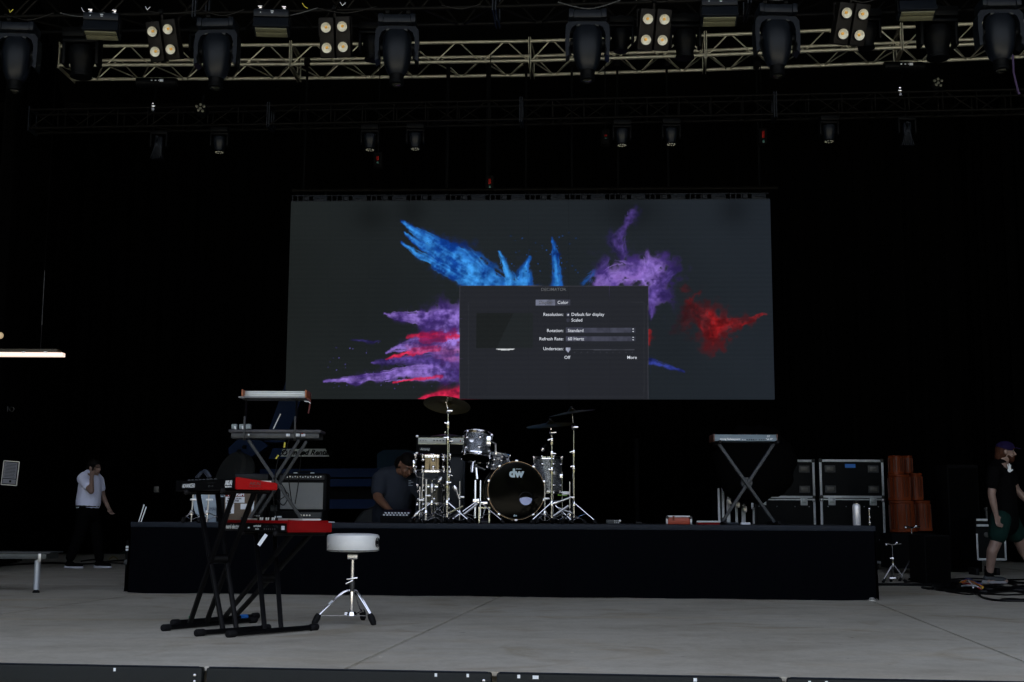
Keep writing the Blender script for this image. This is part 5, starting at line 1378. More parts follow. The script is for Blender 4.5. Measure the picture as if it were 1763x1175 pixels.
# ---- blue boom lift behind the riser
LD = 20.5
lb = Thing('boom_lift', 'blue boom lift parked in the dark behind the riser, with a pale name strip', 'boom lift', V((P(560, 895, LD).x, LD, 0)))
def pp(pts, d): return [P(x, y, d) for x, y in pts]
lb.part('chassis_rail', MB().prism(pp([(447, 822), (447, 808), (722, 806), (722, 822)], LD), .9), blue_paint)
lb.part('chassis_rail', MB().prism(pp([(558, 838), (558, 825), (720, 824), (720, 838)], LD), .9), blue_paint)
lb.part('chassis_rail', MB().prism(pp([(552, 876), (555, 860), (650, 860), (650, 876)], LD), .9), blue_paint)
lb.part('engine_cover', MB().prism(pp([(649, 806), (649, 782), (660, 775), (700, 774), (722, 780), (722, 806)], LD + .05), .9), mat('lift_pale_blue', (.006, .020, .040), .6, spec=.08))
lb.part('boom', MB().prism(pp([(455, 762), (505, 620), (545, 620), (490, 762)], LD + .1), .35), blue_paint)
lb.part('boom_knuckle', MB().prism(pp([(393, 772), (408, 758), (440, 752), (462, 768), (440, 783), (419, 792), (420, 806), (448, 818), (440, 822), (410, 806), (395, 790)], LD - .15), .3), blue_paint)
lb.part('linkage', MB().prism(pp([(462, 790), (470, 772), (505, 772), (495, 790)], LD - .1), .3), blue_paint)
lb.part('turntable', MB().prism(pp([(440, 860), (440, 836), (720, 838), (720, 860)], LD + .2), .7), wall_black)
for x in (421, 412): lb.part('pin', MB().lathe([(.03, 0), (.03, .05)], 14, Matrix.Translation(P(x, 770 + (x == 412) * 7, LD - .2)) @ RT_(R(90), 4, 'X')), wall_black)
lb.part('warning_plate', MB().box(P(411, 788, LD - .18), (.09, .01, .05)), mat('faded_plate', (.20, .21, .18), .6))
lb.part('name_strip', MB().prism(pp([(482, 786.5), (487, 773.5), (560, 773), (567, 786.5)], LD - .12), .02), mat('name_strip_grey', (.32, .35, .36), .6))
for nm_, x0, ww in (('logo_mark', 485, 8),): lb.part('logo_mark', MB().lathe([(.045, 0), (.045, .006), (.028, .006), (.028, 0)], 24, ring=True, m=Matrix.Translation(P(490, 779.8, LD - .125)) @ RT_(R(90), 4, 'X')), wall_black)
lb.text('United Rentals', P(533.5, 779.6, LD - .135), .118, wall_black, shear=.35, bold=.004, sx=1.0)
lb.part('wheel', MB().lathe([(.24, -.15), (.36, -.13), (.40, -.08), (.40, .08), (.36, .13), (.24, .15)], 40, Matrix.Translation(P(404, 822, LD - .4)) @ RT_(R(-48), 4, 'Z') @ RT_(R(72), 4, 'X')), mat('tyre', (.012, .014, .015), .85, bump=.5, bscale=20))
lb.part('wheel', MB().lathe([(.30, -.16), (.44, -.14), (.47, -.08), (.47, .08), (.44, .14), (.30, .16)], 40, Matrix.Translation(V((P(470, 815, LD).x, LD - .1, .47))) @ RT_(R(90), 4, 'X')), bpy.data.materials['tyre'])
lb.part('wheel', MB().lathe([(.30, -.16), (.44, -.14), (.47, -.08), (.47, .08), (.44, .14), (.30, .16)], 40, Matrix.Translation(V((P(660, 815, LD).x, LD - .1, .47))) @ RT_(R(90), 4, 'X')), bpy.data.materials['tyre'])

# ---- power box by the woman
pb_ = T(681, 13.4)
pw_ = Thing('power_box', 'low black box with rows of pale slanted keys under the woman\'s hand', 'power box', pb_)
pw_.part('case', MB().box(pb_ + V((0, .12, .035)), (.32, .26, .07), b=.006), vinyl)
pw_.part('sloped_top', MB().box(pb_ + V((0, .10, .085)), (.30, .24, .02), RT_(R(22), 3, 'X'), b=.004), black_plastic)
for r_ in range(2):
    for k in range(8):
        p = pb_ + V((-.125 + k * .034 + r_ * .012, .05 + r_ * .05, .079 + r_ * .022))
        pw_.part('key', MB().box(p, (.020, .010, .014), RT_(R(20), 3, 'Y')), paper)

# ---- right keyboard on X stand
ra, rb = P(1229, 759.5, 12.75), P(1339, 759.5, 12.75); rw = rb.x - ra.x; rcx = (ra.x + rb.x) / 2
rkb = Thing('small_synthesizer', 'small blue grey synthesizer with wooden ends on a single X stand', 'keyboard', V((rcx, 12.85, ra.z)), group='keyboards')
rkb.part('back_panel', MB().box((rcx, 12.9, ra.z + .034), (rw * .975, .28, .064), b=.003), mat('synth_blue_grey', (.10, .155, .20), .45, var=.08))
rkb.part('lower_panel', MB().box((rcx, 12.756, ra.z + .018), (rw * .97, .008, .032)), mat('synth_blue_light', (.13, .19, .25), .45, var=.08))
for s in (-1, 1): rkb.part('end_cheek', MB().box((rcx + s * rw * .493, 12.9, ra.z + .033), (.012, .30, .074), b=.003), mat('dark_wood', (.07, .025, .012), .4) if s < 0 else bpy.data.materials['dark_wood'])
rkb.text('moog Subsequent', (rcx - rw * .245, 12.750, ra.z + .019), .028, white_paint, bold=.0012)
rkb.text('37', (rcx + rw * .36, 12.7585, ra.z + .049), .024, white_paint, bold=.001, sx=1.3)
rkb.text('Sub 37', (rcx + rw * .36, 12.750, ra.z + .019), .024, white_paint, shear=.3, bold=.001)
for k in range(11): rkb.part('socket', MB().lathe([(.007 if k in (3, 4, 5) else .005, 0), (.006, .004)], 10, Matrix.Translation((rcx - .03 + .022 * k + .012 * (k > 6), 12.751, ra.z + .014)) @ RT_(R(90), 4, 'X')), black_plastic if k > 1 else white_paint)
for k in range(12): rkb.part('knob', MB().lathe([(.006, 0), (.005, .012)], 10, Matrix.Translation((rcx - .05 + .02 * k, 12.85, ra.z + .066))), black_plastic if k % 3 else mat('dark_orange', (.2, .05, .02), .5) if 'dark_orange' not in bpy.data.materials else bpy.data.materials['dark_orange'])
rs = T(1286, 12.85)
xs_ = Thing('keyboard_stand', 'single grey X stand under the small synthesizer on the right', 'keyboard stand', rs)
tube_bg = mat('stand_blue_grey', (.022, .028, .035), .5, spec=.4, scale=9)
for k, (x0, y0, x1) in enumerate(((1236, 763, 1334), (1333, 763, 1242))):
    a, b = P(x0, y0, 12.80 + k * .035), T(x1, 12.80 + k * .035, RZ + .015)
    q = (b - a).to_track_quat('Z', 'Y').to_matrix()
    xs_.part('leg', MB().box((a + b) / 2, (.048, .030, (b - a).length), q, b=.006), tube_bg)
    xs_.rod('support_bar', V((a.x, 12.68, a.z)), V((a.x, 13.05, a.z)), .015, black_tube)
    xs_.rod('foot_bar', V((b.x, 12.6, RZ + .017)), V((b.x, 13.1, RZ + .017)), .016, black_tube)
    xs_.part('end_cap', MB().ball(V((b.x, 12.6, RZ + .019)), .019, n=12), rubber)
    xs_.part('end_cap', MB().ball(V((a.x, 12.67, a.z)), .021, n=12), rubber)
mid = P(1285, 832, 12.86)
xs_.part('locking_disc', MB().lathe([(.055, -.03), (.055, .03)], 28, Matrix.Translation(mid) @ RT_(R(90), 4, 'X')), tube_bg)

# ---- road cases on the floor behind the riser
case_ply = mat('road_case_laminate', (.0022, .0032, .0038), .5, spec=.07, bump=.2, bscale=90)
dish_m = mat('recessed_dish', (.035, .036, .034), .5, .3)
def road_case(label, x0, x1, ytop, ymid, ybot, d, dep=.7, tape=False, latches=(.18, .82)):
    """lower body plus lid, seen from the front; x0..x1 in image columns at depth d"""
    a, b = P(x0, 860, d), P(x1, 860, d); w = b.x - a.x; cx = (a.x + b.x) / 2
    z1, zm = zp(x1, ytop, d), zp(x1, ymid, d); zb = max(.10, zp(x1, ybot, d))
    t = Thing('road_case', label, 'road case', V((cx, d + dep / 2, 0)), group='black road cases with aluminium edges')
    e = .035
    for nm, (q0, q1) in (('lid', (zm + .006, z1)), ('body', (zb, zm - .006))):
        t.part(nm, MB().box((cx, d + dep / 2, (q0 + q1) / 2), (w - .012, dep, q1 - q0 - .012)), case_ply)
        if nm == 'lid' or True:
            for z in ((q0 + e / 2, q1 - e / 2) if nm == 'lid' else (q1 - e / 2 + .0, q0 + e / 2)):
                if nm == 'body' and z > q0 + .1: 
                    t.part('valance', MB().box((cx, d - .006, q1 - .009), (w, .016, .018)), alu_edge); continue
                t.part('edge_strip', MB().box((cx, d - .004, z), (w - 2 * e, .012, e), b=.003), alu_edge)
            for s in (-1, 1): t.part('edge_strip', MB().box((cx + s * (w / 2 - e / 2), d - .004, (q0 + q1) / 2), (e, .012, q1 - q0 - .03), b=.003), alu_edge)
            for s in (-1, 1):
                for z in (q0 + .015, q1 - .015): t.part('corner', MB().ball((cx + s * (w / 2 - .02), d + .01, z), .036, n=12), dish_m if nm == 'lid' else brushed)
    hl = z1 - zm
    for s in (-1, 1):
        for z in (zm + hl * .24, z1 - hl * .24):
            c = V((cx + s * w * .335, d - .004, z))
            t.part('dish', MB().box(c, (.155, .012, .105), b=.004), dish_m)
            t.part('dish_rim', MB().box(c + V((0, -.006, .048)), (.16, .006, .010)).box(c + V((0, -.006, -.048)), (.16, .006, .010)).box(c + V((.075, -.006, 0)), (.010, .006, .09)).box(c + V((-.075, -.006, 0)), (.010, .006, .09)), grey_tube)
            t.part('handle', MB().box(c + V((0, -.008, 0)), (.10, .006, .055), b=.002), mat('handle_dull', (.075, .075, .066), .5, .3) if 'handle_dull' not in bpy.data.materials else bpy.data.materials['handle_dull'])
    for f in latches:
        c = V((cx - w / 2 + w * f, d - .012, zm - .045))
        t.part('latch', MB().box(c + V((0, .003, 0)), (.105, .012, .11), b=.003), alu_edge)
        t.part('latch_dish', MB().box(c + V((0, -.004, .012)), (.07, .012, .075), b=.008), mat('latch_teal_steel', (.30, .37, .36), .4, .5) if 'latch_teal_steel' not in bpy.data.materials else bpy.data.materials['latch_teal_steel'])
        t.part('latch_centre', MB().box(c + V((0, -.011, .02)), (.05, .006, .05), b=.006), alu_edge)
    for px_ in (.12, .40, .68, .90):
        for zz_ in (zm - .12, zb + .35): t.part('rivet', MB().ball((cx - w / 2 + w * px_, d, zz_), .009, n=8), brushed)
    for s in (-1, 1):
        for y in (.12, dep - .12):
            t.part('caster', MB().lathe([(.05, -.018), (.05, .018)], 18, Matrix.Translation((cx + s * (w / 2 - .12), d + y, .05)) @ RT_(R(90), 4, 'Y')).box((cx + s * (w / 2 - .12), d + y, .09), (.06, .06, .03)), rubber)
    if tape: t.part('tape_label', MB().box((cx - w * .02, d - .008, z1 - .095), (.155, .006, .055)), blue_tape)
    return t, cx, w, zb, zm, z1
road_case('road case with blue tape label, right of the pair behind the riser', 1412, 1523, 792, 859, 972, 19.4, tape=True)
road_case('road case left of the blue-taped one, partly hidden by black cloth', 1293, 1404, 792, 859, 972, 19.6)
# slimmer edge-on cases behind the X stand
for k, (x0, yt, w_, lab) in enumerate(((1238, 842, .030, 'leftmost narrow metal post behind the X stand'), (1245, 841, .036, 'second narrow metal post behind the X stand'), (1254, 857, .050, 'pale case edge crossed by the X stand leg'),
                                       (1268, 863, .036, 'short pale case edge right of the X stand leg'), (1280, 871, .055, 'broad pale case edge with a latch on top'), (1298, 876, .038, 'dull grey case edge nearest the two road cases'))):
    d = 17.2 + k * .12; b = P(x0, 880, d); z1 = zp(x0, yt, d); zb = .12
    t = Thing('flight_case', lab, 'flight case', V((b.x, d + .3, 0)), group='narrow flight cases seen end on')
    t.part('edge_strip', MB().box((b.x, d, (z1 + zb) / 2), (w_, .02, z1 - zb), b=.004), alu_edge)
    t.part('side_panel', MB().box((b.x + .01, d + .31, (z1 + zb) / 2), (w_ * .8, .6, z1 - zb - .02)), case_ply)
    t.part('corner', MB().ball((b.x, d, z1), w_ * .6, n=10), brushed)
    t.part('caster', MB().box((b.x, d + .1, .06), (.04, .08, .12), b=.01).box((b.x, d + .5, .06), (.04, .08, .12), b=.01), rubber)
    if k in (2, 3, 4): t.part('latch', MB().box((b.x + .02, d - .012, z1 - .05), (.055, .016, .085), b=.006), brushed)
# black cloth bundle hiding the cases
cl = P(1300, 800, 16.9)
bm_ = MB(); bm_.ball((0, 0, 0), 1, sx=.54, sy=.35, sz=.50, n=40)
for v in bm_.bm.verts:
    a = math.atan2(v.co.z, v.co.x); k_ = 1 + .04 * math.sin(a * 7) + .03 * math.sin(a * 13 + 1)
    v.co.x *= k_; v.co.z *= k_ * (1 if v.co.z < 0 else 1.05)
    v.co += cl
t = Thing('hanging_cloth', 'large rounded bundle of black cloth in front of the road cases behind the X stand', 'cloth', cl)
t.part('bundle', bm_, velour); t.rod('support_pole', V((cl.x, cl.y, 0)), cl, .02, black_plastic)

# ---- things along the riser edge
bt_ = T(1475, 12.3); bo = Thing('water_bottle', 'silver metal water bottle with black cap on the riser edge', 'water bottle', bt_)
bo.part('bottle_body', MB().lathe([(.034, 0), (.037, .004), (.037, .18), (.035, .192), (.024, .205)], 32, Matrix.Translation(bt_)), mat('bottle_steel', (.62, .64, .70), .35, .45, var=.06))
bo.part('neck', MB().lathe([(.026, .203), (.026, .21)], 20, Matrix.Translation(bt_)), chrome)
bo.part('cap', MB().lathe([(.026, .209), (.027, .232), (.012, .234), (.012, .24)], 20, Matrix.Translation(bt_)), black_plastic)
hw_ = T(1497, 12.5); t = Thing('drum_hardware', 'short chrome rod with knobs standing right of the water bottle', 'drum hardware', hw_)
t.rod('post', hw_, hw_ + V((0, 0, .17)), .006, chrome)
for z in (.03, .08, .16): t.part('knob', MB().ball(hw_ + V((0, 0, z)), .014, n=10), chrome)
oc = T(1169, 12.6); t = Thing('pedal_case', 'small orange case with silver edges lying on the riser', 'case', oc)
t.part('front_panel', MB().box(oc + V((0, .08, .036)), (.215, .15, .07), b=.004), mat('orange_red_panel', (.30, .04, .015), .5, var=.3, scale=20))
t.part('edge_strip', MB().box(oc + V((0, 0, .078)), (.22, .02, .016), b=.003), alu_edge)
for s in (-1, 1): t.part('edge_strip', MB().box(oc + V((s * .118, 0, .032)), (.018, .02, .062), b=.003), alu_edge); t.part('corner', MB().ball(oc + V((s * .115, .0, .068)), .018, n=10), black_metal)
t.part('strap', MB().box(oc + V((-.055, -.008, .062)), (.02, .008, .04)), orange_m)
oc = T(1220, 12.7); t = Thing('flat_case', 'flat silver edged case lying between the orange case and X stand', 'case', oc)
t.part('edge_strip', MB().box(oc + V((0, 0, .028)), (.235, .02, .018), b=.003), alu_edge); t.part('panel', MB().box(oc + V((0, .07, .012)), (.22, .14, .022)), red_metal)
oc = T(1056, 12.6); t = Thing('cable_box', 'small grey connector box at the centre of the riser edge', 'connector box', oc)
t.part('case', MB().box(oc + V((0, .04, .022)), (.135, .09, .042), b=.004), grey_tube)
for k in range(6): t.part('socket', MB().ball(oc + V((.015 + .018 * (k % 3), -.006, .014 + .018 * (k // 3))), .005, n=6), white_paint)
t.part('plug', MB().ball(oc + V((.062, -.006, .034)), .011, n=8), white_paint)
for k, (px, w_) in enumerate(((1100, .06), (1284, .09), (1262, .12), (1340, .05))):
    oc = T(px, 12.5 + .1 * k); t = Thing('stage_clutter', ('tiny dark adapter right of the connector box', 'flat pale adapter under the X stand', 'low dark bag behind the X stand foot', 'tiny dark plug right of the X stand')[k], 'adapter', oc, group='small things on the riser edge')
    t.part('shell', MB().box(oc + V((0, .03, .012)), (w_, .06, .022), b=.004), (black_plastic, paper, deck_edge, black_plastic)[k]); t.part('lead', MB().tube([oc + V((w_ / 2, .03, .01)), oc + V((w_ / 2 + .06, .05, .005))], .004, 6), black_plastic)
oc = T(560, 12.3); single('cable_scrap', MB().tube(spline([oc + V((-.06, 0, .006)), oc + V((0, .01, .010)), oc + V((.09, 0, .006))], 6), .004, 6), paper, 'thin pale cable scrap on the riser edge right of the red keyboard', 'cable', oc)
# drop pole behind centre
bp_ = P(1097, 895, 15.8)
single('black_pole', MB().lathe([(.03, 0), (.03, zp(1097, 756, 15.8))], 14, Matrix.Translation(V((bp_.x, 15.8, 0)))).lathe([(.2, 0), (.2, .02)], 20, Matrix.Translation(V((bp_.x, 15.8, 0)))), velour, 'slim black pole standing behind the riser, right of the drums', 'pole', V((bp_.x, 15.8, 0)))

# ---- orange barrels
orange_dark = mat('orange_dark', (.05, .010, .003), .6)
def barrels(d, label, tiers):
    for k, (yt, yb, xa, xb) in enumerate(tiers):
        zt, zb = zp(1565, yt, d), zp(1565, yb, d); pa, pb = P(xa, 860, d), P(xb, 860, d); cx = (pa.x + pb.x) / 2; wb = (pb.x - pa.x) / 2 * .96; wt = wb * .90
        t = Thing('orange_barrel', label[k], 'orange barrel', V((cx, d, zb)), group='stacked orange barrels')
        h = zt - zb; mx = Matrix.Translation((cx, d, zb)) @ RT_(R(-1.5 + .8 * k), 4, 'Y') @ RT_(R(12 * k + 7), 4, 'Z')
        t.part('barrel_body', MB().lathe([(wb * .9, 0), (wb, .008), (wb, .04), (wb * .95, .05), (wb * .92, h * .5), (wb * .95, h * .52), (wt * .98, h * .9), (wt * 1.04, h * .92), (wt * 1.04, h * .98), (wt * .9, h)], 32, mx, sq=3.2), orange_m)
        for q_ in range(18):
            aa = 2 * math.pi * q_ / 18 + .1; c_, s_ = math.cos(aa), math.sin(aa); k_ = (abs(c_) ** 3.2 + abs(s_) ** 3.2) ** (-1 / 3.2)
            t.part('rib', MB().box(mx @ V((c_ * k_ * wb * .955, s_ * k_ * wb * .955, h * .48)), (.008, .014, h * .78), mx.to_3x3() @ RT_(aa, 3, 'Z')), orange_dark if q_ % 3 else orange_m)
D_ = 18.3
barrels(D_, ['lowest orange barrel of the left stack beside the road case', 'middle orange barrel of the left stack', 'topmost orange barrel of the left stack'], [(862, 917, 1532, 1575), (817, 863, 1531, 1567), (785, 818, 1532, 1557)])
barrels(D_ + .25, ['lowest orange barrel of the right stack, next to the black boxes', 'middle orange barrel of the right stack', 'topmost orange barrel of the right stack, mostly hidden'], [(862, 915, 1572, 1602), (815, 862, 1566, 1589), (785, 816, 1558, 1573)])
b0 = V(((P(1531, 860, D_).x + P(1598, 860, D_).x) / 2, D_ + .1, 0)); hz_ = zp(1565, 917, D_)
t = Thing('barrel_dolly', 'dark wheeled base under the orange barrels', 'dolly', b0); t.part('base', MB().box(b0 + V((0, .05, hz_ / 2 + .03)), (.60, .6, hz_ - .08), b=.01), wall_black)
for s in (-1, 1): t.part('caster', MB().lathe([(.035, -.015), (.035, .015)], 14, Matrix.Translation(b0 + V((s * .22, -.2, .035))) @ RT_(R(90), 4, 'Y')), rubber)

shaded_chrome = mat('shaded_chrome', (.26, .26, .27), .25, 1.0, var=.5, scale=25)  # darker copy of the chrome, dimness of these stands is in the colour
# ---- chrome drum stands on the floor to the right
for k, (px, py, top, sp, lab) in enumerate(((1538, 988, 938, .15, 'short chrome drum stand at the right end of the riser'), (1572, 982, 909, .20, 'taller chrome drum stand in front of the orange barrels'))):
    b = G(px, py); b = V((P(px, py, 15.6 + k * .4).x, 15.6 + k * .4, 0)); t = Thing('drum_stand', lab, 'drum stand', b, group='chrome drum stands right of the riser')
    ht = zp(px, top, b.y)
    t.rod('post', b + V((0, 0, .03)), b + V((0, 0, ht)), .008, shaded_chrome)
    t.part('basket', MB().tube([b + V((-.09, 0, ht + .02)), b + V((0, 0, ht)), b + V((.10, -.02, ht + .015))], .010).ball(b + V((.05, -.02, ht + .02)), .022, n=10).ball(b + V((-.07, 0, ht + .0)), .017, n=10), chrome)
    clampknob(t, b + V((0, 0, ht * .62)))
    tripod(t, b, sp, ht * .45, (-.3, 3.4, 1.5), r=.006, m=shaded_chrome)
    t.part('floor_ring', MB().box(b + V((0, 0, .05)), (.10, .03, .018), b=.004), chrome)
# ---- dark sub cabinets at right and far case behind the man
for k, (x0, x1, yt, d, lab) in enumerate(((1590, 1634, 921, 15.2, 'low black cabinet standing right of the orange barrels'), (1634, 1688, 800, 18.9, 'wide black cabinet left of the silver edged case'))):
    a, b = P(x0, 900, d), P(x1, 900, d); cx = (a.x + b.x) / 2; zt = zp(x0, yt, d)
    t = Thing('speaker_cabinet', lab, 'speaker cabinet', V((cx, d + .3, 0)), group='black cabinets at the right')
    t.part('box', MB().box((cx, d + .3, zt / 2), (b.x - a.x, .6, zt - .004), b=.012), wall_black); t.part('grille_cloth', MB().box((cx, d - .004, zt / 2), ((b.x - a.x) * .9, .012, zt * .93)), velour)
d = 17.6; a, b = P(1679, 900, d), P(1730, 900, d); cx = (a.x + b.x) / 2; z1, z0 = zp(1700, 893, d), zp(1700, 966, d)
t = Thing('road_case', 'black road case with thin silver frame behind the man in shorts', 'road case', V((cx, d + .3, 0)), group='black road cases with aluminium edges')
w = b.x - a.x
t.part('body', MB().box((cx, d + .3, (z1 + z0) / 2), (w, .6, z1 - z0)), case_ply)
for z in (z1 - .02, z1 - .095, z0 + .02): t.part('edge_strip', MB().box((cx, d - .006, z), (w - .03, .02, .03), b=.003), alu_edge)
for s in (-1, 1): t.part('edge_strip', MB().box((cx + s * (w / 2 - .012), d - .006, z0 + (z1 - z0) * .33), (.024, .02, (z1 - z0) * .62), b=.003), alu_edge)
for q in (0, 1): t.part('caster', MB().box((cx + (q - .5) * w * .7, d + .3, .05), (.05, .3, .10), b=.01), rubber)
for q in range(2): t.part('dial', MB().lathe([(.035, 0), (.035, .01), (.02, .012)], 18, Matrix.Translation((cx - .06 + .12 * q, d - .01, z1 - .22)) @ RT_(R(90), 4, 'X')), dish_m)
kb2 = P(1706, 885, 17.55); t = Thing('small_lamp', 'small dim fitting standing on the silver framed case', 'fitting', V((kb2.x, 17.7, z1))); t.part('post', MB().lathe([(.02, 0), (.02, .10), (.035, .11), (.035, .15)], 14, Matrix.Translation(V((kb2.x, 17.7, z1)))), dish_m)

# ---- cables on the floor
def cable(label, pts, r=.012, m=black_plastic, group='cables on the floor at the right', z=None):
    c = []
    for i, q in enumerate(pts):
        g = G(q[0], q[1]); g.z = r + (q[2] if len(q) > 2 else 0); c.append(g)
    return single('floor_cable', MB().tube(spline(c, 8), r, 8), m, label, 'cable', c[0], group=group)
cable('long black cable running right from the riser corner to the cable pile', [(1512, 1009), (1560, 1009), (1620, 1011), (1680, 1012), (1763, 1016), (1800, 1016)], .016)
cable('thin black cable arching above the long one near the riser', [(1553, 1009), (1562, 1004), (1580, 1003), (1598, 1005), (1612, 1010), (1640, 1014), (1670, 1017)], .009)
cable('black cable loop at the top of the cable pile', [(1618, 1002), (1650, 1002), (1700, 1004), (1745, 1006), (1740, 1014), (1700, 1020), (1650, 1016), (1620, 1010), (1650, 1005)], .012)
cable('thick black cable along the lower edge of the pile', [(1607, 1014), (1620, 1018), (1660, 1021), (1700, 1023), (1740, 1020), (1780, 1021)], .022)
cable('second thick black cable below the coloured ones', [(1610, 1010), (1650, 1014), (1690, 1018), (1725, 1018), (1763, 1013), (1790, 1010)], .02)
cable('black cable dropping from the pile to the right corner', [(1665, 1021), (1680, 1024), (1695, 1032), (1720, 1036), (1763, 1037), (1790, 1038)], .011)
cable('thin black cable loop nearest the viewer at the right edge', [(1720, 1036), (1730, 1033), (1763, 1034), (1790, 1033)], .009)
cable('black cable leaving the pile past the walking man\'s shoe', [(1690, 1012), (1720, 1010), (1735, 1004), (1763, 1006), (1790, 1006)], .014)
cable('short thick black coil at the left of the pile', [(1610, 1016), (1625, 1011), (1645, 1012), (1650, 1017), (1630, 1019), (1612, 1017), (1625, 1013), (1640, 1013, .03), (1655, 1015, .03)], .02)
for k, (c_, nm, pts) in enumerate((((.6, .42, .04), 'yellow', [(1652, 1010, .03), (1668, 1011, .06), (1684, 1016, .05), (1692, 1019, .03)]), ((.45, .02, .015), 'red', [(1649, 1012, .03), (1662, 1015, .055), (1678, 1018, .05), (1690, 1021, .02)]),
                                ((.55, .16, .02), 'orange', [(1650, 1013, .03), (1665, 1012, .07), (1682, 1017, .06), (1694, 1018, .03)]), ((.65, .67, .72), 'white', [(1656, 1016, .03), (1668, 1018, .05), (1680, 1019, .05), (1688, 1020, .03)]),
                                ((.03, .05, .25), 'blue', [(1656, 1007, .03), (1668, 1009, .07), (1680, 1012, .05), (1690, 1013, .03)]), ((.62, .64, .70), 'pale grey', [(1655, 1009, .04), (1668, 1013, .07), (1676, 1020, .04)]))):
    cable(nm + ' cable in the coloured bundle on top of the pile', pts, .009, mat('cable_' + nm.replace(' ', '_'), c_, .45), 'coloured cables in the pile')
cable('black cable curving wide behind the pile toward the black cabinets', [(1600, 1006), (1640, 999), (1690, 998), (1740, 1000), (1790, 998)], .010)
cable('black cable crossing diagonally over the right part of the pile', [(1700, 1003), (1712, 1012), (1735, 1017), (1770, 1024)], .012)
cable('oval black cable loop under the walking man', [(1705, 1009), (1728, 1006), (1752, 1010), (1748, 1017), (1720, 1019), (1704, 1014), (1712, 1008)], .010)
cable('short black cable stub poking out left of the pile', [(1588, 1014), (1602, 1016), (1618, 1014)], .014)
cable('thin black cable wandering below the thick lower ones', [(1630, 1020), (1665, 1025), (1690, 1024), (1730, 1026), (1763, 1025), (1790, 1027)], .008)
cable('dark cable lying flat across the floor behind the left platform', [(0, 976), (40, 973), (90, 971), (150, 973), (190, 968), (222, 966)], .014, group='cables on the floor at the left')
cable('thin dark cable behind the walking man in white', [(140, 968), (165, 965), (185, 970), (222, 972)], .012, group='cables on the floor at the left')
for k, (c_, nm, x, y) in enumerate((((.25, .2, .03), 'dull yellow', 196, 965), ((.03, .18, .08), 'green', 213, 956), ((.3, .03, .03), 'red', 205, 952))):
    cable(nm + ' cable end on the floor left of the riser', [(x - 8, y + 1, .02), (x, y, .05), (x + 8, y + 2, .01)], .010, mat('cable_' + nm.replace(' ', '_'), c_, .5), 'coloured cable ends left of the riser')
pr = P(220, 950, 13.0)
t = Thing('plug_socket_post', 'pale plugs on a short post at the left end of the riser', 'power outlet', V((pr.x, 13.0, 0)))
t.part('post', MB().lathe([(.02, 0), (.02, .5)], 10, Matrix.Translation(V((pr.x, 13.0, 0)))), house_dark)
t.part('plug', MB().box(P(220, 942, 12.97), (.035, .03, .02), b=.003), white_paint); t.part('plug', MB().box(P(220, 947, 12.97), (.035, .03, .02), b=.003), white_paint); t.part('plug', MB().box(P(218, 968, 12.97), (.05, .04, .05), b=.008), grey_tube)

# ---- left platform
LP0 = G(62, 1021); pz = zp(62, 970, LP0.y); pt_ = zp(62, 951, LP0.y)
lpf = Thing('stage_platform_table', 'low dark metal platform at the left edge on a silver leg', 'platform', V((LP0.x - .6, LP0.y + .5, 0)))
xR = P(83, 955, LP0.y).x
lpf.part('deck', MB().box((xR - .9, LP0.y + .12, (pz + pt_) / 2 + .02), (1.8, .34, pt_ - pz - .04), b=.004), mat('platform_steel', (.06, .068, .07), .45, .5, var=.4, scale=9))
lpf.part('top_flange', MB().box((xR - .88, LP0.y + .12, pt_ - .004), (1.84, .38, .016), b=.003), grey_tube)
lpf.part('bracket', MB().box((xR - .06, LP0.y - .06, (pz + pt_) / 2), (.03, .02, .08), b=.003), alu)
for dx, dy in ((0, 0), (-.9, .2), (-1.4, 0), (-1.6, .2)):
    lpf.part('leg', MB().lathe([(.030, .03), (.030, pz + .03)], 20, Matrix.Translation((LP0.x + dx, LP0.y + dy, 0))), mat('leg_silver', (.5, .54, .6), .35, .6, var=.08) if 'leg_silver' not in bpy.data.materials else bpy.data.materials['leg_silver'])
    lpf.part('foot', MB().lathe([(.034, 0), (.034, .012), (.016, .03)], 16, Matrix.Translation((LP0.x + dx, LP0.y + dy, 0))), rubber)

# ---- work light, sign and fittings on the left
wl = P(40, 611, 15.0); xa, xb = P(-60, 611, 15.0).x, P(110, 611, 15.0).x
wk = Thing('work_light', 'long lit warm white tube light hanging at the left edge', 'work light', V(((xa + xb) / 2, 15.0, wl.z)))
glow = mat('lit_tube', (.8, .7, .65), .5, emit=(1.0, .72, .60), estr=1.15 * GAIN, var=.02)
wk.part('lit_panel', MB().box(((xa + xb) / 2, 15.0, wl.z), (xb - xa, .10, .045), b=.004), glow)
wk.part('hood', MB().box(((xa + xb) / 2 - .06, 15.02, wl.z + .045), (xb - xa, .16, .035), b=.004), mat('hood_bronze', (.03, .022, .010), .5))
wk.rod('hanging_rod', P(77, 466, 15.0), P(72, 560, 15.0), .005, grey_tube); wk.rod('hanging_rod', P(72, 560, 15.0), V((P(72, 560, 15.0).x, 15.0, wl.z + .05)), .006, black_tube)
wk.rod('hanging_rod', P(77, 466, 15.0), V((P(77, 466, 15.0).x, 15.0, 9.5)), .004, velour)  # upper length coloured black for the unlit part of the rod
for k in range(2): wk.part('clip', MB().box((P(40 + 38 * k, 606, 14.93).x, 14.94, wl.z + .022), (.04, .02, .012)), brushed)
bbp = P(0, 578, 14.6); single('bulb', MB().ball(bbp, .04, n=16), mat('warm_bulb', (.5, .42, .3), .4, emit=(.30, .22, .12), estr=GAIN), 'small dim round bulb at the left edge above the tube light', 'bulb', bbp)
sg = P(18, 815, 17.2)
sn_ = Thing('notice_sign', 'framed notice sheet hanging in the dark at the left edge', 'sign', sg)
rot = RT_(R(4), 3, 'Y')
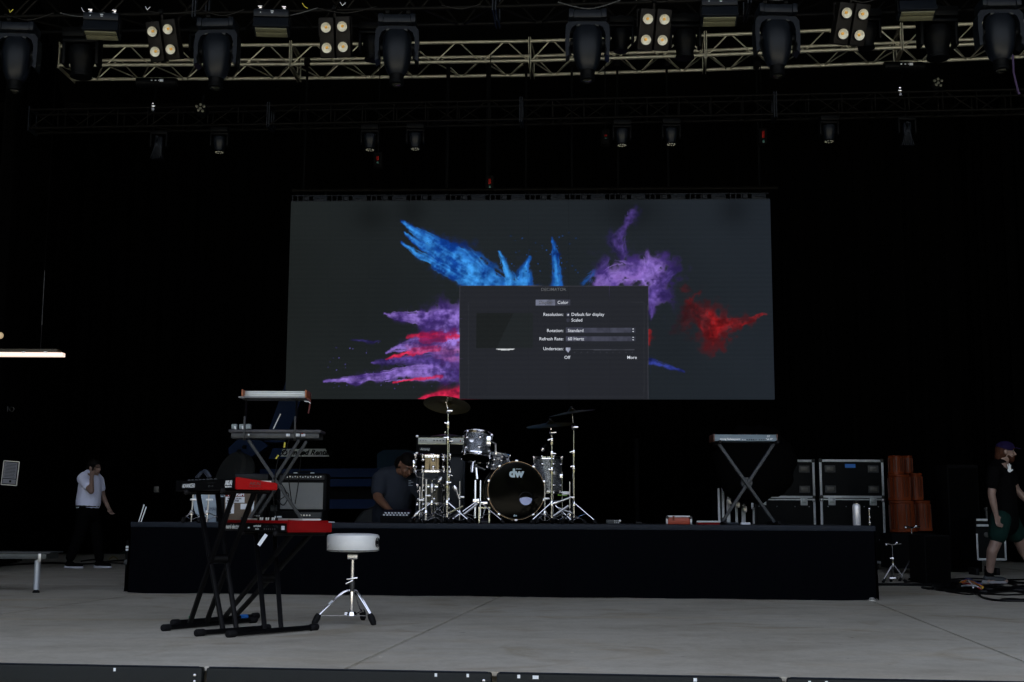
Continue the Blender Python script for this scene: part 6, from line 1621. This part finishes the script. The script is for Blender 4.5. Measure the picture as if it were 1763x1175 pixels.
sn_.part('frame', MB().box(sg, (.215, .02, .325), rot), alu)
sn_.part('backing', MB().box(sg + V((0, -.011, 0)), (.195, .004, .305), rot), wall_black)
sn_.part('notice_paper', MB().box(sg + V((0, -.015, .035)), (.175, .004, .21), rot), mat('notice_grey', (.16, .17, .20), .7))
sn_.part('notice_paper', MB().box(sg + V((-.006, -.015, -.11)), (.175, .004, .06), rot), bpy.data.materials['notice_grey'])
for k in range(10): sn_.part('printed_line', MB().box(sg + V((.008 - .0015 * k, -.0185, .12 - .019 * k)), (.14 - .02 * (k % 3 == 1), .002, .005), rot), black_plastic)
sn_.part('printed_mark', MB().lathe([(.016, 0), (.016, .002)], 16, Matrix.Translation(sg + V((.01, -.0185, -.11))) @ RT_(R(90), 4, 'X')), black_plastic)
rg = P(18, 705, 17.0); t = Thing('wall_ring', 'small dim ring and bar fitting above the notice sheet', 'fitting', rg)
t.part('ring', MB().lathe([(.028, 0), (.034, .004), (.028, .008), (.024, .004), (.028, 0)], 24, Matrix.Translation(rg + V((.02, 0, 0))) @ RT_(R(90), 4, 'X')), dish_m); t.part('bar', MB().box(rg + V((-.035, 0, 0)), (.008, .01, .075)), grey_tube)
bl_ = P(270, 843, 18.5); single('wall_box', MB().box(bl_, (.075, .05, .09), b=.006), dish_m, 'small dim box in the dark left of the upper red keyboard', 'junction box', bl_)

# ================================================================== PEOPLE
SCR = bpy.data.scenes.new('scratch')
def fused(t, name, shapes, m, voxel=.010, smooth=4, label=None, parent=None):
    """shapes: ('c', p0, r0, p1, r1) tapered limbs, ('e', centre, (rx, ry, rz), rot) masses; melted into one continuous mesh"""
    b = MB()
    for sp in shapes:
        if sp[0] == 'c':
            _, p0, r0, p1, r1 = sp; p0, p1 = V(p0), V(p1)
            b.ball(p0, r0, n=14); b.ball(p1, r1, n=14)
            b.lathe([(r0, 0), (r1, (p1 - p0).length)], 16, axis(p0, p1))
        else:
            _, c, rr, rot = sp
            b.ball(c, 1, sx=rr[0], sy=rr[1], sz=rr[2], n=20, rot=rot)
    me = bpy.data.meshes.new(name); bmesh.ops.remove_doubles(b.bm, verts=b.bm.verts, dist=.0001); bmesh.ops.holes_fill(b.bm, edges=b.bm.edges); bmesh.ops.recalc_face_normals(b.bm, faces=b.bm.faces); b.bm.to_mesh(me); b.bm.free()
    o = bpy.data.objects.new('tmp', me); SCR.collection.objects.link(o)
    rm = o.modifiers.new('r', 'REMESH'); rm.mode = 'VOXEL'; rm.voxel_size = voxel
    sm = o.modifiers.new('s', 'SMOOTH'); sm.iterations = smooth; sm.factor = .5
    with bpy.context.temp_override(scene=SCR, view_layer=SCR.view_layers[0]): dg = bpy.context.evaluated_depsgraph_get()
    ev = o.evaluated_get(dg)
    m2 = bpy.data.meshes.new_from_object(ev, depsgraph=dg)
    bpy.data.objects.remove(o); m2.name = name
    m2.transform(Matrix.Translation(-t.loc)); m2.shade_smooth(); m2.materials.clear()
    return t.part(name, m2, m, label=label, parent=parent)
def chain(pts, rs):
    return [('c', pts[i], rs[i], pts[i + 1], rs[i + 1]) for i in range(len(pts) - 1)]
I3 = Matrix.Identity(3)
def head(c, yaw, pitch, s=1.0):
    """head shapes with face looking along local -Y, turned by yaw, nodding by pitch; returns shapes and a placing function"""
    m = (RT_(yaw, 3, 'Z') @ RT_(pitch, 3, 'X'))
    f = lambda x, y, z: V(c) + m @ V((x * s, y * s, z * s))
    sh = [('e', f(0, .012, .03), (.076 * s, .096 * s, .095 * s), m), ('e', f(0, -.022, -.035), (.062 * s, .070 * s, .078 * s), m), ('e', f(0, -.055, -.088), (.030 * s, .026 * s, .022 * s), m),
          ('c', f(0, -.090, .015), .009 * s, f(0, -.112, -.022), .014 * s), ('e', f(0, -.086, -.058), (.026 * s, .012 * s, .010 * s), m), ('e', f(0, -.080, .038), (.055 * s, .016 * s, .010 * s), m)]
    for q in (-1, 1):
        sh.append(('e', f(q * .079, .015, -.005), (.010 * s, .020 * s, .032 * s), m)); sh.append(('e', f(q * .036, -.066, -.022), (.022 * s, .018 * s, .022 * s), m))
    return sh, f, m
def eyes(t, f, s, hair):
    for q in (-1, 1):
        t.part('eye', MB().ball(f(q * .031, -.081, .014), .0105 * s, n=10), mat('eye_white', (.16, .14, .13), .4, spec=.2) if 'eye_white' not in bpy.data.materials else bpy.data.materials['eye_white'])
        t.part('iris', MB().ball(f(q * .031, -.0885, .013), .0055 * s, n=8), glass_dark)
        t.part('eyebrow', MB().tube([f(q * .014, -.094, .036), f(q * .034, -.092, .042), f(q * .052, -.078, .036)], .0042 * s, 6), hair)
    t.part('mouth', MB().tube([f(-.022, -.090, -.057), f(0, -.0975, -.059), f(.022, -.090, -.057)], .0035 * s, 6), mat('lips', (.22, .07, .055), .5) if 'lips' not in bpy.data.materials else bpy.data.materials['lips'])
def hand(wrist, palm_dir, side, curl=.4, s=1.0, thumb=1):
    """palm with four unequal bent fingers and a thumb; palm_dir along the fingers, side across the knuckles"""
    d = V(palm_dir).normalized(); sd_ = V(side); sd_ = (sd_ - d * sd_.dot(d)).normalized(); n = d.cross(sd_)
    w = V(wrist); out = []
    for k in (-1, 0, 1): out.append(('c', w + sd_ * (.014 * k * s), .017 * s, w + d * .085 * s + sd_ * (.024 * k * s), .014 * s))
    for k, L in enumerate((.070, .082, .076, .058)):
        o = w + d * .088 * s + sd_ * ((k - 1.5) * .021 * s)
        a = o + (d * math.cos(curl * .5) + n * math.sin(curl * .5)) * L * .5 * s
        b = a + (d * math.cos(curl * 1.5) + n * math.sin(curl * 1.5)) * L * .5 * s
        out += [('c', o, .0095 * s, a, .0088 * s), ('c', a, .0088 * s, b, .0075 * s)]
    o = w + d * .025 * s - sd_ * .022 * s * thumb
    a = o + (d * .6 - sd_ * .7 * thumb + n * .3).normalized() * .045 * s; b = a + (d * .9 - sd_ * .25 * thumb + n * .3).normalized() * .033 * s
    out += [('c', o, .013 * s, a, .011 * s), ('c', a, .011 * s, b, .009 * s)]
    return out

# ---- man in shorts walking right
D = 15.05
q = lambda x, y, dy=0.0: P(x, y, D + dy)
gb = V((q(1716, 1003).x, D, 0))
mn = Thing('person', 'man in purple cap, black T-shirt and dark green shorts walking at the right edge', 'person', gb)
hs_, hf, hm = head(q(1731, 779), R(82), R(2), 1.02)
neck = q(1724, 795)
ank = q(1703, 990); toe = q(1731, 1001, -.02)
ank2, toe2 = q(1776, 975, .25), q(1796, 985, .22)
body_sh = hs_ + chain([q(1728, 785), neck, q(1722, 808)], [.055, .056, .075])
near_arm = [q(1711, 812, -.17), q(1707, 852, -.20), q(1715, 887, -.20)]
far_arm = [q(1736, 812, .17), q(1750, 843, .22), q(1772, 868, .20)]
body_sh += chain([near_arm[0], near_arm[0] * .45 + near_arm[1] * .55, near_arm[1], near_arm[1] * .6 + near_arm[2] * .4, near_arm[2]], [.062, .054, .043, .042, .028])
body_sh += chain([far_arm[0], far_arm[1], far_arm[1] * .6 + far_arm[2] * .4, far_arm[2]], [.06, .042, .042, .028])
body_sh += hand(near_arm[2], q(1718, 900, -.2) - q(1714, 884, -.2), (.9, .3, 0), .75, 1.0, -1)
body_sh += hand(far_arm[2], (.6, 0, -.6), (.3, .9, 0), .6)
body_sh += chain([q(1722, 810), q(1724, 840), q(1725, 870), q(1728, 892)], [.13, .15, .15, .15])
body_sh += chain([q(1722, 893, -.09), q(1717, 928, -.09), q(1708, 950, -.08), ank], [.105, .068, .062, .040])
body_sh += chain([q(1736, 893, .09), q(1752, 925, .16), q(1762, 948, .22), ank2], [.105, .068, .062, .040])
body_sh += [('e', q(1709, 948, -.045), (.05, .06, .09), I3)]
body_sh += chain([ank, q(1702, 1000)], [.045, .04]) + chain([q(1704, 1000), toe], [.04, .03])
fused(mn, 'body', body_sh, skin_m, .0085, 3)
eyes(mn, hf, 1.02, ginger_hair)
fused(mn, 'hair', [('e', hf(0, .045, -.01), (.083, .075, .085), hm), ('e', hf(0, .085, -.06), (.07, .04, .07), hm), ('e', hf(0, .03, .03), (.084, .09, .075), hm)], ginger_hair, .009, 2)
fused(mn, 'beard', [('e', hf(0, -.055, -.078), (.054, .050, .042), hm), ('c', hf(-.06, -.02, -.045), .016, hf(-.04, -.055, -.08), .02), ('c', hf(.06, -.02, -.045), .016, hf(.04, -.055, -.08), .02), ('c', hf(-.02, -.094, -.046), .008, hf(.02, -.094, -.046), .008)], ginger_hair, .007, 2)
fused(mn, 'cap', [('e', hf(0, .005, .06), (.094, .108, .072), hm)] + [('e', hf(0, -.105, .052), (.070, .075, .010), hm @ RT_(R(10), 3, 'X'))], cap_purple, .008, 2)
mn.part('cap_badge', MB().ball(hf(.03, -.088, .088), .012, sy=.5, n=8), paper)
fused(mn, 'shirt', chain([q(1721, 806), q(1722, 820), q(1725, 850), q(1726, 880), q(1728, 899)], [.115, .155, .165, .170, .176]) + chain([q(1714, 810, -.12), near_arm[0], near_arm[0] * .45 + near_arm[1] * .55], [.09, .082, .078]) + chain([q(1733, 810, .12), far_arm[0], far_arm[0] * .5 + far_arm[1] * .5], [.09, .08, .075]) + chain([q(1714, 811, -.12), q(1733, 811, .12)], [.09, .09]), cloth_black, .011, 4)
fused(mn, 'shorts', chain([q(1728, 886), q(1728, 897)], [.165, .17]) + chain([q(1723, 895, -.09), q(1718, 920, -.09)], [.125, .112]) + chain([q(1736, 895, .09), q(1748, 918, .14)], [.125, .112]), cloth_green, .011, 3)
for a_, s_ in ((ank, ''), (ank2, '')): mn.part('sock', MB().lathe([(.052, -.02), (.050, .03), (.049, .10), (.045, .105)], 18, Matrix.Translation(a_)), cloth_black)
shoe_m = mat('dark_running_shoe', (.022, .026, .03), .6, bump=.4, bscale=90); sole_m = mat('shoe_sole_grey', (.20, .20, .22), .6)
def shoe(t, a, tp, m1, m2, ground=True):
    d = (tp - a); d.z = 0; L = d.length; d.normalize(); y = math.atan2(d.y, d.x); z0 = min(a.z - .10, 0.0) * 0
    base = V((a.x, a.y, a.z - .095)) - d * .06
    base.z = max(base.z, .003)
    mx = Matrix.Translation(base) @ RT_(y, 4, 'Z')
    fused(t, 'shoe', [('e', mx @ V((.06, 0, .055)), (.075, .045, .048), RT_(y, 3, 'Z')), ('e', mx @ V((.16, 0, .042)), (.10, .046, .034), RT_(y, 3, 'Z')), ('c', mx @ V((.05, 0, .06)), .045, mx @ V((.05, 0, .09)), .042)], m1, .008, 3)
    so = MB(); pts = []
    for k in range(28):
        a_ = 2 * math.pi * k / 28; x = math.cos(a_); yy_ = math.sin(a_) * (.046 + .008 * x)
        pts.append((.118 + .145 * x, yy_))
    so.add([mx @ V((x, y_, 0)) for x, y_ in pts] + [mx @ V((x, y_ * .96, .026 + .008 * (x < .05))) for x, y_ in pts], [tuple(range(27, -1, -1)), tuple(range(28, 56))] + [(i, (i + 1) % 28, (i + 1) % 28 + 28, i + 28) for i in range(28)])
    t.part('sole', so, m2)
shoe(mn, ank, toe, shoe_m, sole_m); shoe(mn, ank2, toe2, shoe_m, sole_m)
# small white hand-sign print on the chest
pr0 = q(1740, 803, -.03)
pc_ = q(1738, 806, -.155)
pb2 = MB(); rr_ = RT_(R(-6), 3, 'Z')
pb2.ball(pc_ + V((0, 0, -.025)), .024, sy=.25, sz=1.1, n=12); pb2.box(pc_ + V((-.016, 0, .02)), (.010, .006, .045), RT_(R(-14), 3, 'Y')); pb2.box(pc_ + V((0, 0, .025)), (.010, .006, .05)); pb2.box(pc_ + V((.013, 0, .018)), (.009, .006, .04), RT_(R(12), 3, 'Y')); pb2.box(pc_ + V((.022, 0, -.03)), (.04, .006, .014), RT_(R(-35), 3, 'Y'))
mn.part('shirt_print', pb2, white_paint)

# ---- man on the phone at the left
D = 18.6
gb = V((q(148, 972).x, D, 0))
ml = Thing('person', 'man in white T-shirt and black trousers walking with a phone at his ear', 'person', gb)
hs_, hf, hm = head(q(163, 806), R(66), R(4), .95)
sa1, ea1, wa1 = q(142, 825, -.14), q(157, 846, -.30), q(158, 822, -.20)
sa2, ea2, wa2 = q(170, 827, .15), q(177, 855, .18), q(187, 875, .12)
bs_ = hs_ + chain([q(160, 812), q(156, 820)], [.052, .06]) + chain([q(155, 822), q(154, 845), q(153, 868), q(151, 885)], [.12, .15, .155, .14])
bs_ += chain([sa1, ea1, wa1], [.06, .043, .027]) + chain([sa2, ea2, wa2], [.058, .042, .027])
bs_ += hand(wa1, q(160, 803, -.13) - wa1, (1, .2, 0), .9, .95) + hand(wa2, (.55, -.2, -.8), (.6, .7, 0), .7, .95)
fused(ml, 'body', bs_, skin_m, .009, 3)
eyes(ml, hf, .95, brown_hair)
ml.part('glasses', MB().tube([hf(-.072, -.02, .016), hf(-.06, -.088, .016), hf(-.03, -.098, .014), hf(0, -.104, .02), hf(.03, -.098, .014), hf(.06, -.088, .016), hf(.072, -.02, .016)], .0055, 6), black_plastic)
fused(ml, 'hair', [('e', hf(0, .022, .048), (.086, .100, .085), hm), ('e', hf(0, .06, 0), (.080, .070, .075), hm)], brown_hair, .009, 2)
fused(ml, 'shirt', chain([q(155, 821), q(155, 832), q(154, 850), q(152, 866), q(151, 872)], [.115, .160, .172, .178, .165]) + chain([q(146, 822, -.10), sa1, sa1 * .45 + ea1 * .55], [.085, .080, .072]) + chain([q(165, 823, .1), sa2, sa2 * .5 + ea2 * .5], [.085, .076, .068]) + chain([q(146, 823, -.1), q(165, 823, .1)], [.085, .085]), cloth_white, .011, 4)
k1, a1_ = q(137, 922, -.08), q(121, 960, -.06); k2, a2_ = q(166, 920, .10), q(171, 961, .12)
fused(ml, 'trousers', chain([q(151, 870), q(151, 882)], [.160, .165]) + chain([q(146, 885, -.09), k1, a1_], [.12, .085, .065]) + chain([q(157, 885, .09), k2, a2_], [.12, .085, .065]), cloth_black, .011, 4)
ml.part('belt', MB().lathe([(.168, -.012), (.172, 0), (.168, .012)], 28, Matrix.Translation(q(151, 872)), ring=True), black_plastic)
sole_w = mat('white_sole', (.45, .46, .52), .6)
shoe(ml, V((a1_.x, a1_.y, .10)), V((a1_.x + .2, a1_.y - .02, 0)), cloth_black, sole_w); shoe(ml, V((a2_.x, a2_.y, .10)), V((a2_.x + .2, a2_.y - .05, 0)), cloth_black, sole_w)
ph0 = q(160.5, 808, -.13)
single('phone', MB().box(ph0, (.012, .075, .14), RT_(R(12), 3, 'Y') @ RT_(R(20), 3, 'X'), b=.004), black_plastic, 'dark phone held to the ear of the man in white', 'phone', ph0)

# ---- woman leaning over the power box behind the riser
D = 14.75
gb = V((q(680, 1000).x, D + .25, 0))
wn_ = Thing('person', 'woman in charcoal T-shirt bending over the power box beside the drums', 'person', gb)
hs_, hf, hm = head(q(700, 802, -.20), R(34), R(42), 1.08)
sL, eL, wL = q(655, 826, .02), q(650, 857, -.15), q(674, 882, -.45)
sR, eR, wR = q(712, 826, .05), q(727, 856, -.05), q(722, 889, -.35)
bs_ = hs_ + chain([q(691, 811, -.04), q(682, 815, .08)], [.055, .07])
bs_ += chain([q(686, 824, .12), q(682, 850, .14), q(676, 885, .22), q(676, 900, .25)], [.15, .17, .19, .18])
bs_ += chain([sL, sL * .4 + eL * .6, eL, eL * .6 + wL * .4, wL], [.07, .066, .052, .046, .030]) + chain([sR, eR, wR], [.068, .050, .030])
bs_ += hand(wL, q(688, 887, -.55) - wL, (.5, .8, 0), .35, .92, -1) + hand(wR, (0, -.4, -.6), (.8, .3, 0), .5, .92)
fused(wn_, 'body', bs_, skin_tan, .009, 3)
eyes(wn_, hf, 1.0, brown_hair)
fused(wn_, 'hair', [('e', hf(0, .016, .064), (.087, .106, .078), hm), ('e', hf(0, .060, .01), (.085, .065, .095), hm), ('e', hf(-.03, .115, -.05), (.045, .05, .08), hm)], brown_hair, .009, 2)
fused(wn_, 'shirt', chain([q(686, 820, .08), q(684, 842, .08), q(680, 862, .10), q(673, 888, .16), q(674, 902, .2)], [.145, .195, .205, .225, .23]) + chain([q(668, 822, .08), sL, sL * .35 + eL * .65], [.12, .102, .088]) + chain([q(702, 822, .08), sR, sR * .35 + eR * .65], [.12, .100, .085]) + chain([q(668, 823, .08), q(702, 823, .08)], [.12, .12]) + [('e', q(670, 817, .10), (.15, .14, .09), I3)], cloth_grey, .011, 5)
fused(wn_, 'trousers', chain([q(674, 900, .2), q(674, 915, .22)], [.20, .20]) + chain([V((gb.x - .12, gb.y, .60)), V((gb.x - .14, gb.y - .05, .35)), V((gb.x - .14, gb.y, .10))], [.12, .08, .06]) + chain([V((gb.x + .12, gb.y, .60)), V((gb.x + .14, gb.y - .05, .35)), V((gb.x + .14, gb.y, .10))], [.12, .08, .06]), cloth_black, .012, 3)
for s_ in (-1, 1): shoe(wn_, V((gb.x + s_ * .14, gb.y, .10)), V((gb.x + s_ * .15, gb.y - .2, 0)), cloth_black, rubber)
sp_ = q(708, 828, -.152)
for k, w_ in enumerate((.030, .055, .025, .050)): wn_.part('shirt_print', MB().box(sp_ + V((w_ / 2 - .03, -.02 + .0, -.018 * k)), (w_, .003, .006)), mat('print_pale_blue', (.30, .36, .44), .7) if 'print_pale_blue' not in bpy.data.materials else bpy.data.materials['print_pale_blue'])
slv = q(648, 840, -.085); wn_.part('sleeve_print', MB().box(slv, (.03, .004, .018), RT_(R(30), 3, 'Y')).box(slv + V((.018, 0, -.012)), (.022, .004, .014), RT_(R(30), 3, 'Y')), bpy.data.materials['print_pale_blue'])

bpy.data.scenes.remove(SCR)
